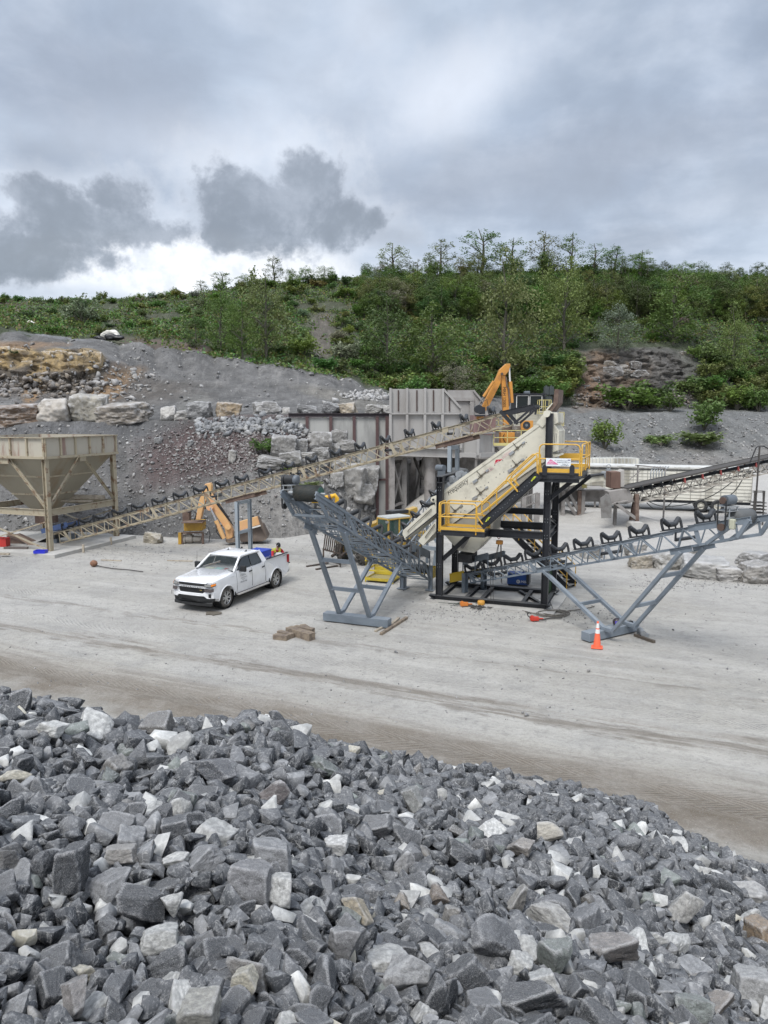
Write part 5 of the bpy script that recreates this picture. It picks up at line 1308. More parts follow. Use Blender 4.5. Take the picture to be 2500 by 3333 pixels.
# ------------------------------------------------------------------ retaining wall, feed bin and crusher
def plate(poly, Y, th, m=None, mb=None):
 """a plate of thickness th whose outline is surveyed at distance Y"""
 mb = mb or MB(); pts = [P(x, y, Y) for x, y in poly]; mb.prism(pts, V((0, th, 0))); return mb
def retaining_wall():
 Yw = 53.6; a, b = P(948, 1342, Yw), P(1272, 1342, Yw); root = thing('retaining_wall', V((a.x, Yw, 0)), 'pale retaining wall panels between maroon steel posts above the boulders', 'wall')
 pm = mat('pale_stained_panel', (.38, .38, .36), .85, 0, (.25, .25, .24), .55, .45, .62, streak=True, bump=.2)
 bx = [948, 1000, 1077, 1153, 1228, 1266]
 for x0, x1 in zip(bx, bx[1:]):
  p, q = P(x0, 1345, Yw), P(x1, 1345, Yw); m = MB(); m.box(((p.x + q.x) / 2, Yw + .06, 3.75), (q.x - p.x, .10, 7.5)); m.build('panel', pm, root)
 for x in bx[1:]:
  p = P(x, 1345, Yw); m = MB(); m.ibeam((p.x, Yw, -.1), (p.x, Yw, 7.62), (.22 if x < 1260 else .5), .3, .03, (0, 1, 0)); m.build('post', MAROON, root)
 m = MB(); m.ibeam(V((a.x - .2, Yw, 7.68)), V((b.x, Yw, 7.68)), .34, .26, .03); m.build('cap_beam', mat('dark_cap', (.045, .035, .04), .6), root)
 m = MB(); p, q = P(1224, 1562, Yw - .1), P(1266, 1560, Yw - .1); m.bar(p, q, .12, .14); m.build('waler', MAROON, root)
 # wing running back under the bin, and the rear wall
 wm = mat('dusty_wall_sheet', (.25, .235, .215), .85, 0, (.17, .16, .15), 1.2, .45, .65, streak=True)  # dusty dark panels, their own streaked colour
 c = V((b.x, Yw, 0)); d = V((b.x + 2.6, 64.5, 0)); e = V((b.x + 12.5, 66.0, 0)); Z = V((0, 0, 1))
 for i, (p, q) in enumerate(((c, d), (d, e))):
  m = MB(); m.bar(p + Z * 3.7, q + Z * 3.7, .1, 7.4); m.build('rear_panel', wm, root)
  n = 5 if i == 0 else 6; m = MB()
  for k in range(n + 1): o = p.lerp(q, k / n); m.ibeam(o + V((0, -.2, 0)), o + V((0, -.2, 7.4)), .3, .3, .03, (0, 1, 0))
  m.bar(p + Z * 4 + V((.1, -.3, 0)), q + Z * 4 + V((.1, -.3, 0)), .12, .3); m.build('rear_post', DUSTY, root)
retaining_wall()
def feed_bin():
 Yb = 52.4; g = P(1270, 1400, Yb); root = thing('feed_bin', V((g.x, Yb, 0)), 'large dusty steel feed bin with tall ribbed wings on round columns', 'bin')
 zt = P(1270, 1345, Yb).z
 plate([(1270, 1266), (1443, 1266), (1501, 1330), (1501, 1345), (1270, 1345)], Yb, .08).build('front_wing', BINS, root)
 plate([(1270, 1346), (1501, 1346), (1501, 1470), (1270, 1462)], Yb - .1, .1).build('front_wall', BINS, root)
 r = MB()
 for x in (1271, 1325, 1384, 1442):
  t = 1266 if x < 1440 else 1268; a, b = P(x, t - 3, Yb - .14), P(x, 1345, Yb - .14); r.bar(a, b, .16, .2, (0, 1, 0))
 for x in (1271, 1325, 1383, 1440, 1500): a, b = P(x, 1347, Yb - .24), P(x, 1460, Yb - .24); r.bar(a, b, .18, .22, (0, 1, 0))
 r.bar(P(1443, 1266, Yb - .08), P(1502, 1330, Yb - .08), .14, .14); r.bar(P(1502, 1330, Yb - .08), P(1502, 1347, Yb - .08), .14, .14)
 r.bar(P(1270, 1346, Yb - .2), P(1502, 1346, Yb - .2), .3, .12); r.build('rib', BINS, root)
 d = MB()
 for x in (1297, 1357, 1411): d.bar(P(x, 1270, Yb - .05), P(x, 1338, Yb - .05), .09, .05, (0, 1, 0))
 d.bar(P(1463, 1292, Yb - .05), P(1463, 1338, Yb - .05), .09, .05, (0, 1, 0)); d.build('weld_seam', mat('dark_brown_seam', (.07, .045, .04), .8), root)
 fl = MB(); fl.ibeam(P(1268, 1468, Yb - .1), P(1502, 1476, Yb - .1), .5, .62, .05); fl.build('bottom_flange', BINS, root)
 # right flank stepping towards the viewer, rear wing and the far side wall
 a, b, c = P(1501, 1404, Yb), P(1548, 1410, Yb - 1.6), P(1606, 1420, Yb - 1.2)
 m = MB()
 for p, q in ((P(1501, 1404, Yb), P(1556, 1412, Yb - .8)), (P(1556, 1412, Yb - .8), P(1606, 1418, Yb + .6))):
  z0 = P(1550, 1478, Yb - .8).z; m.prism([p, q, V((q.x, q.y, z0)), V((p.x, p.y, z0))], V((0, .08, 0)))
 m.build('flank_wall', BINS, root)
 m = MB(); z0 = P(1550, 1482, Yb - .8).z; z1 = P(1550, 1410, Yb - .8).z
 for x, Y in ((1503, Yb - .15), (1556, Yb - .95), (1605, Yb + .5)): p = P(x, 1440, Y); m.bar(V((p.x, p.y, z0)), V((p.x, p.y, z1)), .2, .12, (0, 1, 0))
 for zz in (z0, z1):
  p, q, r_ = P(1501, 1440, Yb - .1), P(1556, 1440, Yb - .9), P(1607, 1440, Yb + .5)
  m.bar(V((p.x, p.y, zz)), V((q.x, q.y, zz)), .45 if zz == z0 else .25, .3 if zz == z0 else .1); m.bar(V((q.x, q.y, zz)), V((r_.x, r_.y, zz)), .45 if zz == z0 else .25, .3 if zz == z0 else .1)
 m.build('flank_beam', BINS, root)
 plate([(1456, 1270), (1541, 1270), (1592, 1332), (1604, 1420), (1500, 1420)], Yb + 6, .1).build('rear_wing', BINS, root)
 m = MB(); Yr = Yb + 5.9
 m.bar(P(1541, 1270, Yr), P(1592, 1332, Yr), .14, .14); m.bar(P(1462, 1299, Yr), P(1542, 1300, Yr), .25, .25); m.bar(P(1536, 1300, Yr), P(1536, 1420, Yr), .3, .2, (0, 1, 0)); m.build('rear_rib', BINS, root)
 plate([(1270, 1347), (1500, 1347), (1500, 1400), (1270, 1400)], Yb + 6.4, .1).build('rear_wall', BINS, root)
 a, b = P(1270, 1346, Yb), P(1270, 1346, Yb + 6.4)
 m = MB(); m.prism([P(1272, 1346, Yb + .1), V((P(1272, 1346, Yb).x, Yb + 6.4, P(1272, 1346, Yb).z)), V((P(1272, 1346, Yb).x, Yb + 6.4, 5)), V((P(1272, 1346, Yb).x, Yb + .1, 5))], V((.1, 0, 0))); m.build('side_wall', BINS, root)
 zb = P(1400, 1476, Yb).z
 m = MB(); p, q = P(1275, 1474, Yb), P(1600, 1474, Yb); m.prism([V((p.x, Yb + .3, zb - .3)), V((q.x, Yb + .9, zb - .3)), V((q.x, Yb + 6.2, zb - .3)), V((p.x, Yb + 6.2, zb - .3))], V((0, 0, .1))); m.build('floor_plate', DUSTY, root)
 rd = MB(); rd.box((P(1570, 1400, Yb + 3)), (1.6, 2.5, 2.2)); rd.build('jaw_inlet', mat('rose_dust_plate', (.30, .20, .19), .8), root)
 for x, Y in ((1400, 53.0), (1502, 57.5)):
  p = P(x, 1500, Y); MB().tube((p.x, Y, -.1), (p.x, Y, zb - .2), .40, 22).build('column', DUSTY, root)
 for x, Y in ((1277, 52.6), (1316, 53.8), (1345, 60)):
  p = P(x, 1500, Y); MB().ibeam((p.x, Y, -.1), (p.x, Y, zb), .35, .3, .03, (0, 1, 0)).build('leg', DUSTY, root)
 br = lambda p, q, w=.16: MB().bar(p, q, w, w).build('brace', DUSTY, root)
 br(P(1280, 1510, 52.8), P(1314, 1640, 53.7)); br(P(1312, 1500, 53.7), P(1278, 1640, 52.8)); br(P(1278, 1648, 52.8), P(1312, 1635, 53.7)); br(P(1279, 1494, 52.8), P(1312, 1492, 53.7))
 br(P(1416, 1480, 53), P(1440, 1548, 54), .28); br(P(1348, 1490, 58), P(1376, 1560, 56)); br(P(1378, 1490, 56), P(1352, 1610, 58), .12)
 # crusher under the bin
 cr = thing('jaw_crusher', P(1460, 1650, 57).xyz, 'dust covered jaw crusher in the dark opening beneath the large feed bin', 'crusher'); cr.location.z = 0
 m = MB(); p = P(1470, 1550, 58.5); m.box((p.x, 58.5, 3.4), (3.4, 2.2, 2.2)); m.box((p.x + .3, 58.2, 1.6), (2.6, 1.6, 1.6)); m.build('body', DUSTY, cr, bevel=.08)
 m = MB(); m.tube((p.x - .6, 57.2, 3.6), (p.x - .6, 57.0, 3.6), 1.0, 28); m.tube((p.x - .6, 57.0, 3.6), (p.x - .6, 56.9, 3.6), .2, 12); m.build('flywheel', mat('dark_iron', (.06, .055, .05), .6), cr)
 m = MB()
 for zz in (2.3, 3.0, 3.7): m.bar(P(1364, 1580, 55.8) * 1 + V((0, 0, zz - P(1364, 1580, 55.8).z)), P(1440, 1580, 55.8) + V((0, 0, zz - P(1440, 1580, 55.8).z)), .06, .06)
 for x in (1366, 1390, 1420): q = P(x, 1580, 55.8); m.bar((q.x, q.y, 1.2), (q.x, q.y, 3.7), .06, .06)
 q = P(1364, 1580, 55.7); q2 = P(1450, 1580, 55.7); m.bar((q.x, q.y, 2.0), (q2.x, q2.y, 2.0), .25, .3); m.bar((q.x + .3, q.y, 2.0), (q.x + .3, q.y, 0), .15, .15); m.bar((q2.x, q2.y, 2.0), (q2.x, q2.y, 0), .15, .15); m.build('catwalk', DUSTY, cr)
feed_bin()
def third_conveyor():
 Y0, Y1 = 35.6, 38.6; t0, t1 = P(1328, 1775, Y0), P(1515, 1552, Y1); dd = V((t1.x - t0.x, t1.y - t0.y, 0)).normalized(); c = V((-dd.y, dd.x, 0)); w = c * 1.1
 b0, b1 = t0 - Zz * .6, t1 - Zz * .6; g = V((t0.x, t0.y, 0))
 root = thing('conveyor', g, 'blue grey conveyor half hidden behind the cream screen, under its discharge chutes', 'conveyor', 'steel truss conveyors on the yard')
 truss(root, t0, t1, b0, b1, w, STEEL, 10, .07, .032); al = (t1 - t0).normalized()
 for f in (.03, .19, .35, .51, .67, .83): idler(root, t0.lerp(t1, f) + w * .5 + Zz * .04, c, al, 1.02)
 h = t1 + al * .1 + w * .5 + Zz * .1; MB().lathe([(0, -.5), (.27, -.5), (.3, 0), (.27, .5), (0, .5)], h, c, 22).build('head_pulley', MATS['grey_lagging'], root)
 m = MB(); o = t1 - al * .5 + w * 1.2 + Zz * .7; m.tube(o - c * .2, o + c * .3, .18, 16); m.box(o - Zz * .3, (.4, .4, .3)); m.build('motor', MOTOR, root)
 for x, y, yt, Y in ((1376, 1783, 0, 35.5),):
  a, b = P(1376, 1781, 35.5), P(1425, 1787, 35.2); m = MB(); m.bar(a, b, .14, .18); m.build('rung', STEEL, root)
 a, b = P(1409, 1852, 35.3), P(1420, 1780, 35.3); a.z = 0; MB().bar(a, b, .13, .13).build('leg', STEEL, root)
 a, b = P(1392, 1722, 35.7), P(1425, 1768, 35.4); MB().bar(a, b, .12, .12).build('brace', STEEL, root)
 a = t0 + V((.1, .3, -.6)); MB().bar(V((a.x, a.y, 0)), a, .14, .14).build('leg', STEEL, root)
 a = t0.lerp(t1, .6) + w - Zz * .6; MB().bar(V((a.x, a.y, 0)), a, .14, .14).build('leg', STEEL, root); a = t0.lerp(t1, .95) - Zz * .6; MB().bar(V((a.x, a.y, 0)), a, .14, .14).build('leg', STEEL, root)
third_conveyor()
# ------------------------------------------------------------------ rock breaker boom and operator station
def breaker_boom():
 Y = 53.5; base = P(1652, 1444, Y); root = thing('rock_breaker_boom', base, 'orange rock breaker boom folded above the feed bin, hammer hanging to the left', 'boom')
 pl = lambda poly, n, m, dy=0, th=.5, bev=.03: plate(poly, Y + dy, th).build(n, m, root, bevel=bev)
 pl([(1630, 1217), (1636, 1212), (1645, 1221), (1652, 1260), (1657, 1307), (1657, 1386), (1640, 1386), (1638, 1339), (1636, 1288)], 'boom_column', ORANGE)
 pl([(1622, 1216), (1627, 1203), (1647, 1184), (1661, 1183), (1662, 1190), (1656, 1208), (1645, 1222), (1630, 1220)], 'boom_knee', ORANGE, -.06, .62)
 pl([(1617, 1226), (1622, 1213), (1633, 1213), (1630, 1247), (1590, 1325), (1579, 1340), (1569, 1336), (1570, 1322)], 'boom_stick', ORANGE, -.12, .5)
 m = MB(); m.tube(P(1607, 1241, Y - .5), P(1574, 1291, Y - .5), .10, 12); a = m.build('hydraulic_cylinder', ORANGE, root); MB().tube(P(1574, 1291, Y - .5), P(1559, 1317, Y - .4), .05, 8).build('rod', mat('grey_rod', (.3, .3, .3), .3, .7), a)
 m = MB(); m.tube(P(1661, 1242, Y + .1), P(1666, 1311, Y + .1), .14, 12); a = m.build('hydraulic_cylinder', ORANGE, root); MB().tube(P(1657, 1190, Y + .1), P(1660, 1243, Y + .1), .065, 8).build('rod', WHITE, a)
 pl([(1645, 1224), (1650, 1228), (1653, 1258), (1658, 1262), (1662, 1300), (1659, 1322), (1657, 1322), (1654, 1266), (1648, 1256)], 'hose_bracket', RUSTY, -.1, .3, .01)
 c = P(1558, 1332, Y - .35); m = MB(); m.tube(c - V((0, .25, 0)), c + V((0, .35, 0)), .30, 16); m.box(c + V((.25, .05, -.1)), (.4, .5, .5)); m.box(c + V((.1, .05, -.45)), (.7, .5, .12)); m.build('hammer_head', BLACK, root)
 pl([(1551, 1352), (1575, 1352), (1573, 1372), (1554, 1372)], 'hammer_body', ORANGE, -.2, .5)
 m = MB(); m.tube(P(1634, 1217, Y - .2), P(1634, 1217, Y + .7), .10, 14); m.tube(P(1574, 1329, Y - .3), P(1574, 1329, Y + .5), .09, 14); m.build('pivot_pin', MATS['dull_brown_iron'], root)
 text('MRH 1200S', .30, P(1637, 1259, Y - .01), (.03, 0, -1), (1, 0, 0), MATS['black_lettering'], 'boom_text', root, .003)
 m = MB(); m.tube(P(1648, 1405, Y), P(1648, 1384, Y), .32, 20); m.build('slew_ring', RUSTY, root)
 pl([(1631, 1407), (1676, 1407), (1676, 1444), (1631, 1444)], 'pedestal', ORANGE, -.3, 1.0)
 m = MB(); m.box(P(1690, 1425, Y + .2), (.8, .8, .9)); m.box(P(1685, 1393, Y + .1), (.9, .6, .3)); m.build('hydraulic_pack', mat('grimy_machine', (.14, .12, .10), .6, 0, (.3, .28, .25), 4), root, bevel=.03)
 m = MB(); c = P(1714, 1384, Y - .2); m.box(c, (.84, .5, .66)); o = m.build('oil_cooler', ORANGE, root, bevel=.02)
 m = MB(); m.tube(c + V((-.05, -.27, 0)), c + V((-.05, -.252, 0)), .27, 22); f = m.build('fan_opening', BLACK, o); MB().tube(c + V((-.05, -.30, 0)), c + V((-.05, -.27, 0)), .10, 12).build('fan_hub', MOTOR, f)
 m = MB(); m.path([P(1642, 1412, Y - .4), P(1636, 1425, Y - .5), P(1646, 1442, Y - .4)], .03, 6); m.path([P(1560, 1315, Y - .3), P(1585, 1300, Y - .5), P(1590, 1325, Y - .4)], .025, 6); m.build('hose', RUBBER, root)
 # its railed stand
 st = thing('boom_platform', V((P(1640, 1446, Y).x, Y, 0)), 'railed platform carrying the orange rock breaker boom', 'platform')
 zd = P(1640, 1447, Y - .6).z; x0, x1 = P(1606, 1447, Y - .6).x, P(1740, 1447, Y - .6).x
 MB().box(((x0 + x1) / 2, Y + .5, zd - .08), (x1 - x0, 2.4, .16)).build('deck', DUSTY, st)
 r = MB();
 for zz in (.5, 1.0): r.bar((x0, Y - .65, zd + zz), (x1, Y - .65, zd + zz), .05, .05); r.bar((x0, Y - .65, zd + zz), (x0, Y + 1.6, zd + zz), .05, .05)
 for k in range(4): x = x0 + (x1 - x0) * k / 3; r.bar((x, Y - .65, zd), (x, Y - .65, zd + 1.0), .05, .05)
 r.box(((x0 + x1) / 2, Y - .7, zd + .02), (x1 - x0, .03, .2)); r.build('guard_rail', mat('pale_yellow_paint', (.56, .49, .20), .6, dust=.3), st)
 for x in (x0 + .15, x1 - .15):
  for y in (Y - .5, Y + 1.5): MB().ibeam((x, y, 0), (x, y, zd - .15), .22, .22, .02, (0, 1, 0)).build('leg', MATS['dark_iron'], st)
 m = MB(); m.bar((x0 + .15, Y - .5, zd - .2), (x0 + 1.5, Y - .5, zd - 1.5), .1, .1); m.build('brace', MATS['dark_iron'], st)
breaker_boom()
def operator_station():
 Y = 57.5; p0, p1 = P(1678, 1337, Y), P(1772, 1285, Y); root = thing('operator_cabin', V((p0.x, Y, 0)), 'black operator cabin with two large windows above a cream louvred engine housing', 'cabin')
 z0, z1 = p0.z, p1.z; x0, x1 = p0.x, p1.x
 MB().box(((x0 + x1) / 2, Y + 1.1, (z0 + z1) / 2), (x1 - x0, 2.2, z1 - z0)).build('body', BLACK, root, bevel=.03)
 for a, b in ((1681, 1720), (1724, 1764)):
  q0, q1 = P(a, 1330, Y - .02), P(b, 1288, Y - .02); f = MB()
  for (u0, v0, u1, v1) in ((q0.x, q0.z, q1.x, q0.z), (q0.x, q1.z, q1.x, q1.z), (q0.x, q0.z, q0.x, q1.z), (q1.x, q0.z, q1.x, q1.z)): f.bar((u0, Y - .03, v0), (u1, Y - .03, v1), .05, .05, (0, 1, 0))
  fr = f.build('window', WHITE, root); MB().box(((q0.x + q1.x) / 2, Y - .01, (q0.z + q1.z) / 2), (q1.x - q0.x, .02, q1.z - q0.z)).build('pane', GLASS, fr)
 MB().box(((x0 + x1) / 2, Y + 1.1, z1 + .05), (x1 - x0 + .3, 2.5, .1)).build('roof', BLACK, root)
 q = P(1715, 1279, Y + .6); MB().box(q, (.42 * 1, .5, .28)).build('air_conditioner', MOTOR, root, bevel=.05)
 for x in (1778, 1794):
  q = P(x, 1272, Y + .4); m = MB(); m.box(q, (.36, .4, .62)); m.tube(q + V((0, 0, .3)), q + V((0, 0, .42)), .07, 8); m.build('muffler_box', mat('dark_slate', (.045, .055, .055), .5), root, bevel=.05)
 q0, q1 = P(1772, 1336, Y + .3), P(1798, 1290, Y + .3); MB().box(((q0.x + q1.x) / 2, Y + .8, (q0.z + q1.z) / 2 - .3), (q1.x - q0.x, 1.0, q1.z - q0.z + .6)).build('exhaust_stack', MATS['dark_slate'], root)
 a, b = P(1680, 1380, Y), P(1782, 1338, Y); MB().box(((a.x + b.x) / 2, Y + 1.0, (a.z + b.z) / 2 - .4), (b.x - a.x, 2.0, b.z - a.z + .8)).build('engine_housing', CREAM, root)
 m = MB()
 for k in range(11): z = b.z - .05 - k * .115; m.box(((a.x + b.x) / 2, Y - .03, z), (b.x - a.x - .1, .05, .05))
 m.build('louvre', mat('pale_louvre', (.62, .60, .50), .55), root)
 m = MB(); yr = MATS['pale_yellow_paint']
 q0, q1 = P(1755, 1346, Y - .9), P(1794, 1302, Y - .9)
 for x in (q0.x, (q0.x + q1.x) / 2, q1.x):
  for y in (Y - .9, Y - .2): m.bar((x, y, q0.z), (x, y, q1.z), .05, .05)
 for z in (q1.z, q0.z, (q0.z + q1.z) / 2): m.bar((q0.x, Y - .9, z), (q1.x, Y - .9, z), .05, .05); m.bar((q0.x, Y - .9, z), (q0.x, Y - .2, z), .05, .05)
 for a_, b_, c_, d_ in ((1605, 1352, 1660, 1384), (1818, 1342, 1836, 1386)):
  u0, u1 = P(a_, d_, Y - .6), P(c_, b_, Y - .6)
  for z in (u0.z, u0.z * .5 + u1.z * .5, u1.z): m.bar((u0.x, Y - .6, z), (u1.x, Y - .6, z), .05, .05)
  n = 3
  for k in range(n + 1): x = u0.x + (u1.x - u0.x) * k / n; m.bar((x, Y - .6, u0.z), (x, Y - .6, u1.z), .05, .05)
 m.build('guard_rail', yr, root)
 zk = P(1700, 1388, Y).z; xa, xb = P(1603, 1388, Y).x, P(1838, 1388, Y).x
 MB().box(((xa + xb) / 2, Y + .6, zk - .1), (xb - xa, 2.6, .16)).build('deck', DUSTY, root)
 for x in (xa + .3, (xa + xb) / 2, xb - .3):
  for y in (Y - .4, Y + 1.6): MB().ibeam((x, y, 0), (x, y, zk - .1), .25, .25, .02, (0, 1, 0)).build('leg', DUSTY, root)
operator_station()
# ------------------------------------------------------------------ right background: trailer, old plant, old conveyor
def trailer():
 A = P(1835, 1640, 62.0); B_ = P(2444, 1640, 57.2); A.z = B_.z = 0; d = (B_ - A).normalized(); n = V((-d.y, d.x, 0)); L = (B_ - A).length
 root = thing('box_trailer', A, 'long white ribbed box trailer with grimy sides parked behind the old conveyor', 'trailer')
 z0, z1 = P(2444, 1636, 57.2).z, P(2444, 1530, 57.2).z; H = z1 - z0; Z = V((0, 0, 1)); W = 2.5
 wm = mat('grimy_white_siding', (.74, .72, .64), .6, 0, (.30, .28, .23), .55, .50, .66, streak=True)
 MB().box(A + d * (L / 2) + n * (W / 2) + Z * (z0 + H / 2), (L, W, H), (d, n, Z)).build('body', wm, root)
 m = MB()
 for k in range(9): m.box(A + d * (L / 2) - n * .015 + Z * (z0 + H * (k + .7) / 9.4), (L, .03, .035), (d, n, Z))
 for k in range(14): m.box(A + d * (L * k / 13) - n * .02 + Z * (z0 + H / 2), (.05, .04, H), (d, n, Z))
 m.build('siding_rib', mat('siding_rib_grey', (.36, .35, .31), .6), root)
 MB().box(A + d * (L / 2) + n * (W / 2) + Z * (z1 + .06), (L + .06, W + .1, .12), (d, n, Z)).build('roof', WHITE, root)
 MB().box(A + d * (L / 2) - n * .06 + Z * (z1 - .12), (L, .04, .07), (d, n, Z)).build('cable_line', BLACK, root)
 m = MB(); m.box(A + d * (L / 2) + n * (W / 2) + Z * (z0 - .12), (L, W * .9, .24), (d, n, Z)); m.build('underframe', BLACK, root)
 for px in (2283, 2336):
  s = (P(px, 1660, 57.6) - A).dot(d)
  for nn in (.0, W - .3):
   c = A + d * s + n * nn + Z * .52; w = MB().lathe([(.26, -.02), (.30, -.05), (.46, -.06), (.52, 0), (.52, .22), (.46, .28), (.2, .28)], c, n, 28); w = w.build('wheel', RUBBER, root)
   MB().lathe([(0, .04), (.10, .0), (.12, .05), (.22, .08), (.29, .0), (.30, -.03), (.27, -.03)], c, n, 22).build('rim', mat('cream_rim', (.55, .53, .46), .5, dust=.2), w)
 m = MB(); m.box(A + d * ((P(2310, 1650, 57.6) - A).dot(d)) + n * 1.2 + Z * .6, (2.2, 1.8, .3), (d, n, Z)); m.build('axle_bogie', BLACK, root)
 m = MB()
 for s in (2.5, 2.9): m.bar(A + d * s + n * .4, A + d * s + n * .4 + Z * z0, .12, .12)
 m.build('landing_leg', DUSTY, root)
 for px in (2378, 2410): q = A + d * ((P(px, 1640, 57.4) - A).dot(d)) - n * .03 + Z * (z0 + .05); m = MB().box(q, (.3, .05, .12), (d, n, Z)); m.build('side_marker', DUSTY, root)
 # container behind
 Y = 68; a, b = P(1905, 1516, Y), P(2080, 1493, Y); o = thing('storage_container', V((a.x, Y, 0)), 'white ribbed container whose roof shows above the left of the long trailer', 'container')
 MB().box(((a.x + b.x) / 2, Y + 1.2, b.z / 2), (b.x - a.x, 2.4, b.z)).build('body', wm, o); m = MB()
 for k in range(16): m.box((a.x + (b.x - a.x) * k / 15, Y - .02, b.z - .4), (.05, .05, .8))
 for k in range(16): m.box((a.x + (b.x - a.x) * k / 15, Y + 1.2, b.z + .02), (.05, 2.4, .04))
 m.build('corrugation', mat('container_rib', (.52, .53, .52), .5), o)
trailer()
def old_conveyor():
 ya, yb = 50.0, 54.5; t0, t1, b0, b1 = P(2077, 1606, ya), P(2560, 1500, yb), P(2081, 1636, ya), P(2560, 1526, yb)
 d = V((t1.x - t0.x, t1.y - t0.y, 0)).normalized(); c = V((-d.y, d.x, 0)); w = c * 1.1; al = (t1 - t0).normalized()
 root = thing('conveyor', V((t0.x, t0.y, 0)), 'old dusty belt conveyor with red idler brackets rising past the white trailer', 'conveyor', 'steel truss conveyors on the yard')
 truss(root, t0, t1, b0, b1, w, mat('pale_dusty_truss', (.40, .375, .33), .8, 0, (.24, .17, .12), 1.5, .55, .7), 15, .08, .05)
 m = MB(); a, b = P(2045, 1590, ya - .1), P(2560, 1478, yb - .1); m.bar(a + w * .5, b + w * .5, 1.0, .05); m.bar(a, b, .06, .12); m.bar(a + w, b + w, .06, .12); m.build('belt', mat('dusty_belt', (.075, .07, .065), .8), root)
 m = MB(); m.bar(P(2077, 1601, ya) + w * .5, P(2560, 1493, yb) + w * .5, .9, .03); m.build('return_belt', RUBBER, root)
 for px in (2222, 2279, 2338, 2396, 2456, 2520):
  f = (px - 2077) / 483; m = MB(); p = t0.lerp(t1, f); m.bar(p, p + Zz * .36 + c * .1, .10, .1); m.bar(p + w, p + w + Zz * .36, .10, .1); m.bar(p + Zz * .08, p + w + Zz * .08, .06, .06); m.build('idler', mat('faded_red_bracket', (.24, .045, .04), .6), root)
 for px in (2090, 2118, 2150, 2180): f = (px - 2077) / 483; p = t0.lerp(t1, f) + w * .5 + Zz * .05; idler(root, p, c, al, 1.15)
 plate([(1980, 1600), (2045, 1590), (2058, 1612), (2063, 1632), (2040, 1641), (1990, 1637)], ya + .1, 1.1).build('tail_box', DUSTY, root, bevel=.02)
 plate([(1954, 1622), (1975, 1606), (1985, 1612), (1992, 1640), (1990, 1686), (1958, 1687)], ya - .3, .06).build('rubber_flap', mat('dusty_rubber_sheet', (.20, .195, .185), .85, 0, (.12, .11, .10), 1.5), root)
 plate([(1983, 1646), (2003, 1636), (2046, 1628), (2046, 1632)], ya - .1, .5).build('scraper', DUSTY, root)
 m = MB(); m.ibeam(V((P(2073, 1690, ya).x, ya, .45)), P(2073, 1608, ya), .24, .22, .03, (0, 1, 0)); m.build('leg', RUSTY, root)
 m = MB(); m.ibeam(V((P(2073, 1690, ya).x, ya + 1.2, .0)), P(2073, 1608, ya + 1.2), .3, .3, .03, (0, 1, 0)); m.build('leg', RUSTY, root)
 for o in (0, 1.1): MB().ibeam(P(2004, 1638, ya + o), P(2070, 1688, ya + o), .2, .2, .02, (0, 1, 0)).build('brace', DUSTY, root)
 m = MB()
 for x, Y in ((2330, 52.3), (2500, 53.8)):
  p = b0.lerp(b1, (x - 2081) / 479);
  for o in (V((0, 0, 0)), w): m.bar(V((p.x + o.x, p.y + o.y, 0)), p + o, .12, .12)
 # the block it stands on
 a, b = P(2047, 1716, 49.9), P(2091, 1716, 49.9); blk_ = MB(); blk_.prism([V((a.x, 49.4, -.1)), V((b.x, 49.4, -.1)), V((b.x - .05, 49.4, .40)), V((b.x - .2, 49.4, .5)), V((a.x + .1, 49.4, .5)), V((a.x, 49.4, .4))], V((0, 1.1, 0)))
 o = blk_.build('concrete_block', CONC, None, .03, loc=(a.x, 49.4, 0)); tag(o, 'worn concrete block under the rusty leg of the old conveyor', 'block')
 # cables slung below
 for pts, l in ((((2395, 1560), (2320, 1612), (2240, 1640), (2160, 1648), (2110, 1632)), 'black cable slung from the old conveyor across the trailer side'), (((2425, 1545), (2390, 1600), (2330, 1640), (2260, 1655)), 'second black cable sagging beside the trailer wheels'),
                   (((2330, 1580), (2290, 1600), (2230, 1600), (2200, 1588)), 'short cable loop on the trailer side under the old conveyor'), (((2105, 1636), (2130, 1655), (2170, 1650), (2210, 1606)), 'looped hose hanging near the rusty conveyor leg')):
  pp = [P(x, y, 55.0) for x, y in pts]; sm_ = []
  for i in range(len(pp) - 1):
   a_, b_ = pp[max(i - 1, 0)], pp[i]; c_, d_ = pp[i + 1], pp[min(i + 2, len(pp) - 1)]
   for k in range(5): t = k / 5; sm_.append(.5 * ((2 * b_) + (c_ - a_) * t + (2 * a_ - 5 * b_ + 4 * c_ - d_) * t * t + (3 * b_ - a_ - 3 * c_ + d_) * t ** 3))
  sm_.append(pp[-1]); m = MB(); m.path(sm_, .035, 6); o = m.build('cable', mat('grey_black_cable', (.06, .06, .055), .6), None, loc=pp[0]); tag(o, l, 'cable')
old_conveyor()
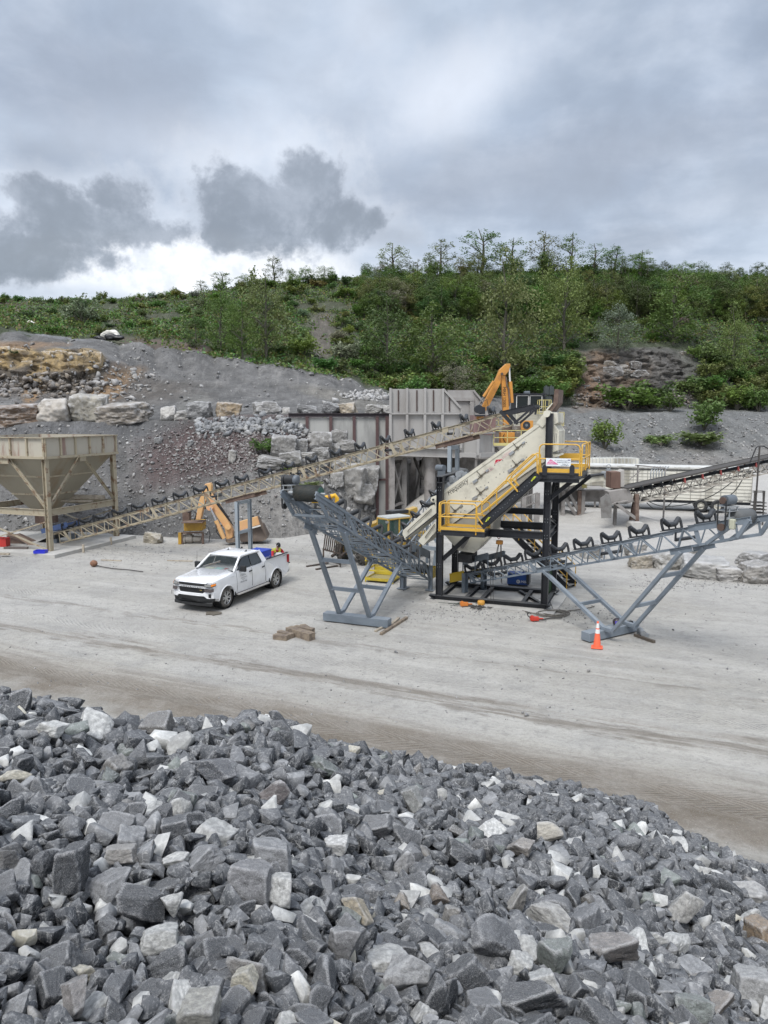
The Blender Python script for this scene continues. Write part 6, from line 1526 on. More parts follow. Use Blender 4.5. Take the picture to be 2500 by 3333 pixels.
def old_plant():
 Y = 54.0; a = P(1808, 1690, Y); root = thing('old_crushing_plant', V((a.x, Y, 0)), 'dusty old crushing plant frame with brand lettering on its side beam, behind the yellow platform', 'crushing plant')
 x0, x1 = P(1800, 1600, Y).x, P(1990, 1600, Y).x; zt = P(1850, 1572, Y).z; zb = P(1850, 1593, Y).z
 MB().box(((x0 + x1) / 2 - 1.0, Y + .1, (zt + zb) / 2), (x1 - x0 - 2.0, .2, zt - zb)).build('side_beam', DUSTY, root)
 m = MB(); m.box(((x0 + x1) / 2, Y + 1.6, zb - .1), (x1 - x0, 2.8, .12)); m.box(((x0 + x1) / 2, Y + .9, zb - .55), (x1 - x0 + .5, .3, .9)); m.build('deck', DUSTY, root)
 text('Cedarapids', .50, V((P(1812, 1592, Y).x, Y - .01, zb + .06)), (1, 0, 0), (0, 0, 1), mat('off_white_letter', (.62, .60, .54), .7), 'beam_text', root, .004, xs=1.0)
 m = MB(); m.box((P(1902, 1583, Y).x, Y - .02, (zt + zb) / 2), (.35, .02, .25)); m.build('yellow_plate', mat('pale_yellow_paint', (.56, .49, .20)), root)
 for x, yy in ((1835, 1600), (1888, 1600), (1900, 1600)):
  p = P(x, yy, Y); MB().ibeam((p.x, Y + .1, 0), (p.x, Y + .1, zb - .1), .25, .22, .02, (0, 1, 0)).build('leg', RUSTY if x == 1888 else DUSTY, root)
 for q in (((1828, 1600), (1880, 1688)), ((1850, 1600), (1886, 1668))): MB().ibeam(P(*q[0], Y + .2), P(*q[1], Y + .2), .2, .2, .02, (0, 1, 0)).build('brace', DUSTY, root)
 MB().bar(P(1884, 1682, Y - .1), P(1906, 1655, Y + .4), .12, .12).build('brace', DUSTY, root)
 # feeder conveyor on its deck and rust-streaked surge box
 m = MB(); m.bar(P(1806, 1563, Y - .5), P(1984, 1540, Y - .5), .9, .12); m.build('feeder_belt', RUBBER, root)
 m = MB(); m.bar(P(1800, 1580, Y - .8), P(1975, 1553, Y - .8), .1, .42); m.build('feeder_side', CREAM, root)
 m = MB()
 for x in (1845, 1880, 1925, 1960): p = P(x, 1560 - (x - 1845) * .09, Y - .75); m.tube(p, p + V((0, .8, 0)), .11, 10)
 m.build('feeder_roller', ROLLER, root)
 m = MB(); c = P(1977, 1547, Y - 1.0); m.tube(c, c + V((0, 1.0, 0)), .24, 18); m.build('feeder_pulley', GALV, root)
 plate([(1989, 1537), (2020, 1536), (2020, 1590), (1988, 1590)], 50.6, 1.2).build('surge_box', mat('rust_streaked_plate', (.20, .125, .095), .8, 0, (.11, .065, .05), .9, .4, .65, streak=True), root, bevel=.02)
 plate([(2020, 1536), (2032, 1529), (2032, 1585), (2020, 1590)], 50.7, 1.0).build('surge_box_side', mat('pale_dust_plate', (.40, .38, .35), .8), root)
 p = P(2005, 1600, 51.2); m = MB(); m.ibeam((p.x, 51.2, 0), (p.x, 51.2, P(2005, 1590, 51.2).z), .2, .2, .02); m.build('leg', DUSTY, root)
 m = MB(); r = P(1981, 1519, Y - .4); m.path([r + V((math.cos(k * .5236) * .16, 0, math.sin(k * .5236) * .16)) for k in range(12)], .03, 6, True); m.box(r - V((0, 0, .3)), (.34, .3, .2)); m.build('beacon_ring', GALV, root)
 # pale plate ladder and rubble of dust beneath
 m = MB(); a_, b_ = P(1706, 1618, 48), P(1750, 1604, 48)
 for o in (0, .62): m.bar(a_ - Zz * o, b_ - Zz * o, .08, .08)
 for k in range(8): c = a_.lerp(b_, k / 7); m.bar(c, c - Zz * .62, .05, .05)
 m.bar(a_, V((a_.x, a_.y, 0)), .3, .2); m.bar(b_, V((b_.x, b_.y, 0)), .3, .2); o = m.build('slatted_guard', DUSTY, None, loc=V((a_.x, a_.y, 0))); tag(o, 'pale slatted steel guard standing behind the cream screen', 'guard')
 g = thing('pipe_rack', V((P(2130, 1600, 53.5).x, 53.5, 0)), 'bundle of bent grey pipes on a post in front of the trailer', 'pipe rack')
 for k in range(6):
  x = 2118 + k * 9; m = MB(); m.path(rounded([P(x, 1562, 53.4), P(x, 1532 - k * .5, 53.4), P(x + 14, 1518 + (k % 2), 53.4 + .3)], .3), .045, 6); m.build('pipe', GALV, g)
 m = MB(); p = P(2077, 1514, 53.4); m.bar((p.x, 53.4, 0), p, .1, .1); m.bar(P(2068, 1514, 53.4), P(2165, 1524, 53.4), .1, .08); m.bar(P(2050, 1560, 53.4), P(2085, 1532, 53.4), .05, .05); m.bar(P(2165, 1524, 53.4), P(2165, 1570, 53.4), .08, .08); p = P(2165, 1570, 53.4); m.bar(p, V((p.x, p.y, 0)), .1, .1); m.build('post', DUSTY, g)
old_plant()
def stair_mast():
 q = P(2457, 1673, 51.5); root = thing('mast_and_stair', V((q.x, 51.5, 0)), 'tall dark mast and short railed steel stair at the right edge beside the trailer', 'stair')
 q.z = P(2457, 1673, 51.5).z
 m = MB(); m.bar(V((q.x, 51.5, 0)), P(2473, 1452, 51.5), .09, .09); m.build('mast', MATS['dark_iron'], root)
 m = MB(); a = P(2473, 1452, 51.5); m.path(rounded([P(2440, 1508, 51.5), P(2462, 1455, 51.5), a, P(2486, 1452, 51.5), P(2520, 1470, 51.5)], .5), .04, 6); m.build('cable', RUBBER, root)
 m = MB()
 for x in (2452, 2484):
  for yy in (51.4, 52.4): p = P(x, 1673, yy); m.bar((p.x, yy, 0), (p.x, yy, P(x, 1598, yy).z), .07, .07)
 for y in (1598, 1602): m.bar(P(2450, y, 51.4), P(2488, y, 51.4), .05, .05)
 for k in range(4): m.box(P(2467, 1668 - k * 11, 51.9), (.8, .9, .05))
 m.bar(P(2484, 1598, 51.4), P(2484, 1673, 51.4), .06, .06); m.build('stair', MATS['dark_iron'], root)
stair_mast()
# ------------------------------------------------------------------ parked breaker arm, power pack, loader bucket
def old_arm():
 Y = 43.6; root = thing('excavator_arm', P(740, 1765, Y).xyz, 'faded yellow excavator arm resting folded on the ground beside the bank', 'arm'); root.location.z = 0
 pl = lambda poly, n, m, dy=0, th=.45, bev=.03: plate(poly, Y + dy, th).build(n, m, root, bevel=bev)
 pl([(667, 1575), (684, 1572), (688, 1580), (687, 1597), (663, 1644), (653, 1691), (637, 1691), (646, 1636)], 'upper_boom', PEACH)
 pl([(669, 1610), (690, 1603), (747, 1704), (757, 1728), (757, 1750), (737, 1758), (732, 1722), (680, 1642)], 'stick', PEACH, -.1)
 m = MB(); m.tube(P(703, 1694, Y - .3), P(729, 1753, Y - .3), .13, 14); c = m.build('hydraulic_cylinder', PEACH, root); MB().tube(P(684, 1652, Y - .3), P(703, 1694, Y - .3), .07, 10).build('rod', CYL, c)
 m = MB(); m.tube(P(682, 1651, Y - .35), P(682, 1651, Y), .20, 16); m.tube(P(742, 1715, Y - .3), P(742, 1715, Y + .1), .17, 16); m.build('pivot_boss', PEACH, root)
 m = MB(); m.tube(P(700, 1625, Y + .2), P(730, 1675, Y + .2), .11, 12); m.build('hydraulic_cylinder', PEACH, root)
 m = MB()
 for k in range(4): m.path([P(690 + k * 3, 1606, Y), P(705 + k * 3, 1640, Y - .15), P(735 + k * 2, 1680, Y - .1), P(760, 1712, Y)], .025, 5)
 m.path([P(703, 1706, Y - .4), P(704, 1730, Y - .5), P(722, 1755, Y - .4)], .03, 5); m.build('hose', RUBBER, root)
 pl([(733, 1757), (766, 1752), (768, 1764), (745, 1768), (736, 1765)], 'foot_plate', mat('dark_brown_steel', (.11, .085, .07), .6, 0, (.2, .15, .11), 2), -.3, .9)
 pp = thing('power_pack', P(620, 1771, 44).xyz, 'old yellow hydraulic power pack on a rusty frame left of the excavator arm', 'power pack'); pp.location.z = 0
 Yp = 43.9
 plate([(598, 1699), (658, 1697), (658, 1728), (598, 1729)], Yp, 1.0).build('housing', mat('mustard_paint', (.46, .27, .035), .5, 0, (.30, .18, .04), 2), pp, bevel=.03)
 plate([(593, 1666), (616, 1664), (616, 1697), (594, 1697)], Yp + .3, .5).build('radiator', RUSTY, pp, bevel=.02)
 m = MB(); m.bar(P(590, 1735, Yp), P(662, 1733, Yp), .12, .1); m.bar(P(598, 1698, Yp - .02), P(666, 1697, Yp - .02), 1.1, .04)
 for x in (592, 660):
  for dy in (0, .9): p = P(x, 1735, Yp + dy); m.bar((p.x, Yp + dy, 0), (p.x, Yp + dy, p.z), .12, .12)
 m.build('frame', RUSTY, pp)
 plate([(580, 1734), (590, 1734), (590, 1771), (580, 1772)], Yp - .1, .1).build('end_plate', MATS['mustard_paint'], pp)
 m = MB(); m.tube(P(594, 1756, Yp + .3), P(606, 1756, Yp + .3), .34, 16); m.tube(P(606, 1753, Yp + .3), P(628, 1753, Yp + .3), .27, 14); m.tube(P(628, 1754, Yp + .3), P(656, 1756, Yp + .3), .2, 14); m.box(P(612, 1746, Yp + .3), (.4, .4, .3)); m.build('pump', mat('dusty_pump', (.30, .28, .25), .8, 0, (.2, .18, .16), 3), pp)
 m = MB(); m.path([P(666, 1708, Yp - .1), P(678, 1716, Yp - .1), P(684, 1740, Yp - .1), P(680, 1765, Yp - .1)], .025, 6); m.path([P(612, 1668, Yp), P(628, 1662, Yp - .1), P(640, 1672, Yp - .1), P(634, 1692, Yp)], .04, 6); m.build('hose', RUBBER, pp)
 # bucket
 bk = thing('loader_bucket', P(820, 1765, Y).xyz, 'wide worn loader bucket lying behind the pickup with a pale yellow back plate', 'bucket'); bk.location.z = 0
 plate([(771, 1700), (839, 1680), (846, 1707), (772, 1730)], Y - .1, .2).build('back_plate', PEACH, bk, bevel=.02)
 pts = [P(772, 1731, Y), P(850, 1709, Y + .1), P(869, 1748, Y + .1), P(864, 1758, Y), P(855, 1763, Y), P(785, 1765, Y), P(777, 1756, Y), P(771, 1745, Y)]
 m = MB(); m.prism([p + V((0, .05, 0)) for p in pts], V((0, 1.1, 0))); m.build('shell', MATS['dark_brown_steel'], bk, bevel=.04)
 plate([(838, 1680), (843, 1680), (862, 1722), (871, 1748), (866, 1750), (849, 1712)], Y - .15, .15).build('side_cutter', MATS['dark_brown_steel'], bk)
 m = MB(); m.bar(P(772, 1732, Y - .15), P(850, 1710, Y - .1), .06, .08); m.build('lip', WHITE, bk)
old_arm()
def telehandler():
 root = thing('telehandler', G(1200, 1838), 'yellow telescopic handler with a green tinted cab parked behind the truss conveyor', 'telehandler')
 f = G(1170, 1842); d = V((.80, .60, 0)).normalized(); n = V((-d.y, d.x, 0)); Z = V((0, 0, 1))      # d: towards the rear
 o = G(1192, 1838) ; ax = lambda s, t, z: o + d * s + n * t + Z * z
 YT = mat('machine_yellow', (.50, .32, .06), .55, 0, (.34, .24, .09), 1.5, .5, .7, dust=.3); AX = (d, n, Z)
 MB().box(ax(1.9, .95, .85), (4.6, 1.1, .6), AX).build('chassis', mat('dark_green_grey', (.07, .075, .065), .6, dust=.4), root, bevel=.04)
 m = MB(); m.box(ax(1.2, 1.4, 1.1), (2.2, .9, .45), AX); m.box(ax(3.6, .9, 1.1), (1.3, 1.6, .55), AX); m.build('engine_cover', YT, root, bevel=.05)
 for s in (0, 3.2):
  for t in (0, 1.95):
   c = ax(s, t - .2, .58); w = MB().lathe([(.3, -.02), (.42, -.02), (.55, .03), (.58, .1), (.58, .3), (.55, .37), (.42, .42), (.3, .42)], c, n, 26)
   for k in range(20):
    a = k * math.pi / 10; r = d * math.cos(a) + Z * math.sin(a); r2 = d * math.cos(a + .14) + Z * math.sin(a + .14)
    w.bar(c + r * .60 + n * .0, c + r2 * .60 + n * .2, .05, .05, r); w.bar(c + r2 * .60 + n * .2, c + r * .60 + n * .40, .05, .05, r)
   w = w.build('wheel', mat('dusty_tyre', (.075, .07, .062), .85, dust=.3), root); MB().lathe([(0, .1), (.15, .1), (.3, .02), (.32, .0)], c, n, 18).build('rim', YT, w)
 # cab on the near side
 q0 = P(1250, 1770, 38.6); cs = (q0 - o).dot(d); cz0, cz1 = .75, 2.22; cabp = ax(cs + .15, .05, 0); zc = (cz0 + cz1) / 2
 fr = MB()
 for s in (0, .72, 1.45):
  for t in (-.02, .95): fr.path([cabp + d * s + n * t + Z * cz0, cabp + d * s + n * t + Z * (cz1 - .1), cabp + d * s + n * (t + .02) + Z * cz1], .055, 6)
 for t in (-.02, .95): fr.path([cabp + n * t + Z * cz1, cabp + d * 1.45 + n * t + Z * cz1], .05, 6)
 for s in (0, 1.45): fr.path([cabp + d * s + Z * cz1, cabp + d * s + n * .95 + Z * cz1], .05, 6)
 fr.box(cabp + d * .72 + n * .46 + Z * (cz0 + .25), (1.45, .96, .5), AX); fr.box(cabp + d * .36 - n * .03 + Z * (cz0 + .1), (.66, .03, .9), AX); cab = fr.build('cab', YT, root)
 gl = mat('green_cab_glass', (.045, .085, .07), .08, spec=.8); g = MB()
 g.box(cabp + d * .36 - n * .01 + Z * (cz1 - .5), (.62, .02, .88), AX); g.box(cabp + d * 1.08 - n * .01 + Z * (cz1 - .5), (.62, .02, .88), AX); g.box(cabp - d * .01 + n * .46 + Z * (cz1 - .5), (.02, .86, .88), AX); g.box(cabp + d * 1.46 + n * .46 + Z * (cz1 - .5), (.02, .86, .88), AX); g.build('pane', gl, cab)
 m = MB(); m.box(cabp + d * .72 + n * .46 + Z * (cz1 + .07), (1.5, 1.0, .10), AX); m.build('roof', mat('pale_cab_roof', (.50, .52, .50), .6, dust=.2), cab, bevel=.04)
 m = MB(); m.box(cabp - d * .08 + Z * (cz1 - .12), (.1, .14, .12), AX); m.build('work_lamp', GALV, cab)
 b0_, b1_ = ax(4.4, 1.35, 2.35), ax(-1.0, 1.25, 1.2); m = MB(); m.bar(b0_, b0_.lerp(b1_, .6), .42, .48); m.build('boom', YT, root, bevel=.03); m = MB(); m.bar(b0_.lerp(b1_, .55), b1_, .3, .36); m.build('boom_extension', mat('pale_boom_extension', (.42, .38, .28), .6), root)
 MB().box(b0_.lerp(b1_, .25) + Z * .33, (1.2, .55, .18), AX).build('tray', BLACK, root)
 c = ax(-1.5, .95, 0); k = MB()
 for i in range(9): t = -.75 + i * .19; k.bar(c + n * t + Z * .75, c + n * t + Z * 1.5 + d * .12, .05, .05)
 for z in (.2, .72, 1.5): k.bar(c - n * .82 + Z * z + d * (.12 if z > 1 else 0), c + n * .82 + Z * z + d * (.12 if z > 1 else 0), .06, .08)
 for t in (-.8, .8): k.bar(c + n * t + Z * .05, c + n * t + Z * .75, .08, .08)
 for t in (-.3, .3): k.tube(c + n * t + d * .2 + Z * .4, c + n * (t + .1) + d * .9 + Z * .7, .08, 10)
 k.build('fork_carriage', mat('rusty_black_iron', (.045, .038, .032), .7, 0, (.12, .08, .06), 4), root)
 for t in (-.55, .35): m = MB(); m.bar(c + n * t + Z * .07, c + n * t - d * 1.3 + Z * .05, .13, .05); m.build('fork', MATS['rusty_black_iron'], root)
telehandler()
def yellow_basket():
 a, b, c = G(1190, 1893), G(1278, 1900), G(1306, 1868); d = V((b.x - a.x, b.y - a.y, 0)); W = d.length; d.normalize(); n = V((-d.y, d.x, 0)); Z = V((0, 0, 1)); D = 1.25
 YB = mat('dirty_yellow_basket', (.52, .40, .035), .55, 0, (.38, .28, .03), 3, dust=.2)
 root = thing('work_basket', a, 'yellow mesh personnel basket on the ground under the truss conveyor', 'basket')
 ax = lambda s, t, z: a + d * s + n * t + Z * z
 m = MB(); m.box(ax(W / 2, D / 2, .1), (W, D, .06), (d, n, Z)); m.build('floor', mat('basket_floor', (.30, .26, .12), .8), root)
 f = MB()
 for z in (.14, .55, 1.0):
  for p, q in (((0, D), (W, D)), ((0, 0), (0, D)), ((W, 0), (W, D))): f.bar(ax(*p, z), ax(*q, z), .06, .07)
 f.bar(ax(0, 0, .14), ax(W, 0, .14), .07, .12); f.bar(ax(0, 0, .55), ax(W, 0, .55), .06, .07)
 for p in ((0, 0), (W, 0), (0, D), (W, D), (W / 2, D)): f.bar(ax(*p, 0), ax(*p, 1.0 if p[1] else .58), .06, .06)
 f.build('frame', YB, root)
 g = MB()
 for k in range(16): x = W * (k + .5) / 16; g.bar(ax(x, D, .15), ax(x, D, .98), .012, .012)
 for k in range(9): z = .15 + k * .1; g.bar(ax(0, D, z), ax(W, D, z), .012, .012); g.bar(ax(W, 0, z * .5 + .1), ax(W, D, z), .012, .012)
 for k in range(10): y = D * (k + .5) / 10; g.bar(ax(W, y, .15), ax(W, y, .98), .012, .012); g.bar(ax(0, y, .15), ax(0, y, .98), .012, .012)
 g.box(ax(W / 2, D - .15, .34), (W * .9, .03, .38), (d, n, Z)); g.build('mesh_panel', YB, root)
 m = MB()
 for s in (-.2, .0, .2): m.path([ax(W * .45 + s, D, 1.05), ax(W * .45 + s * .6, D - .1, 1.12), ax(W * .45 + s + .1, D - .06, 1.04)], .03, 6)
 m.build('rope', WOODL, root)
yellow_basket()
# ------------------------------------------------------------------ vegetation
def leaf_material(name, attr=False):
 m = bpy.data.materials.new(name); m.use_nodes = True; t = m.node_tree; b = t.nodes['Principled BSDF']; out = t.nodes['Material Output']
 tc = t.nodes.new('ShaderNodeTexCoord')
 if attr: at = t.nodes.new('ShaderNodeAttribute'); at.attribute_name = 'tint'; base = at.outputs[0]
 else: oi = t.nodes.new('ShaderNodeObjectInfo'); base = oi.outputs['Color']
 n = noise(t, tc.outputs['Object'], 1.1, 3, .6); g = noise(t, tc.outputs['Object'], 5.0, 2, .6)
 c = cmix(t, n.sm(.35, .65) * .5, base, cmix(t, .5, base, (.03, .05, .018)))
 c = cmix(t, g.sm(.52, .70) * .5, c, cmix(t, .5, base, (.34, .38, .18)))
 t.links.new(c, b.inputs['Base Color']); b.inputs['Roughness'].default_value = .55; b.inputs['Specular IOR Level'].default_value = .35
 tr = t.nodes.new('ShaderNodeBsdfTranslucent'); t.links.new(c, tr.inputs[0]); mx = t.nodes.new('ShaderNodeMixShader'); mx.inputs[0].default_value = .3
 t.links.new(b.outputs[0], mx.inputs[1]); t.links.new(tr.outputs[0], mx.inputs[2]); t.links.new(mx.outputs[0], out.inputs[0]); return m
LEAF = leaf_material('leaf'); LEAFA = leaf_material('leaf_mass', True)
BARK = mat('grey_bark', (.095, .09, .07), .9, 0, (.055, .05, .038), 4, bump=.3)
def leaf_quads(c, size, r, up=.5):
 n = len(c); nn = r.normal(size=(n, 3)); nn[:, 2] = np.abs(nn[:, 2]) + up; nn /= np.linalg.norm(nn, axis=1)[:, None]
 a = np.cross(nn, r.normal(size=(n, 3))); a /= np.linalg.norm(a, axis=1)[:, None]; b = np.cross(nn, a)
 s = (size * r.uniform(.6, 1.3, n))[:, None]; a = a * s; b = b * s * .55
 v = np.stack([c - a, c + b, c + a, c - b], 1).reshape(-1, 3); f = np.arange(n * 4).reshape(n, 4); return v, f
def mk_mesh(name, v, f, m):
 me = bpy.data.meshes.new(name); k = f.shape[1]; nf = len(f)
 me.vertices.add(len(v)); me.vertices.foreach_set('co', v.astype(np.float32).ravel()); me.loops.add(nf * k); me.loops.foreach_set('vertex_index', f.astype(np.int32).ravel())
 me.polygons.add(nf); me.polygons.foreach_set('loop_start', np.arange(nf, dtype=np.int32) * k); me.polygons.foreach_set('loop_total', np.full(nf, k, np.int32)); me.update(calc_edges=True); me.materials.append(m); return me
def tree_meshes(seed, kind):
 """unit-height plants: trunk with limbs, crown of leaf clusters carried on the limbs"""
 r = np.random.default_rng(seed); q = random.Random(seed); T_ = MB(); cen = []
 if kind == 'bush':
  for i in range(9):
   a = q.uniform(0, 6.28); e = V((math.cos(a) * q.uniform(.2, .55), math.sin(a) * q.uniform(.2, .55), q.uniform(.45, .9))); T_.path([(0, 0, 0), e * .5 + V((0, 0, .08)), e], [.02, .014, .005], 4)
   for k in range(5): cen.append((e * q.uniform(.55, 1.0) + V((q.gauss(0, .08), q.gauss(0, .08), q.gauss(0, .06))), .16))
  nl, ls = 22, .052
 else:
  top = V((q.uniform(-.05, .05), q.uniform(-.05, .05), .97)); pts = [V((0, 0, 0)), V((q.uniform(-.02, .02), q.uniform(-.02, .02), .35)), V((q.uniform(-.03, .03), q.uniform(-.03, .03), .68)), top]
  T_.path(pts, [.020, .015, .009, .003], 6)
  slim = kind == 'slim'; cz_, rz_, rx_, n, cr_ = {'slim': (.52, .47, .21, 74, .058), 'full': (.50, .50, .34, 92, .085), 'round': (.50, .50, .44, 90, .09)}[kind]
  lean = V((q.uniform(-.05, .05), q.uniform(-.05, .05), 0)); bulge = [(q.uniform(0, 6.28), q.uniform(.15, .9), q.uniform(-.75, .6)) for _ in range(6)]
  for i in range(n):
   a, b, w_ = q.uniform(0, 6.283), q.uniform(-1, 1), q.uniform(.25, 1) ** .45; rr = math.sqrt(max(0, 1 - b * b)) * w_
   rr *= 1 + sum(g * max(0, math.cos(a - f)) * math.exp(-((b - e) * 2) ** 2) * .5 for f, e, g in bulge)
   z = cz_ + b * rz_ * w_; c = V((math.cos(a) * rr * rx_, math.sin(a) * rr * rx_, z)) + lean * z
   if z < .04: continue
   cen.append((c, cr_ * q.uniform(.65, 1.25)))
   if i % 3 == 0: zs = max(.08, z - rr * rx_ * (1.1 if slim else .7)); s0 = V((lean.x * zs, lean.y * zs, zs)); T_.path([s0, s0.lerp(c, .5) + V((0, 0, .01)), c], [.006, .004, .0015], 4)
  nl, ls = (24, .0130) if slim else (46, .0155)
 cs = []
 for c, rad in cen:
  g = r.normal(size=(nl, 3)); g = g / np.linalg.norm(g, axis=1)[:, None] * (r.random(nl) ** .45)[:, None] * rad; g[:, 2] *= 1.0; cs.append(g + np.array(c))
 cs = np.concatenate(cs); cs[:, 2] = np.maximum(cs[:, 2], .03); v, f = leaf_quads(cs, ls, r)
 me = bpy.data.meshes.new('trunk'); me.from_pydata(T_.v, [], T_.f); me.materials.append(BARK); me.update()
 return me, mk_mesh('crown', v, f, LEAF)
TV = {k: [tree_meshes(s + i * 7, k) for i in range(n)] for k, n, s in (('slim', 8, 10), ('full', 7, 50), ('round', 5, 90), ('bush', 8, 130))}
vr = random.Random(21)
LM = [(240, 1000, 'large silvery left shrub'), (362, 1095, 'white wrapped heap'), (20, 960, 'left end of the skyline'), (520, 1110, 'brown bare strip'), (868, 1010, 'tallest tree of the left wood'), (1050, 1110, 'bare gully'), (1345, 1250, 'feed bin wing'), (1490, 1230, 'silvery tree by the bin'), (1566, 850, 'tallest skyline tree'), (1640, 1030, 'biggest olive tree'), (1660, 1200, 'orange breaker boom'), (1835, 1000, 'light tree by the rock face'), (2000, 850, 'cone shaped skyline tree'), (2010, 1080, 'silvery tree on the rock face'), (2070, 1230, 'middle of the rock face'), (2300, 900, 'right skyline hedge'), (2380, 1130, 'light tree near the rock face'), (2470, 1330, 'right edge shrub'), (2490, 1000, 'right edge of the wood'), (700, 960, 'sapling row'), (1280, 870, 'pale lone skyline tree'), (30, 1160, 'left end of the tan ledge'), (300, 1170, 'right end of the tan ledge')]
_ul = set()
def uniq(base, x, y, *_):
 near = sorted(LM, key=lambda h: (h[0] - x) ** 2 + (h[1] - y) ** 2)
 for how in ('just ', '', 'well ', 'far ', 'somewhat '):
  for h in near[:7]:
   ang = (math.degrees(math.atan2(h[1] - y, x - h[0])) + 360) % 360; w8 = ['right of', 'above right of', 'above', 'above left of', 'left of', 'below left of', 'below', 'below right of'][int((ang + 22.5) // 45) % 8]
   l = f'{base} {how}{w8} the {h[2]}'
   if l not in _ul: _ul.add(l); return l
 return l
def plant(kind, p, h, w, colr, label, cat, group, name=None):
 tr, cw = TV[kind][vr.randrange(len(TV[kind]))]
 o = thing(name or ('shrub' if kind == 'bush' else 'tree'), p, label, cat, group); ww = w if w else h
 o.scale = (ww, ww, h); o.rotation_euler = (0, 0, vr.uniform(0, 6.28))
 for n, me in (('trunk' if kind != 'bush' else 'stem', tr), ('crown', cw)):
  c = bpy.data.objects.new(n, me); C.objects.link(c); c.parent = o; c.color = (*colr, 1)
 return o
GR = {'dark': (.078, .125, .036), 'mid': (.12, .19, .045), 'bright': (.19, .26, .06), 'silver': (.23, .26, .17), 'olive': (.175, .22, .072)}
CNM = {'dark': 'dark green', 'mid': 'mid green', 'olive': 'olive green', 'bright': 'bright green', 'silver': 'silvery'}
def jit(c, a=.2): return tuple(x * vr.uniform(1 - a, 1 + a) for x in GR[c])
def hill_pt(x, y): p, i, c = T(x, y, 5.6, 9.2); return p
sky_trees = [(20, 948, 980, 30, 'bush'), (335, 943, 985, 40, 'bush'), (575, 930, 962, 32, 'bush'), (655, 908, 950, 42, 'slim'), (722, 880, 940, 60, 'slim'), (795, 893, 932, 55, 'round'), (893, 826, 925, 62, 'slim'), (952, 872, 925, 50, 'round'), (995, 864, 920, 50, 'full'), (1055, 864, 918, 72, 'round'),
             (1200, 862, 912, 60, 'slim'), (1284, 788, 905, 90, 'slim'), (1431, 776, 905, 88, 'slim'), (1566, 736, 900, 118, 'slim'), (1664, 768, 900, 105, 'slim'), (1777, 746, 895, 86, 'slim'), (1860, 757, 895, 84, 'slim'), (1932, 792, 892, 84, 'slim'), (2000, 796, 892, 66, 'slim'), (2083, 811, 896, 78, 'slim'), (2207, 868, 905, 50, 'round'), (2279, 872, 908, 50, 'round'), (2440, 890, 930, 50, 'round')]
names_ = ['lone low bush at the far left end of the skyline', 'dark rounded bush on the skyline left of the clouds gap', 'small bush on the skyline right of the dark rounded bush', 'thin sapling on the rising skyline, first of the row', 'thin wispy sapling on the skyline beside the sapling row start', 'low round tree on the skyline left of the tall feathery one', 'tall feathery tree on the skyline above the left wood', 'low round tree just right of the tall feathery skyline tree', 'bushy tree in the middle of the low skyline group', 'wide low tree ending the low skyline group',
          'small thin tree before the tall pale skyline tree', 'pale round headed tree standing alone on the skyline', 'narrow dark tree on the skyline left of the tallest one', 'tallest spreading tree on the skyline', 'broad tree touching the right of the tallest skyline tree', 'first of the two tall twins on the right skyline', 'second of the two tall twins on the right skyline', 'pale open tree right of the tall twins on the skyline', 'slender cone shaped tree on the skyline', 'isolated feathery tree last of the tall skyline row', 'low round tree at the start of the right skyline hedge', 'low pointed tree in the right skyline hedge', 'low round tree near the right end of the skyline']
for (x, ty, by, w, k), l in zip(sky_trees, names_):
 Y = 194 if x < 1200 else 203; p = P(x, by + 6, Y); h = P(x, ty, Y).z - p.z; plant(k, p, h, w * Y / FPX / {'slim': .38, 'full': .72, 'round': .8, 'bush': 1.0}[k], jit('olive' if 1200 < x < 2000 else 'mid'), l, 'tree' if k != 'bush' else 'shrub', 'trees along the skyline')
for k in range(26):
 x = vr.uniform(1180, 2130); Y = 199; p = P(x, np.interp(x, xk, c9[0]) + 10, Y); hp = vr.uniform(28, 78); kd = vr.choice(('slim', 'round', 'full')); c = vr.choice(('olive', 'mid', 'dark')); plant(kd, p, hp * Y / FPX, hp * vr.uniform(.9, 1.3) * Y / FPX, jit(c), uniq(CNM[c] + (' ridge sapling' if kd == 'slim' else ' ridge tree'), x, 870), 'tree', 'trees along the skyline')
# wood on the slope
spec = [(720, 1150, 225, 120, 'full', 'mid', 'tall tree standing left of the pair in the left wood'), (868, 1165, 285, 170, 'full', 'olive', 'tallest light green tree in the left wood'), (790, 1168, 190, 120, 'full', 'mid', 'medium tree between the two tall ones of the left wood'), (640, 1130, 110, 90, 'round', 'dark', 'low dark tree left of the left wood'),
  (1640, 1240, 400, 230, 'full', 'olive', 'biggest olive green tree in the middle of the wood'), (1835, 1140, 300, 170, 'full', 'olive', 'light topped tree above the rock face left end'), (1480, 1290, 115, 130, 'round', 'silver', 'silvery tree directly behind the feed bin'), (2010, 1150, 160, 150, 'round', 'silver', 'silvery spreading tree on top of the rock face'), (2380, 1260, 240, 120, 'full', 'olive', 'light green tree right of the rock face'), (2190, 1120, 230, 190, 'full', 'mid', 'rounded tree above the right end of the rock face'),
  (265, 1052, 90, 100, 'bush', 'silver', 'large silvery shrub low on the left hillside'), (1120, 1180, 90, 110, 'bush', 'silver', 'silvery shrub beside the bare gully'), (985, 1160, 80, 100, 'bush', 'bright', 'bright green shrub left of the bare gully'), (1400, 1235, 250, 210, 'full', 'mid', 'broad tree above the left end of the feed bin'), (1260, 1225, 250, 170, 'full', 'dark', 'dark tree left of the feed bin')]
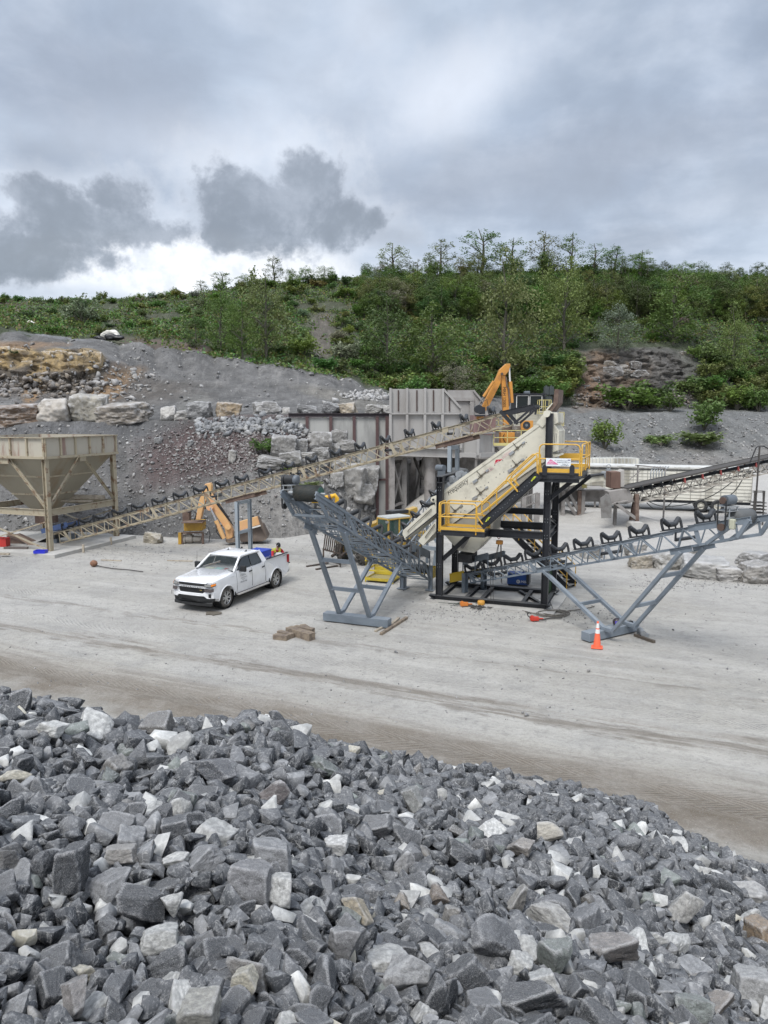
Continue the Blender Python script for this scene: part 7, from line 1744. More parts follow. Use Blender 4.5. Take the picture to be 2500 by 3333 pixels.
for x, by, hp, wp, k, c, l in spec:
 p = hill_pt(x, by); Y = p.y; plant(k, p - V((0, 0, .3)), hp * Y / FPX, wp * Y / FPX / {'full': .72, 'round': .88, 'bush': 1.0}[k], jit(c, .1), l, 'tree' if k != 'bush' else 'shrub', 'trees of the hillside wood')
n = 0; placed = []
def zone(x, y):
 h = 'left part' if x < 1250 else ('middle' if x < 1750 else 'right part'); v = 'upper' if y < 1040 else ('middle' if y < 1150 else 'lower'); return h, v
rows_ = sorted([(vr.uniform(1180, 2560), vr.uniform(905, 1285)) for _ in range(2800)], key=lambda q: q[1])
for x, y in rows_:
 if n >= 285: break
 if y > np.interp(x, [1180, 1270, 1500, 1850, 1880, 2260, 2300, 2560], [1210, 1250, 1285, 1290, 1120, 1115, 1270, 1280]): continue
 if any(abs(x - a) < 25 and abs(y - b) < 12 for a, b in placed): continue
 placed.append((x, y)); p = hill_pt(x, y); hp = vr.uniform(74, 138) * np.interp(y, [930, 1000, 1280], [.45, .8, 1.05]); k = vr.choice(('full', 'full', 'round')); c = vr.choice(('dark', 'mid', 'mid', 'olive', 'dark', 'bright' if y > 1100 else 'mid', 'silver' if vr.random() < .3 else 'mid'))
 wp = hp * vr.uniform(.85, 1.3); hz, vz = zone(x, y)
 plant(k, p - V((0, 0, .4)), hp * p.y / FPX, wp * p.y / FPX / .75, jit(c), uniq(CNM[c] + (' round headed tree' if k == 'round' else ' leafy tree'), x, y), 'tree', 'trees of the hillside wood'); n += 1
# shrubs over the open slopes
n = 0; placed = []
rows_ = [(vr.uniform(-60, 2560), 0) for _ in range(90)] + [(vr.uniform(-60, 2560), vr.uniform(880, 1290)) for _ in range(6000)]
top_y = lambda x: np.interp(x, xk, c9[0]); bot_y = lambda x: np.interp(x, [0, 150, 300, 450, 600, 800, 1000, 1250, 1300, 1860, 1880, 2260, 2290, 2560], [1060, 1085, 1105, 1112, 1140, 1175, 1205, 1260, 1285, 1290, 1112, 1112, 1275, 1285])
for x, y in rows_:
 if n >= 285: break
 y = y or top_y(x) + vr.uniform(5, 16)
 if not (top_y(x) + 4 < y < bot_y(x)): continue
 if x > 1300 and y < 1180 and vr.random() < .8: continue
 if abs(x - 1045 - (y - 1100) * .1) < 38 and 1020 < y < 1200: continue
 if 430 < x < 690 and 1100 < y < 1150: continue
 if any(abs(x - a) < 15 and abs(y - b) < 6 for a, b in placed): continue
 placed.append((x, y)); p = hill_pt(x, y); hp = vr.uniform(20, 40) * (.75 if x < 600 else 1.0) * (1.4 if y > 1150 else 1); c = vr.choice(('dark', 'mid', 'mid', 'mid', 'bright', 'olive', 'silver' if vr.random() < .4 else 'dark')); hz, vz = zone(x, y)
 hz = hz if x > 625 else 'far left part'
 plant('bush', p - V((0, 0, .2)), hp * p.y / FPX, hp * vr.uniform(1.1, 1.9) * p.y / FPX, jit(c, .25), uniq(CNM[c] + ' shrub', x, y), 'shrub', 'shrubs scattered over the hillside'); n += 1
for x, by, hp, wp, k, c in [(vr.uniform(1790, 1880), vr.uniform(1180, 1300), 60, 60, 0, 0) for _ in range(14)] + [(vr.uniform(2250, 2580), vr.uniform(1160, 1335), 70, 60, 0, 0) for _ in range(46)] + [(vr.uniform(1300, 1850), vr.uniform(1255, 1300), 60, 60, 0, 0) for _ in range(26)]:
 p, _, _ = T(x, by, 3.0, 6.2); hp = vr.uniform(38, 85); c = vr.choice(('dark', 'mid', 'mid', 'bright', 'olive')); plant('bush', p - V((0, 0, .2)), hp * p.y / FPX, hp * vr.uniform(1.0, 1.6) * p.y / FPX, jit(c, .2), uniq(CNM[c] + ' bush', x, by), 'shrub', 'thicket around the rock face')
bank = [(865, 1478, 62, 88, 'mid', 'green bush growing on the bank left of the big stacked boulders'), (1968, 1462, 110, 105, 'bright', 'bright green bush on the gravel bank right of the upper yellow platform'), (2040, 1335, 110, 190, 'mid', 'wide bush at the foot of the rock face'), (2120, 1330, 95, 120, 'dark', 'darker bush touching the wide bush under the rock face'), (2290, 1400, 130, 130, 'mid', 'tall bush on the gravel crest at right'), (2150, 1450, 50, 120, 'olive', 'low olive scrub on the right gravel bank'),
  (2290, 1452, 62, 160, 'olive', 'wide low scrub on the right gravel bank below the tall bush'), (2400, 1335, 90, 100, 'bright', 'bright shrub right of the gravel crest bush'), (2470, 1340, 100, 90, 'mid', 'green shrub near the right edge above the gravel'), (1480, 1225, 60, 70, 'bright', 'bright shrub above the feed bin'), (1055, 1372, 22, 26, 'bright', 'small weed clump on top of the retaining wall'), (945, 1532, 26, 70, 'bright', 'bright weeds between the lower stacked boulders'), (985, 1582, 26, 110, 'olive', 'flat weed patch under the long tan conveyor'), (1215, 1520, 18, 26, 'mid', 'small weed tuft by the wall foot'), (55, 1150, 16, 34, 'dark', 'small dark plant on top of the tan rock ledge'), (2180, 1340, 70, 90, 'mid', 'bush at the right foot of the rock face')]
for x, by, hp, wp, c, l in bank:
 p, _, _ = T(x, by, 0, 6.2); plant('bush', p - V((0, 0, .15)), hp * p.y / FPX, wp * p.y / FPX, jit(c, .1), l, 'shrub', 'bushes on the banks')
# undergrowth
ug = []; uc = []
for _ in range(34000):
 x = vr.uniform(-80, 2580); y = vr.uniform(866, 1290)
 if not (top_y(x) - 3 < y < bot_y(x) + 4): continue
 if abs(x - 1045 - (y - 1100) * .1) < 40 and 1020 < y < 1200 and vr.random() < .9: continue
 if 430 < x < 690 and 1105 < y < 1150 and vr.random() < .85: continue
 if vn(np.array([x * .014, y * .03, 1.0])) < -.45 and x < 1250: continue
 p = hill_pt(x, y + vr.uniform(-2, 2)); s = vr.uniform(.3, 1.3); c = jit(vr.choice(('dark', 'mid', 'olive', 'mid')), .35)
 for k in range(7): ug.append((p.x + vr.gauss(0, .5), p.y + vr.gauss(0, .5), p.z + abs(vr.gauss(0, .3)) * s)); uc.append(c)
v, f = leaf_quads(np.array(ug), .27, rng, .3); o = nmesh('undergrowth', v, f, LEAFA, np.repeat(np.array(uc), 4, 0), False, 'stuff'); tag(o, 'tangled low green undergrowth covering the hillside', 'undergrowth', None, 'stuff')
# ------------------------------------------------------------------ boulders and rubble
BV = []
for k in range(10):
 v, f = fine_rock(700 + k, 5, 9, .03, blocky=.9 if k % 2 else .5, strat=(.0, .012, .02)[k % 3]); sp = v.max(0) - v.min(0); v = (v - (v.max(0) + v.min(0)) / 2) / sp
 me = mk_mesh('boulder', v, f, BOULDER); me.polygons.foreach_set('use_smooth', np.ones(len(f), bool)); BV.append(me)
br_ = random.Random(9)
PALE, GREY, TANB, WHT, BRN = (.40, .385, .35), (.235, .235, .23), (.40, .31, .20), (.58, .56, .52), (.25, .17, .11)
def boulder(x, y, w, h, colr, label, group, Y=None, ground=False, rot=None, depth=.8, sink=.12):
 if ground: q = G(x, y + h / 2); Yb = q.y
 else: Yb = Y or T(x, y + h * .42, 0, 4.4)[0].y - w * .0
 wm, hm = w * Yb / FPX * 1.1, h * Yb / FPX * 1.12; dm = max(wm * depth, hm * .8)
 c = P(x, y + h * sink, Yb + (dm * .35 if ground else dm * .05)); o = bpy.data.objects.new('boulder', BV[br_.randrange(len(BV))]); C.objects.link(o)
 o.location = c; o.scale = (wm, dm, hm * 1.1); o.rotation_euler = (br_.uniform(-.12, .12), br_.uniform(-.1, .1) if rot is None else rot, br_.choice((0, math.pi)) + br_.uniform(-.35, .35)); o.color = (*colr, 1)
 tag(o, label, 'boulder', group)
for a in [(45, 1346, 175, 62, BRN, 'long brown layered boulder at the far left of the bench row'), (180, 1333, 118, 70, (.50, .46, .40), 'big pale lumpy boulder second in the bench row'), (292, 1322, 104, 84, (.42, .39, .32), 'tall boulder streaked white, black and ochre in the bench row'), (402, 1338, 155, 58, (.33, .29, .24), 'flat slab with a white top right of the streaked boulder'), (336, 1302, 26, 30, WHT, 'small white rock perched between the streaked boulder and the slab'),
          (552, 1342, 52, 40, WHT, 'white broken boulder left of the layered grey one'), (598, 1350, 60, 30, PALE, 'low pale boulder leaning on the layered grey one'), (648, 1331, 80, 50, GREY, 'layered grey block with a pale top on the bench'), (745, 1333, 76, 50, TANB, 'tan boulder right of the layered grey block'), (868, 1331, 80, 46, (.32, .31, .29), 'dark and white patched boulder on the bench'), (930, 1339, 30, 26, WHT, 'small white rock at the left end of the retaining wall'),
          (1000, 1332, 60, 24, GREY, 'grey boulder just behind the retaining wall top, leftmost there'), (1080, 1326, 56, 32, (.17, .17, .17), 'dark boulder behind the middle of the retaining wall'), (1130, 1327, 58, 32, (.45, .38, .28), 'tan and white boulder beside the dark one behind the wall'), (1215, 1330, 54, 28, PALE, 'pale boulder behind the wall near the feed bin'), (1256, 1331, 28, 24, WHT, 'small white rock next to the feed bin edge')]:
 boulder(*a, 'boulders along the bench', Y=57.5 if a[0] > 940 else 57.0)
for a in [(923, 1446, 80, 66, 'grey boulder right behind the green bank bush'), (971, 1449, 58, 44, 'squarish grey boulder second in the top course'), (1041, 1433, 82, 58, 'wide layered boulder in the top course'), (1104, 1420, 62, 52, 'angular boulder at the upper right of the stack'), (1083, 1400, 50, 30, 'small grey boulder at the very top of the stack by the wall post'), (1043, 1474, 64, 38, 'pale boulder in the middle of the stack'), (1087, 1458, 50, 38, 'small boulder between the pale one and the right one'), (1126, 1454, 78, 46, 'right hand boulder sloping to the wall'),
          (949, 1488, 66, 40, 'pale angular boulder at the left of the second course'), (996, 1485, 62, 34, 'flat pale boulder in the second course'), (884, 1500, 92, 34, 'long low boulder at the left foot of the stack'), (991, 1506, 40, 24, 'small boulder below the flat pale one'), (1050, 1504, 52, 22, 'thin slab just above the tan conveyor'), (1105, 1514, 70, 44, 'boulder half hidden by the tan conveyor'), (1147, 1550, 100, 88, 'very large pale boulder below the tan conveyor'), (1196, 1548, 76, 84, 'large grey boulder against the wall below the conveyor'),
          (1176, 1598, 90, 64, 'cracked boulder under the two large ones'), (1224, 1598, 62, 66, 'lowest boulder at the foot of the wall'), (1096, 1556, 44, 44, 'dark small boulder left of the very large pale one'), (1140, 1490, 44, 30, 'small boulder touching the wall above the conveyor')]:
 boulder(*a[:4], tuple(np.array((.285, .275, .255)) * br_.uniform(.82, 1.25)), a[4], 'stacked boulders against the retaining wall')
DBK = [(.17, .14, .105), (.14, .125, .11), (.20, .17, .13)]; TBK = [(.50, .37, .19), (.44, .33, .18), (.55, .42, .24)]
for k, (x, y, w, h) in enumerate([(10, 1152, 60, 46), (62, 1158, 52, 50), (20, 1190, 70, 30), (160, 1166, 44, 50), (200, 1160, 44, 40), (238, 1168, 30, 44), (280, 1162, 50, 34), (316, 1168, 40, 44), (296, 1190, 60, 20), (180, 1192, 50, 26), (130, 1212, 34, 44), (90, 1185, 36, 24)]):
 boulder(x, y, w, h, TBK[k % 3], f'{("ochre", "tan", "yellowish")[k % 3]} jointed rock block, {("first", "second", "third", "fourth", "fifth", "sixth", "seventh", "eighth", "ninth", "tenth", "eleventh", "twelfth")[k]} counted along the tan ledge', 'jointed tan ledge', Y=T(x, y, 3, 5.4)[0].y + 1.1)
for k in range(30):
 x, y = (br_.uniform(1885, 2250), br_.uniform(1150, 1290)) if k % 3 else (br_.uniform(0, 330), br_.uniform(1205, 1270)); w = br_.uniform(24, 60); p_ = T(x, y, 3.4, 6.2)[0]
 boulder(x, y, w, w * br_.uniform(.4, .7), DBK[k % 3], uniq(f'{("brown grey", "dark grey", "brown")[k % 3]} layered block', x, y, 'rock face'), 'layered blocks of the rock faces', Y=p_.y + .7)
for a in [(757, 1482, 26, 38, PALE, 'pale upright rock alone on the red bank'), (505, 1748, 64, 38, (.40, .36, .28), 'tan boulder at the bank foot right of the concrete slab'), (618, 1440, 20, 16, GREY, 'grey rock high on the bank'), (515, 1432, 26, 18, GREY, 'dark grey rock at the left of the bank'), (1015, 1480, 1, 1, GREY, 'x')][:4]:
 boulder(*a, 'lone rocks on the bank', ground=a[0] == 505)
for a in [(2083, 1826, 72, 50, (.44, .39, .31), 'rounded tan boulder under the right conveyor, left end of the row'), (2175, 1826, 120, 58, PALE, 'pale block second in the right boulder row'), (2288, 1850, 140, 66, (.42, .41, .385), 'largest flat topped boulder of the right row'), (2372, 1868, 90, 46, (.47, .45, .42), 'pale wedge lying flat in the right boulder row'), (2462, 1866, 112, 66, (.34, .32, .29), 'dark faced boulder at the right edge'), (2466, 1822, 104, 48, (.42, .41, .39), 'boulder behind the dark faced one at the right edge'),
          (2070, 1790, 66, 46, (.38, .36, .33), 'boulder seen through the conveyor truss left of the row'), (1928, 1790, 66, 52, PALE, 'pale boulder behind the conveyor beyond the cable coil'), (2240, 1800, 60, 34, PALE, 'small pale boulder behind the flat topped one')]:
 boulder(*a, 'boulders lining the right yard', ground=True, sink=.02)
items = []
def rub(n, fx, fy, smin, smax, cols_, kmin=0, kmax=6.2, off=.15, ok=None):
 for _ in range(n):
  x, y = fx(), fy()
  if ok and not ok(x, y): continue
  p, i, c = T(x, y, kmin, kmax); s = smin * (smax / smin) ** (br_.random() ** 2.2); k = np.array(br_.choice(cols_)) * br_.uniform(.75, 1.2)
  items.append((p + V((0, -off * s, off * s)), (s * br_.uniform(.8, 1.5), s, s * br_.uniform(.5, .9)), tuple(k)))
u = br_.uniform
mixg = [(.20, .20, .20), (.28, .275, .265), (.36, .35, .33), (.45, .44, .42)]; redm = [(.30, .27, .25), (.24, .20, .19), (.38, .36, .34), (.17, .12, .115)]
rub(2600, lambda: u(0, 950), lambda: u(1385, 1740), .05, .26, mixg, 0, 1.4)
rub(3000, lambda: br_.gauss(760, 150), lambda: br_.gauss(1470, 50), .05, .24, redm, 0, 1.4)
rub(1100, lambda: u(640, 1000), lambda: br_.gauss(1390, 12), .10, .55, [(.30, .31, .32), (.40, .40, .39), (.23, .24, .25)], 0, 1.6)
rub(500, lambda: u(940, 1240), lambda: u(1400, 1680), .1, .45, mixg, 0, 1.2)
rub(700, lambda: u(0, 1250), lambda: u(1090, 1330), .08, .5, mixg, 2.2, 6)
rub(170, lambda: br_.gauss(400, 70), lambda: br_.gauss(1240, 40), .2, .8, [(.50, .48, .45), (.36, .35, .33)], 2.2, 6)
rub(450, lambda: u(-20, 330), lambda: br_.gauss(1262, 20), .15, .8, [(.22, .19, .16), (.30, .25, .19), (.18, .165, .15)], 2.2, 6)
rub(120, lambda: br_.gauss(1200, 45), lambda: br_.gauss(1290, 8), .3, .9, [(.50, .49, .47)], 2.2, 6)
rub(1700, lambda: u(1820, 2520), lambda: u(1350, 1510), .08, .5, mixg, 0, 4)
rub(500, lambda: u(1860, 2280), lambda: u(1280, 1330), .2, .9, [(.22, .18, .15), (.28, .22, .17), (.16, .155, .15)], 2, 6)
for _ in range(3200):   # loose stones on the yard by the bank foot, the plant and the boulders
 x, y = br_.choice(((u(-50, 560), br_.gauss(1790, 30)), (u(400, 1300), br_.gauss(1790, 28)), (u(2050, 2560), br_.gauss(1895, 14)), (u(1300, 2000), br_.gauss(1990, 18)), (u(0, 2500), 1850 + 500 * br_.random())))
 q = G(x, y); s = .02 * (7 if br_.random() < .04 else 3.0) ** br_.random(); q.z = gz(q.x, q.y) + s * .15; items.append((q, (s * 1.3, s, s * .8), tuple(np.array(br_.choice(mixg)) * u(.8, 1.2))))
o = merge(items, TINY, 'rubble', RUB); tag(o, 'loose pale and grey rubble strewn over the banks and the yard edge', 'rubble', None, 'stuff')
# ------------------------------------------------------------------ pickup
def pickup():
 nf, nr = G(740, 1977), G(897.5, 1913.5); f = V((nf.x - nr.x, nf.y - nr.y, 0)).normalized(); l = V((-f.y, f.x, 0)); mid = (nf + nr) / 2; mid.z = 0; o0 = mid - l * .96; Z = V((0, 0, 1))
 root = thing('pickup_truck', o0, 'white crew pickup truck parked on the gravel with a blue chest in its bed', 'pickup')
 W3 = lambda x, y, z: o0 + f * x + l * y + Z * z
 AX = (f, l, Z); WB = 1.87
 PW = mat('white_car_paint', (.80, .81, .82), .22, 0, dust=.12, dcol=(.55, .53, .50), coat=.6); BLKP = mat('black_car_plastic', (.016, .017, .018), .5); CHR = mat('bright_alloy', (.52, .53, .54), .28, .9)
 def wy(x, z):
  w = 1.0 - .05 * max(0, (z - .95) / .4) - .035 * max(0, (.62 - z) / .2)
  if x > 2.35: w -= .16 * ((x - 2.35) / .5) ** 2
  if x < -2.8: w -= .04
  return w
 def arch(cx, r=.49, n=12, z0=.36):
  return [(cx + r * math.cos(a), .41 + r * math.sin(a)) for a in np.linspace(math.pi + .1, -.1, n)]
 def full(poly, name, m, both=True, inner=None, bev=.018, **k):
  """prism across the width following the body's plan and tumblehome; inner: wall thickness (side only)"""
  bm = bmesh.new(); a = [bm.verts.new((x, -1, z)) for x, z in poly]; b = [bm.verts.new((x, 1, z)) for x, z in poly]; n = len(poly)
  bm.faces.new(a); bm.faces.new(b[::-1])
  for i in range(n): bm.faces.new((a[i], b[i], b[(i + 1) % n], a[(i + 1) % n]))
  for z in (.62, .78, .95, 1.12, 1.25): bmesh.ops.bisect_plane(bm, geom=bm.verts[:] + bm.edges[:] + bm.faces[:], plane_co=(0, 0, z), plane_no=(0, 0, 1))
  for x in (2.35, 2.55, 2.7, 0, -1): bmesh.ops.bisect_plane(bm, geom=bm.verts[:] + bm.edges[:] + bm.faces[:], plane_co=(x, 0, 0), plane_no=(1, 0, 0))
  bmesh.ops.recalc_face_normals(bm, faces=bm.faces[:])
  for v in bm.verts: v.co.y = math.copysign(wy(v.co.x, v.co.z), v.co.y) if inner is None else (v.co.y)
  me = bpy.data.meshes.new(name)
  for v in bm.verts: v.co = W3(*v.co) - o0
  bm.to_mesh(me); bm.free(); me.materials.append(m); ob = bpy.data.objects.new(name, me); C.objects.link(ob); ob.parent = root
  if bev: bb = ob.modifiers.new('edge', 'BEVEL'); bb.width = bev; bb.segments = 3; bb.limit_method = 'ANGLE'; bb.angle_limit = R(28)
  for p in me.polygons: p.use_smooth = True
  return ob
 front = [(2.60, .50), (2.66, .56), (2.68, .70), (2.68, .98), (2.69, 1.11), (2.70, 1.19), (2.40, 1.235), (1.9, 1.265), (1.30, 1.34), (-1.07, 1.36), (-1.08, .46)] + [(-1.05, .44), (WB - .52, .44)][::1] + arch(WB)[0:] + [(WB + .52, .48)]
 full(front, 'body', PW)
 def side_wall(poly, ysign, th, name, m, bev=.012):
  mb = MB();
  outer = [W3(x, ysign * wy(x, z), z) for x, z in poly]; mb.prism(outer, l * (-ysign * th)); return mb.build(name, m, root, bevel=bev)
 bedp = [(-1.11, .46), (-1.11, 1.41), (-2.95, 1.43), (-3.02, 1.38), (-3.03, .66), (-2.9, .5)] + [(-WB + .49 * math.cos(a), .41 + .49 * math.sin(a)) for a in np.linspace(math.pi + .1, -.1, 12)]
 for s in (1, -1): side_wall(bedp, s, .10, 'bed_side', PW)
 m = MB(); m.box(W3(-2.97, 0, 1.0), (.07, 1.78, .74), AX); m.build('tailgate', PW, root, bevel=.02)
 m = MB(); m.box(W3(-2.05, 0, .86), (1.85, 1.8, .04), AX); m.box(W3(-1.14, 0, 1.1), (.05, 1.8, .5), AX); m.build('bed_liner', BLKP, root)
 m = MB()
 for s in (1, -1): m.bar(W3(-1.12, s * .93, 1.425), W3(-2.98, s * .93, 1.44), .10, .02)
 m.build('bed_rail_cap', BLKP, root)
 # hood crown
 hd = MB(); hd.add([W3(x, y, z) for x, y, z in ((2.82, -.66, 1.14), (2.82, .66, 1.14), (1.32, .86, 1.345), (1.32, -.86, 1.345), (2.60, -.62, 1.245), (2.60, .62, 1.245), (1.34, .64, 1.40), (1.34, -.64, 1.40))], [(4, 5, 6, 7), (0, 1, 5, 4), (1, 2, 6, 5), (3, 0, 4, 7), (2, 3, 7, 6)], True); hd.build('hood', PW, root)
 # cab
 lo = {'f': 1.16, 'r': -1.24}; GL = mat('tinted_car_glass', (.012, .016, .016), .04, spec=.9)
 rf = [W3(.33, .62, 1.865), W3(.33, -.62, 1.865), W3(-1.0, -.64, 1.875), W3(-1.0, .64, 1.875)]
 A = {(s, k): W3(*p) for s in (1, -1) for k, p in {'fb': (1.30, s * .92, 1.34), 'ft': (.58, s * .74, 1.85), 'rt': (-.80, s * .75, 1.85), 'rb': (-1.05, s * .94, 1.36)}.items()}
 m = MB()
 for s in (1, -1):
  m.bar(A[s, 'fb'], A[s, 'ft'], .07, .09, l); m.bar(A[s, 'ft'], A[s, 'rt'], .09, .07); m.bar(A[s, 'rt'], A[s, 'rb'], .20, .05, l)
  q = [A[s, 'rt'], A[s, 'rb'], W3(-.84, s * .955, 1.36), W3(-.68, s * .765, 1.84)]; m.prism(q, l * (-s * .04))
 m.bar(A[1, 'rb'], A[-1, 'rb'], .06, .08); m.bar(A[1, 'ft'], A[-1, 'ft'], .10, .05); m.bar(A[1, 'rt'], A[-1, 'rt'], .08, .06)
 m.build('cab_frame', PW, root, bevel=.02)
 m = MB(); rows_ = []
 for x, zc in ((.62, 1.845), (.42, 1.905), (-.05, 1.94), (-.6, 1.925), (-.86, 1.865)):
  rows_.append([W3(x, y, zc - .055 * (abs(y) / .7) ** 3) for y in np.linspace(-.775, .775, 9)])
 vs = [v for r in rows_ for v in r]; fs = [(i * 9 + j, i * 9 + j + 1, (i + 1) * 9 + j + 1, (i + 1) * 9 + j) for i in range(4) for j in range(8)]; m.add(vs, fs, True); rfo = m.build('roof', PW, root); so_ = rfo.modifiers.new('t', 'SOLIDIFY'); so_.thickness = .05; so_.offset = -1 if True else 0
 ws = MB(); ws.quad(A[1, 'fb'], A[-1, 'fb'], A[-1, 'ft'], A[1, 'ft'])
 gt = bpy.data.materials.new('windscreen_glass'); gt.use_nodes = True; t = gt.node_tree; pb = t.nodes['Principled BSDF']; pb.inputs['Base Color'].default_value = (.02, .03, .028, 1); pb.inputs['Roughness'].default_value = .03; pb.inputs['Specular IOR Level'].default_value = .8
 tp = t.nodes.new('ShaderNodeBsdfTransparent'); mx = t.nodes.new('ShaderNodeMixShader'); mx.inputs[0].default_value = .42; t.links.new(tp.outputs[0], mx.inputs[1]); t.links.new(pb.outputs[0], mx.inputs[2]); t.links.new(mx.outputs[0], t.nodes['Material Output'].inputs[0])
 ws.build('windscreen', gt, root); m = MB(); m.bar(A[1, 'fb'] - f * .0 + Z * .015, A[-1, 'fb'] + Z * .015, .05, .05); m.build('cowl', BLKP, root)
 MB().box(W3(.66, 0, 1.73), (.03, .26, .06), AX).build('rear_view_mirror', BLKP, root)
 for s in (1, -1):
  for nm, pts in (('front', [(1.08, .935, 1.37), (.50, .785, 1.80), (.06, .79, 1.81), (.10, .955, 1.37)]), ('rear', [(.04, .955, 1.37), (-.0, .79, 1.81), (-.60, .785, 1.80), (-.76, .90, 1.50), (-.70, .95, 1.38)])):
   m = MB(); m.prism([W3(x, s * (y + .008), z) for x, y, z in pts], l * (-s * .015)); m.build('side_window', GL, root)
 m = MB(); m.prism([W3(-.84, .62, 1.80), W3(-1.06, .80, 1.43), W3(-1.06, -.80, 1.43), W3(-.84, -.62, 1.80)], f * -.01); m.build('rear_window', GL, root)
 m = MB(); m.box(W3(.70, 0, 1.25), (1.1, 1.6, .16), AX); m.box(W3(-.25, .4, 1.3), (.5, .5, .5), AX); m.box(W3(-.25, -.4, 1.3), (.5, .5, .5), AX); m.build('interior', mat('dark_interior', (.035, .034, .033), .7), root)
 for x, y, w, d, cc, n_ in ((.98, -.45, .24, .38, (.75, .80, .62), 'yellow pad'), (.94, -.02, .26, .34, (.50, .78, .72), 'green folder'), (.92, .30, .16, .12, (.45, .06, .05), 'red box'), (.92, .58, .2, .34, (.78, .80, .78), 'papers'), (1.0, .44, .12, .14, (.80, .82, .80), 'note')):
  m = MB(); m.box(W3(x, y, 1.345), (w, d, .03), (f, l, (Z + f * -.1).normalized())); m.build('dashboard_paper', mat(n_.replace(' ', '_'), cc, .7), root)
 # doors: shut lines, handles
 m = MB()
 for s in (1, -1):
  for x in (1.17, .05, -.97):
   pts = [W3(x, s * (wy(x, z) + .002), z) for z in (.52, .62, .78, .95, 1.12, 1.25, 1.33)]
   for a, b in zip(pts, pts[1:]): m.bar(a, b, .012, .004, f)
 m.build('shut_line', mat('dark_gap', (.03, .03, .03), .8), root)
 for s in (1, -1):
  for x in (.27, -.72): m = MB(); m.bar(W3(x, s * (wy(x, 1.17) + .03), 1.17), W3(x - .20, s * (wy(x, 1.17) + .03), 1.185), .03, .045); m.build('door_handle', BLKP, root)
  m = MB(); m.box(W3(.92, s * 1.15, 1.43), (.12, .25, .26), AX); m.build('mirror', BLKP, root, bevel=.03); m = MB(); m.bar(W3(.9, s * .93, 1.33), W3(.86, s * 1.1, 1.34), .10, .06); m.build('mirror_arm', BLKP, root)
  m = MB(); m.box(W3(.05, s * 1.04, .40), (2.35, .16, .05), AX); m.build('running_board', mat('dusty_alu_step', (.42, .41, .39), .5, .3, dust=.4), root, bevel=.02)
  m = MB(); m.box(W3(0, s * .93, .46), (2.5, .05, .10), AX); m.build('rocker_trim', BLKP, root)
  m = MB(); m.box(W3(-WB + .58, s * .90, .42), (.03, .24, .28), AX); m.box(W3(WB - .55, s * .92, .42), (.03, .2, .22), AX); m.build('mud_flap', BLKP, root)
  for cx in (WB, -WB):
   pts = [W3(cx + .505 * math.cos(a), s * (wy(cx, .41 + .5 * math.sin(a)) + .012), .41 + .505 * math.sin(a)) for a in np.linspace(math.pi, 0, 15)]
   wl = MB(); wl.path(pts, .022, 6); wl.build('arch_lip', PW, root)
   ins = MB(); ins.lathe([(.47, -.10), (.49, .30), (.0, .31)], W3(cx, s * .90, .44), l * (-s), 24); ins.build('wheel_well', BLKP, root)
   c = W3(cx, s * .845, .41); ax = l * s
   wmb = MB().lathe([(.27, -.13), (.36, -.14), (.40, -.11), (.41, -.05), (.41, .05), (.40, .11), (.36, .14), (.27, .13)], c, ax, 36); wh = wmb.build('wheel', mat('dusty_truck_tyre', (.065, .06, .055), .9, 0, (.17, .155, .135), 5, .4, .7, bump=.3), root)
   rm = MB(); rm.lathe([(.275, .125), (.265, .05), (.25, -.05), (.0, -.05)], c, ax, 30); rm.build('rim_barrel', mat('dark_rim', (.05, .05, .05), .5), wh)
   sp = MB(); X, Y, Zb = basis(ax); sp.tube(c + ax * .06, c + ax * .115, .06, 14)
   for k in range(6):
    for dd in (-.13, .13):
     a0 = k * math.pi / 3 + dd; a1 = k * math.pi / 3 + dd * 1.35; sp.bar(c + ax * .095 + (X * math.cos(a0) + Y * math.sin(a0)) * .05, c + ax * .10 + (X * math.cos(a1) + Y * math.sin(a1)) * .262, .045, .03, ax)
   sp.lathe([(.255, .11), (.262, .13), (.278, .13), (.28, .11)], c, ax, 30); sp.build('rim', CHR, wh)
 # nose
 xf = 2.845
 def nose(poly, name, m, dx=.0, th=.04, bev=.006): mb = MB(); mb.prism([W3(xf + dx - .16 * (abs(y) / .95) ** 3, y, z) for y, z in poly], f * -th); return mb.build(name, m, root, bevel=bev)
 ys = lambda z, a, b, n=7: [(y, z) for y in np.linspace(a, b, n)]
 MESH = mat('black_grille_mesh', (.010, .010, .011), .45, 0, (.04, .04, .04), 40, .5, .55)
 gu = nose(ys(1.12, -.66, .66) + ys(1.035, .64, -.64), 'upper_grille', MESH, .0, .05)
 nose(ys(1.025, -.97, .97, 9) + ys(.958, .97, -.97, 9), 'grille_bar', PW, .02, .06)
 gl_ = nose(ys(.955, -.64, .64) + ys(.80, .60, .60, 2) + ys(.76, .54, -.54, 5) + ys(.80, -.60, -.60, 2), 'lower_grille', MESH, .0, .05)
 m = MB()
 for k in range(4): z = .925 - k * .045; m.bar(W3(xf + .003, -.56, z), W3(xf + .003, .56, z), .010, .012)
 for k in range(13): y = -.54 + k * .09; m.bar(W3(xf + .002, y, .78), W3(xf + .002, y + (.02 if k % 2 else -.02), .95), .010, .012)
 m.build('grille_slat', mat('dark_grille_bar', (.018, .018, .02), .5), gl_)
 bp = nose(ys(.80, -.97, -.60, 3) + ys(.755, -.54, .54, 5) + ys(.80, .60, .97, 3) + ys(.55, .97, .72, 3) + ys(.64, .60, -.60, 5) + ys(.55, -.72, -.97, 3), 'bumper', PW, .06, .14, .02)
 nose(ys(.65, -.66, .66) + ys(.53, .80, .97, 2) + ys(.40, .92, -.92, 7) + ys(.53, -.97, -.80, 2), 'air_dam', BLKP, .03, .12, .02)
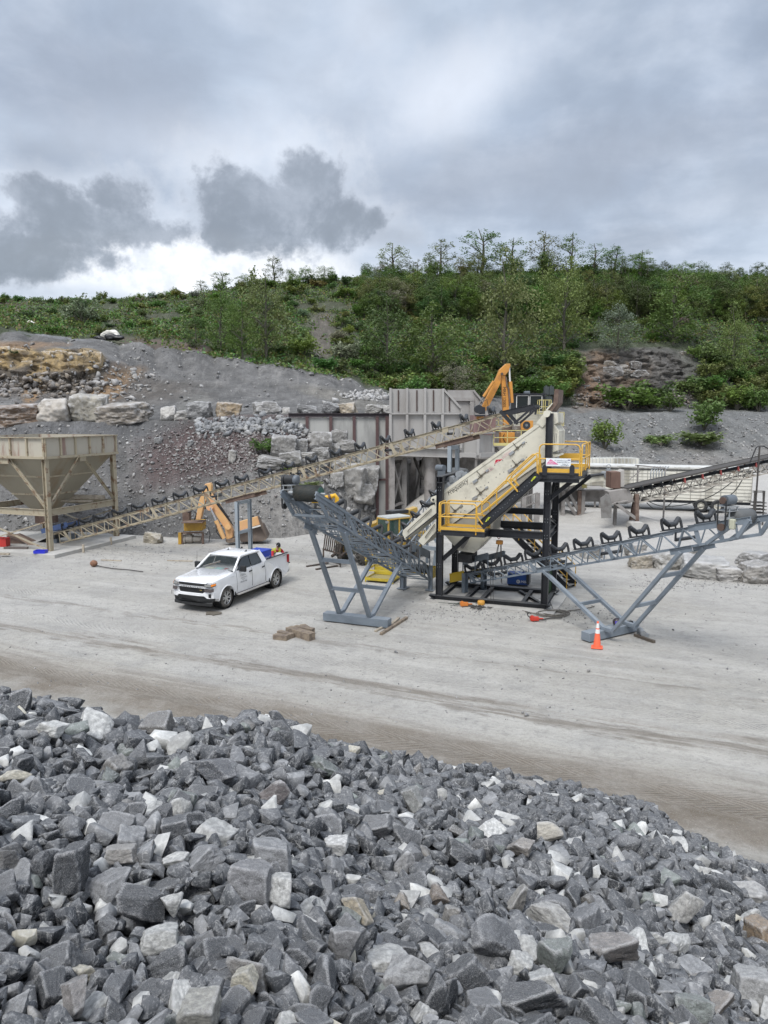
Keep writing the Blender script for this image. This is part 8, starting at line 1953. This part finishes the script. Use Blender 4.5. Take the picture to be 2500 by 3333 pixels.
 m = MB(); m.prism([W3(2.70, y, .42) for y in np.linspace(-.9, .9, 5)] + [W3(2.9 - .12 * (abs(y) / .9) ** 3, y, .36) for y in np.linspace(.9, -.9, 7)], Z * -.10); m.build('chin_spoiler', BLKP, root)
 for s in (1, -1):
  lens = mat('headlamp_glass', (.35, .35, .34), .08, .3, spec=.9)
  pt = [W3(2.87, s * .65, 1.12), W3(2.80, s * .88, 1.125), W3(2.56, s * .975, 1.15), W3(2.58, s * .985, 1.06), W3(2.80, s * .91, 1.035), W3(2.87, s * .65, 1.035)]
  hl = MB(); hl.add(pt + [p - f * .04 - l * (s * .02) for p in pt], [(0, 1, 4, 5), (1, 2, 3, 4), (5, 4, 3, 2, 1, 0)][:2] + [(6, 7, 10, 11), (7, 8, 9, 10)]); h1 = hl.build('headlight', lens, root)
  tn = MB(); q = [W3(2.805, s * .89, 1.115), W3(2.60, s * .985, 1.135), W3(2.62, s * .992, 1.07), W3(2.805, s * .915, 1.045)]; tn.prism([p + f * .004 + l * (s * .006) for p in q], l * (s * .006)); tn.build('turn_signal', mat('amber_lens', (.85, .25, .02), .2), h1)
  bz = MB(); q = [W3(2.855, s * .63, 1.04), W3(2.80, s * .9, 1.035), W3(2.57, s * .985, 1.06), W3(2.57, s * .99, 1.045), W3(2.8, s * .92, 1.018), W3(2.855, s * .63, 1.022)]; bz.prism([p + f * .01 for p in q], Z * -.005); bz.build('lamp_bezel', BLKP, h1)
  q = [W3(2.875, s * .63, .955), W3(2.83, s * .90, .95), W3(2.70, s * .975, .95), W3(2.72, s * .98, .83), W3(2.84, s * .91, .82), W3(2.87, s * .66, .82)]
  fl = MB(); fl.add([p + f * .012 for p in q], [(0, 1, 4, 5), (1, 2, 3, 4)]); fl.build('fog_lamp', mat('dark_lamp_glass', (.10, .085, .085), .1, .2, spec=.9), root)
  q = [W3(2.86, s * .87, .78), W3(2.80, s * .955, .78), W3(2.80, s * .96, .60), W3(2.87, s * .88, .64)]; vt = MB(); vt.add([p + f * .075 for p in q], [(0, 1, 2, 3)]); vt.build('bumper_vent', BLKP, root)
  hk = MB(); hk.path([W3(2.92, s * .42, .50), W3(2.97, s * .42, .50), W3(2.97, s * .50, .50), W3(2.92, s * .50, .50)], .018, 6); hk.build('tow_hook', BLKP, root)
  tl = MB(); tl.box(W3(-2.98, s * .935, 1.16), (.12, .10, .36), AX); tl.build('tail_light', mat('red_lens', (.35, .01, .015), .2), root, bevel=.01)
 text('CHEVROLET', .085, W3(xf + .026, -.50, .962) , -l * -1, Z, BLKP, 'grille_text', root, .002, spacing=1.35, xs=1.65)
 m = MB(); c = W3(xf + .012, .46, .88); m.box(c, (.01, .12, .018), AX); m.box(c, (.01, .045, .04), AX); m.build('badge', mat('gold_badge', (.55, .42, .16), .3, .8), root)
 LT_ = mat('door_lettering_grey', (.10, .11, .12), .6); yb = lambda x, z: W3(x, wy(x, z) + .006, z)
 for s_, x, z, sz in (('C.O.A.L.', .92, 1.09, .115), ('Repair & Construction', .90, 1.00, .05), ('Services', .80, .93, .05), ('304-207-7362', .94, .82, .085)):
  text(s_, sz, yb(x, z), -f, (Z * 1.0 + l * -.05), LT_, 'door_text', root, .001, xs=1.0)
 text('4x4', .09, yb(-2.55, 1.32), -f, Z, LT_, 'bed_text', root, .001, shear=.3, xs=1.3); text('SILVERADO', .04, yb(1.65, 1.17), -f, Z, CHR, 'fender_text', root, .001, xs=1.6)
 m = MB()
 for x, y in ((-.1, -.35), (-.15, .52), (-.75, -.1)):
  q = W3(x, y, 1.90); m.add([q - f * .12 + l * .04, q - f * .12 - l * .04, q + f * .08, q - f * .10 + Z * .09], [(0, 1, 2), (0, 2, 3), (1, 3, 2), (0, 3, 1)])
 m.build('roof_antenna', BLKP, root); m = MB(); m.path([W3(1.35, -.86, 1.33), W3(1.28, -.88, 2.05)], .006, 4); m.build('whip_antenna', BLKP, root)
 m = MB(); m.box(W3(-3.12, 0, .58), (.12, 1.8, .16), AX); m.box(W3(-3.22, 0, .48), (.25, .08, .07), AX); m.build('rear_bumper', CHR, root, bevel=.02); m = MB(); m.tube(W3(-3.3, 0, .5), W3(-3.3, 0, .6), .035, 10); m.build('hitch_ball', CHR, root)
 m = MB(); m.box(W3(-3.12, .75, .95), (.22, .10, .06), AX); m.box(W3(-3.2, .75, .9), (.06, .3, .05), AX); m.build('ladder_bracket', BLKP, root)
 m = MB(); m.box(W3(0, 0, .46), (5.0, 1.1, .12), AX); m.build('chassis', BLKP, root)
 # chest in the bed
 cb = thing('tool_chest', W3(-1.5, .38, .88), 'bright blue steel tool chest standing in the pickup bed', 'tool chest')
 cz = .88; m = MB(); BL = mat('bright_blue_steel', (.02, .06, .42), .35); m.box(W3(-1.5, .38, cz + .42), (.74, .76, .84), AX); bd = m.build('body', BL, cb, bevel=.02)
 m = MB(); m.box(W3(-1.5, .38, cz + .865), (.78, .80, .05), AX); m.build('lid', BL, cb, bevel=.015); MB().box(W3(-1.5, .765, cz + .34), (.7, .012, .02), AX).build('seam', BLKP, bd)
 text('KOBALT', .17, W3(-1.2, .768, cz + .48), -f, Z, MATS['white_decal'], 'chest_text', bd, .002, xs=.85)
 m = MB(); m.box(W3(-2.25, -.2, .97), (.5, .7, .16), AX); m.box(W3(-2.6, .3, .95), (.3, .4, .14), AX); o = m.build('tool_case', mat('dark_tool_case', (.05, .05, .05), .5), None, loc=W3(-2.3, 0, .9)); tag(o, 'dark cases lying in the pickup bed behind the blue chest', 'case')
 return W3, f, l
TW, tf_, tl_ = pickup()
# ------------------------------------------------------------------ worker
def worker():
 Z = V((0, 0, 1)); head = P(905, 1776, 35.4); base = V((head.x + .34, head.y + .18, 0));
 base = V((TW(-2.55, -1.42, 0).x, TW(-2.55, -1.42, 0).y, 0)); d = ray(906, 1790); Yw = base.y; head = P(906, 1775, Yw - .25)
 fw = (V((TW(-1.9, -.3, 0).x, TW(-1.9, -.3, 0).y, 0)) - base).normalized(); rt = V((fw.y, -fw.x, 0)); hz = head.z
 pel = base + Z * .92 - fw * .12; off = V((head.x - base.x, head.y - base.y, 0)); neck = V((head.x, head.y, hz - .20)) - fw * .05; chest = pel.lerp(neck, .62); top = neck - (neck - pel).normalized() * .05
 root = thing('person', base, 'worker in red shirt, hi-vis vest and black cap leaning over the pickup bed', 'person')
 verts = []; edges = []; rad = []
 def J(p, r, par=None):
  verts.append(V(p) - base); rad.append(r)
  if par is not None: edges.append((par, len(verts) - 1))
  return len(verts) - 1
 p = J(pel, (.18, .15)); s1 = J(pel.lerp(chest, .5), (.19, .15), p); c = J(chest, (.215, .16), s1); nk = J(top, (.11, .10), c); n2 = J(neck + Z * .03, (.055, .055), nk); hd = J(V((head.x, head.y, hz - .04)), (.085, .095), n2); ht = J(V((head.x, head.y, hz + .08)), (.08, .09), hd)
 hands = []
 for s in (-1, 1):
  sh = J(top + rt * (s * .225) - Z * .03, (.092, .088), nk); reach = .50 if s > 0 else .46
  el = top + rt * (s * .31) + fw * .12 - Z * .24; wr = el + fw * .22 - Z * .10 + rt * (s * -.02)
  e = J(el, (.062, .06), sh); w_ = J(wr, (.033, .03), e); pm = J(wr + fw * .07 - Z * .02, (.042, .022), w_); hands.append((wr + fw * .07 - Z * .02, s))
  hp = J(pel + rt * (s * .10) - Z * .08, (.105, .10), p); kn = J(base + rt * (s * .13) + Z * .50 + fw * .03, (.068, .068), hp); an = J(base + rt * (s * .14) + Z * .09 - fw * .03, (.045, .045), kn); J(base + rt * (s * .15) + Z * .045 + fw * .15, (.05, .035), an)
 me = bpy.data.meshes.new('body'); me.from_pydata(verts, edges, []); ob = bpy.data.objects.new('body', me); C.objects.link(ob); ob.parent = root
 sk = ob.modifiers.new('skin', 'SKIN'); sk.use_smooth_shade = True; sub = ob.modifiers.new('sub', 'SUBSURF'); sub.levels = sub.render_levels = 2
 for i, r in enumerate(rad): me.skin_vertices[0].data[i].radius = r
 me.skin_vertices[0].data[0].use_root = True
 SKIN = mat('tanned_skin', (.36, .19, .13), .55); RS = mat('red_shirt', (.42, .02, .03), .85, bump=.3); JN = mat('dark_work_trousers', (.05, .055, .07), .9)
 # bake the skin so that clothes can be coloured by region on the one continuous surface
 dg = bpy.context.evaluated_depsgraph_get(); bm_ = bpy.data.meshes.new_from_object(ob.evaluated_get(dg)); bm_.name = 'body'; bpy.data.objects.remove(ob); ob = bpy.data.objects.new('body', bm_); C.objects.link(ob); ob.parent = root
 for m in (SKIN, RS, JN, mat('brown_boot', (.10, .06, .035), .7)): bm_.materials.append(m)
 for pl in bm_.polygons:
  c_ = pl.center + base; k = 1
  if c_.z < .16: k = 3
  elif c_.z < pel.z - .02: k = 2
  if c_.z > neck.z - .015: k = 0
  dn = (c_ - top).dot(fw)
  if (c_ - (top + fw * .10)).dot(fw) > .06 and c_.z < top.z - .22 and c_.z > pel.z: k = 0 if abs((c_ - top).dot(rt)) > .14 else 1
  pl.material_index = k
 for (q, s) in hands:      # fingers and thumb
  hm = MB()
  for i in range(4):
   b = q + fw * .035 + rt * ((i - 1.5) * .019); ln = (.062, .074, .07, .055)[i]; hm.path([b - fw * .02, b + fw * ln * .45 - Z * .008, b + fw * ln * .75 - Z * .032, b + fw * ln * .78 - Z * .055], [.0095, .009, .008, .006], 6)
  b = q - rt * (s * .035) - fw * .02; hm.path([b, b - rt * (s * .022) + fw * .025 - Z * .006, b - rt * (s * .02) + fw * .052 - Z * .025], [.011, .0095, .007], 6); hm.build('hand', SKIN, root)
 # face, cap, vest
 hc = V((head.x, head.y, hz)); lk = (fw * .85 - Z * .5 + V((0, -.15, 0))).normalized(); lr = lk.cross(Z).normalized(); lu = lr.cross(lk)
 h2 = MB(); u_, f_ = ico(3)
 hv = [hc + lr * (p[0] * .09) + lk * (p[1] * .11 - (.012 if p[2] < -.4 else 0)) + lu * (p[2] * .118 + .0) for p in u_]; h2.add(hv, [tuple(x) for x in f_], True)
 h2.add([hc + lk * .095 + lu * .01, hc + lk * .125 - lu * .02, hc + lk * .09 - lu * .035 + lr * .018, hc + lk * .09 - lu * .035 - lr * .018], [(0, 2, 1), (0, 1, 3), (1, 2, 3)]); hd_ = h2.build('head', SKIN, root)
 m = MB();
 for s in (-1, 1): m.tube(hc + lr * (s * .03) + lk * .088 + lu * .012, hc + lr * (s * .03) + lk * .094 + lu * .012, .010, 8)
 m.build('eye', mat('dark_eye', (.03, .02, .02), .3), hd_); m = MB(); m.bar(hc + lk * .093 - lu * .055 - lr * .022, hc + lk * .093 - lu * .055 + lr * .022, .006, .008); m.build('mouth', mat('lip', (.30, .12, .10), .5), hd_)
 m = MB()
 for s in (-1, 1): m.path([hc + lr * (s * .078) + lu * .02, hc + lr * (s * .09) - lk * .012 + lu * .022, hc + lr * (s * .088) - lk * .012 - lu * .025, hc + lr * (s * .077) - lu * .03], .010, 6)
 m.build('ear', SKIN, hd_)
 cp = MB(); vs = [hc + lr * (p[0] * .102) + lk * (p[1] * .122) + lu * (max(p[2], .12) * .14 + .004) for p in u_]; cp.add(vs, [tuple(x) for x in f_], True)
 cp.prism([hc + lk * (.09 + .075 * math.cos(a)) * 1.0 + lr * (.078 * math.sin(a)) + lu * .018 for a in np.linspace(-1.4, 1.4, 9)], lu * .008); cap = cp.build('cap', mat('black_cap', (.016, .016, .018), .8), root)
 MB().box(hc + lk * .06 + lr * .075 + lu * .05, (.02, .05, .03)).build('cap_logo', MATS['white_decal'], cap)
 vm = mat('hi_vis_vest', (.62, .80, .04), .7); om = mat('orange_vest_stripe', (.85, .33, .08), .6); vv, oo = MB(), MB(); up = (top - pel).normalized()
 for s in (-1, 1):
  for side_, dd in ((1, .145), (-1, -.15)):
   a = top + rt * (s * .125) + up * .085; b = top + rt * (s * .125) + fw * (dd * 1.1) - up * .08; c_ = chest + rt * (s * .135) + fw * (dd * 1.28); e_ = pel + rt * (s * .14) + fw * (dd * 1.2) + up * .02
   for p, q in ((a, b), (b, c_), (c_, e_)): vv.bar(p, q, .15, .02, fw); oo.bar(p + fw * (.010 * side_), q + fw * (.010 * side_), .045, .014, fw)
  vv.bar(chest + rt * (s * .228) + up * .02, pel + rt * (s * .215) + up * .03, .24, .012, rt)
 vo = vv.build('vest', vm, root); oo.build('stripe', om, vo)
worker()
# ------------------------------------------------------------------ small things on the yard
def traffic_cone():
 q = G(1943, 2108); root = thing('traffic_cone', q, 'orange traffic cone with two white bands in front of the right conveyor base', 'traffic cone')
 OR = mat('cone_orange', (.85, .14, .06), .5, 0, (.7, .2, .12), 4, .55, .8); Z = V((0, 0, 1)); m = MB(); a = V((.96, -.28, 0)); b = V((.28, .96, 0)); m.box(q + Z * .02, (.37, .37, .035), (a, b, Z)); m.build('base', OR, root, bevel=.012)
 m = MB(); m.box(q + Z * .004, (.37, .37, .008), (a, b, Z)); m.build('base_rim', BLACK, root)
 MB().lathe([(.135, .035), (.125, .06), (.030, .90), (.022, .91), (.0, .905)], q, Z, 28).build('body', OR, root)
 r = lambda z: .125 + (.030 - .125) * (z - .06) / .84 + .002
 wm = mat('reflective_white', (.80, .80, .78), .35)
 for z0, z1 in ((.50, .64), (.68, .84)): MB().lathe([(r(z0), z0), (r(z1), z1)], q, Z, 28).build('band', wm, root)
traffic_cone()
def beam_obj(a, b, w, h, m, name, label, cat, group=None, z=0.0):
 p, q = G(*a), G(*b); p.z = gz(p.x, p.y) + h / 2 + z; q.z = gz(q.x, q.y) + h / 2 + z; mb = MB(); mb.bar(p, q, w, h); o = mb.build(name, m, None, .006, loc=p); return tag(o, label, cat, group)
beam_obj((893, 2076), (938, 2082), .22, .17, WOOD, 'timber_block', 'short weathered timber at the front left of the timber heap', 'timber', 'timbers lying on the yard')
beam_obj((908, 2064), (952, 2076), .2, .17, WOOD, 'timber_block', 'short timber behind the front left one in the heap', 'timber', 'timbers lying on the yard')
beam_obj((940, 2060), (1016, 2082), .30, .26, WOOD, 'timber_block', 'largest squared timber of the heap', 'timber', 'timbers lying on the yard')
beam_obj((960, 2052), (1020, 2063), .2, .22, WOOD, 'timber_block', 'splintered timber lying behind the largest one', 'timber', 'timbers lying on the yard')
beam_obj((985, 2046), (1000, 2056), .22, .20, WOOD, 'timber_block', 'small dark offcut at the back of the timber heap', 'timber', 'timbers lying on the yard')
beam_obj((1240, 2065), (1324, 2012), .11, .10, WOOD, 'long_plank', 'long grey timber beside the box base of the left conveyor', 'timber', 'timbers lying on the yard')
beam_obj((1222, 2055), (1246, 2041), .10, .07, WOODL, 'long_plank', 'short pale board end under the left conveyor base', 'timber', 'timbers lying on the yard')
beam_obj((1272, 2034), (1298, 2012), .10, .07, WOODL, 'long_plank', 'pale board leaning behind the left conveyor base', 'timber', 'timbers lying on the yard')
beam_obj((2066, 2068), (2130, 2092), .10, .10, mat('brown_steel_tube', (.11, .09, .07), .6), 'square_tube', 'brown square tube poking out behind the right conveyor base', 'tube')
beam_obj((2080, 2062), (2104, 2072), .22, .12, GALV, 'steel_offcut', 'short grey offcut by the right conveyor base end', 'steel offcut')
beam_obj((15, 1798), (92, 1798), .16, .16, mat('brown_bar', (.12, .10, .09), .7), 'steel_bar', 'brown steel bar on the concrete slab left of the blue tray', 'bar', None, .16)
beam_obj((0, 1812), (32, 1812), .2, .1, WOODL, 'board', 'pale board at the front left of the concrete slab', 'board', None, .1)
beam_obj((350, 1862), (560, 1868), .10, .05, WOODL, 'long_pole', 'long pale pole lying on the ground left of the pickup', 'pole') if False else None
beam_obj((330, 1822), (395, 1825), .12, .05, WOODL, 'plank', 'pale plank on the ground right of the concrete slab', 'plank')
beam_obj((545, 1824), (628, 1826), .10, .05, WOODL, 'plank', 'long pale plank on the ground beyond the pickup cab', 'plank')
def small_stuff():
 Z = V((0, 0, 1))
 # pad and hoses under the plant
 c = [G(1385, 1952), G(1800, 2004), G(1850, 1936), G(1455, 1885)]; m = MB(); m.prism([p + Z * .035 for p in c], Z * -.2); o = m.build('plant_pad', CONC, None, loc=c[0]); tag(o, 'thin pale concrete pad under the black screening frame', 'slab')
 q = G(1800, 1998); CB = mat('brown_grey_cable', (.12, .11, .095), .7); o_ = thing('cable_coil', q, 'coil of heavy cable on the ground right of the black frame', 'cable')
 m = MB()
 for k in range(4):
  r = .52 - k * .065; pts = [q + V((math.cos(a) * r * 1.25 + .03 * math.sin(3 * a + k), math.sin(a) * r * .9, .03 + .02 * math.sin(2 * a + 2 * k))) for a in np.linspace(0, 6.28, 26)[:-1]]; m.path(pts, .020, 6, True)
 m.build('loop', CB, o_); m = MB()
 for pts in (((1800, 1985), (1790, 1960), (1760, 1950), (1740, 1958)), ((1830, 2003), (1850, 1990), (1900, 1985), (1935, 1975)), ((1780, 2010), (1740, 2000), (1700, 1990))):
  m.path([G(*p) + Z * .03 for p in pts], .02, 6)
 m.build('cable_tail', CB, o_)
 def chainhoist(x, y, colr, label, tail, hook=True):
  q = G(x, y); r = thing('lever_hoist', q, label, 'chain hoist', 'lever hoists lying on the yard'); m = MB(); m.box(q + Z * .08, (.26, .16, .14)); m.tube(q + V((-.1, -.05, .08)), q + V((-.1, .12, .08)), .10, 14); m.tube(q + V((.1, 0, .08)), q + V((.3, .05, .06)), .03, 8); m.build('body', colr, r, bevel=.02)
  if hook: m = MB(); m.path([q + V((-.14, 0, .1)), q + V((-.26, .02, .16)), q + V((-.3, .02, .26)), q + V((-.22, .02, .32)), q + V((-.16, .02, .26))], .02, 6); m.build('hook', BLACK, r)
  m = MB(); m.path([q + V((.1, 0, .05))] + [G(*p) + Z * .03 for p in tail], .028, 6); m.build('chain', MATS['dull_chain'], r)
 chainhoist(1742, 2020, mat('hoist_red', (.55, .05, .03), .45), 'red lever hoist with a black hook and chain in front of the cable coil', ((1765, 2019), (1790, 2015), (1830, 2013)))
 chainhoist(1513, 1972, mat('hoist_orange', (.60, .20, .04), .5), 'orange hoist lying on the ground in front of the black skid beam', ((1525, 1972), (1540, 1975), (1556, 1978)), False)
 q = G(1566, 1970); r = thing('chain_block', q, 'round yellow orange chain block beside the orange hoist on the ground', 'chain hoist'); m = MB(); m.lathe([(0, 0), (.13, 0), (.15, .04), (.15, .16), (.12, .2), (.06, .2), (.05, .15), (0, .15)], q, Z, 20); m.build('body', mat('hoist_amber', (.60, .30, .05), .5), r)
 m = MB(); rr = random.Random(3)
 for k in range(26): p = G(1560 + rr.gauss(0, 16), 1978 + rr.gauss(0, 4)); m.path([p + Z * .03, p + V((rr.uniform(-.12, .12), rr.uniform(-.08, .08), .05)), p + V((rr.uniform(-.2, .2), rr.uniform(-.1, .1), .02))], .022, 5)
 m.build('chain', MATS['dull_chain'], r)
 q = G(1478, 1968); m = MB()
 for k in range(9): p = q + V((rr.gauss(0, .25), rr.gauss(0, .12), .02)); m.path([p, p + V((rr.uniform(-.3, .3), rr.uniform(-.2, .2), .04)), p + V((rr.uniform(-.4, .4), rr.uniform(-.2, .2), .01))], .010, 5)
 o = m.build('tangled_wire', mat('green_black_wire', (.05, .07, .06), .6), None, loc=q); tag(o, 'thin tangled wires left of the orange hoist', 'wire')
 # welding helmet and tools on the right base beam
 a = G(1920, 2092); base_top = lambda s, t=.2: a + cB * s + V((-cB.y, cB.x, 0)) * t + Z * .325
 q = base_top(1.55, .18); r = thing('welding_helmet', q, 'dark welding helmet with a violet lens on the right conveyor base beam', 'helmet'); u_, f_ = ico(3); m = MB(); m.add([q + V((p[0] * .15, p[1] * .14, max(p[2], -.7) * .15 + .12)) for p in u_], [tuple(x) for x in f_], True); m.build('shell', mat('helmet_shell', (.035, .025, .03), .3), r); MB().box(q + V((-.05, -.135, .14)), (.11, .02, .09)).build('lens', mat('violet_lens', (.10, .08, .45), .1, spec=.9), r)
 q = base_top(2.2, .15); m = MB(); m.tube(q + V((-.22, 0, .05)), q + V((0, -.03, .04)), .045, 10); m.tube(q + V((0, -.04, .04)), q + V((.03, -.12, .04)), .07, 12); o = m.build('angle_grinder', BLACK, None, loc=q); tag(o, 'black angle grinder on the far end of the right base beam', 'grinder')
 q = base_top(1.05, .1); m = MB(); m.tube(q + V((0, 0, 0)), q + V((0, 0, .05)), .10, 14, .06); o = m.build('metal_funnel', GALV, None, loc=q); tag(o, 'small silver dish beside the welding helmet', 'dish')
 q = G(2088, 2076); m = MB(); d = V((cB.x, cB.y, 0)); m.tube(q + V((.05, -.05, .16)), q + V((.1, .5, .16)), .10, 14); o = m.build('tube_end', GALV, None, loc=q); tag(o, 'round hollow tube end beside the right base beam', 'tube')
 # left: blue tray, red toolbox, rusty ramp, stone on a rope
 q = G(133, 1800, .2); m = MB(); BT = mat('blue_plastic_tray', (.02, .03, .50), .4)
 for s in (-1, 1): m.box(q + V((s * .30, 0, .08)), (.03, .4, .16)); m.box(q + V((0, s * .19, .08)), (.6, .03, .16))
 m.box(q + V((0, 0, .02)), (.6, .4, .03)); o = m.build('plastic_tray', BT, None, loc=q); tag(o, 'bright blue plastic tray on the slab by the hopper leg', 'tray')
 q = G(8, 1778, .2); m = MB(); m.box(q + V((0, 0, .25)), (.7, .5, .5)); m.box(q + V((0, 0, .52)), (.4, .06, .05)); o = m.build('red_toolbox', RED, None, .03, loc=q); tag(o, 'red box cut by the left edge on the slab', 'box')
 r = thing('rusty_ramp', G(70, 1782, .2), 'rusty wedge shaped steel frame lying on the slab under the hopper', 'frame'); a, b, c = P(22, 1745, 43), P(115, 1787, 42.6), P(22, 1778, 42.8)
 m = MB(); m.prism([a, b, c], V((.25, 1.1, 0))); m.build('side_plate', RUSTY, r); m = MB(); m.bar(P(55, 1742, 42.6), P(120, 1782, 42.4), .2, .18); m.bar(P(22, 1740, 42.7), P(60, 1744, 42.7), .1, .1); m.build('rail', mat('pale_rust', (.30, .22, .17), .8), r)
 q = G(306, 1843); r = thing('scrap_ball', q, 'round rusty stone tied to a dark rope on the yard left of the pickup', 'ball'); u_, f_ = ico(3); m = MB(); m.add([q + V((p[0] * .19, p[1] * .17, p[2] * .17 + .15)) * 1.0 for p in u_], [tuple(x) for x in f_], True); m.build('ball', mat('rusty_ball', (.24, .12, .07), .8, 0, (.14, .08, .05), 9, bump=.6), r)
 m = MB(); m.path([q + V((.15, 0, .05)), G(330, 1846) + Z * .03, G(370, 1852) + Z * .02, G(420, 1856) + Z * .02, G(466, 1862) + Z * .02], .022, 6); m.build('rope', mat('dark_rope', (.06, .055, .05), .8), r)
 # white wrapped heap and black sacks on the upper road
 p, _, _ = T(362, 1108, 5.4, 7.0); pw_ = mat('white_wrapping', (.72, .70, .64), .6, bump=.6, bscale=3)
 v, f = fine_rock(950, 4, 11, .05); mb = MB(); mb.add([p + V((q[0] * 2.0, q[1] * 1.5, q[2] * 1.2 + .7)) for q in v], [tuple(x) for x in f], True); o = mb.build('wrapped_bale', pw_, None, loc=p); tag(o, 'white wrapped heap at the edge of the upper haul road', 'bale')
 for k, (dx, l) in enumerate(((-1.3, 'black sack left of the white wrapped heap'), (.4, 'black sack in front of the white wrapped heap'), (1.5, 'black sack right of the white wrapped heap'))):
  v, f = fine_rock(960 + k, 3, 9, .03); mb = MB(); b = p + V((dx, -1.0, .3)); mb.add([b + V((q[0] * 1.5, q[1] * 1.0, q[2] * .8)) for q in v], [tuple(x) for x in f], True); o = mb.build('black_sack', mat('black_sack', (.015, .015, .018), .4), None, loc=b); tag(o, l, 'sack', 'black sacks beside the white heap')
 p, _, _ = T(103, 1055, 5.4, 8.0); v, f = fine_rock(970, 3, 9, .03); mb = MB(); mb.add([p + V((q[0] * 1.3, q[1] * 1.0, q[2] * .7 + .2)) for q in v], [tuple(x) for x in f], True); o = mb.build('white_rock', pw_, None, loc=p); tag(o, 'small white rock high on the left haul road', 'rock')
 # damp patch, yellow torque arm near the left drum
 q = G(695, 1995); m = MB(); rr = random.Random(8); m.prism([q + V((math.cos(a) * .45 * rr.uniform(.6, 1.2), math.sin(a) * .28 * rr.uniform(.6, 1.2), .012)) for a in np.linspace(0, 6.28, 15)[:-1]], Z * -.03); o = m.build('mud_patch', mat('dark_wet_mud', (.14, .125, .10), .7, bump=.4), None, loc=q); tag(o, 'dark damp mud patch in front of the pickup', 'patch')
 ym = mat('bright_yellow_casing', (.75, .42, .02), .4); r = thing('hoist_arm', P(1085, 1630, 25.6), 'bright yellow curved arm sticking out behind the left conveyor head drum', 'arm')
 m = MB(); m.path([P(1015, 1634, 24.9), P(1056, 1634, 25.2)], .035, 8); m.path([P(1058, 1622, 25.4), P(1080, 1616, 25.5)], .09, 10); m.path([P(1076, 1617, 25.5), P(1090, 1612, 25.5), P(1097, 1622, 25.5), P(1096, 1640, 25.5)], .075, 10); m.build('casing', ym, r); MB().path([P(1070, 1619, 25.4), P(1077, 1617, 25.4)], .10, 10).build('clamp', RUSTY, r)
 m = MB(); m.path([P(1016, 1634, 24.9), P(1150, 1700, 27.5), P(1180, 1716, 28.5)], .03, 6); m.build('stay', STEEL, r)
small_stuff()
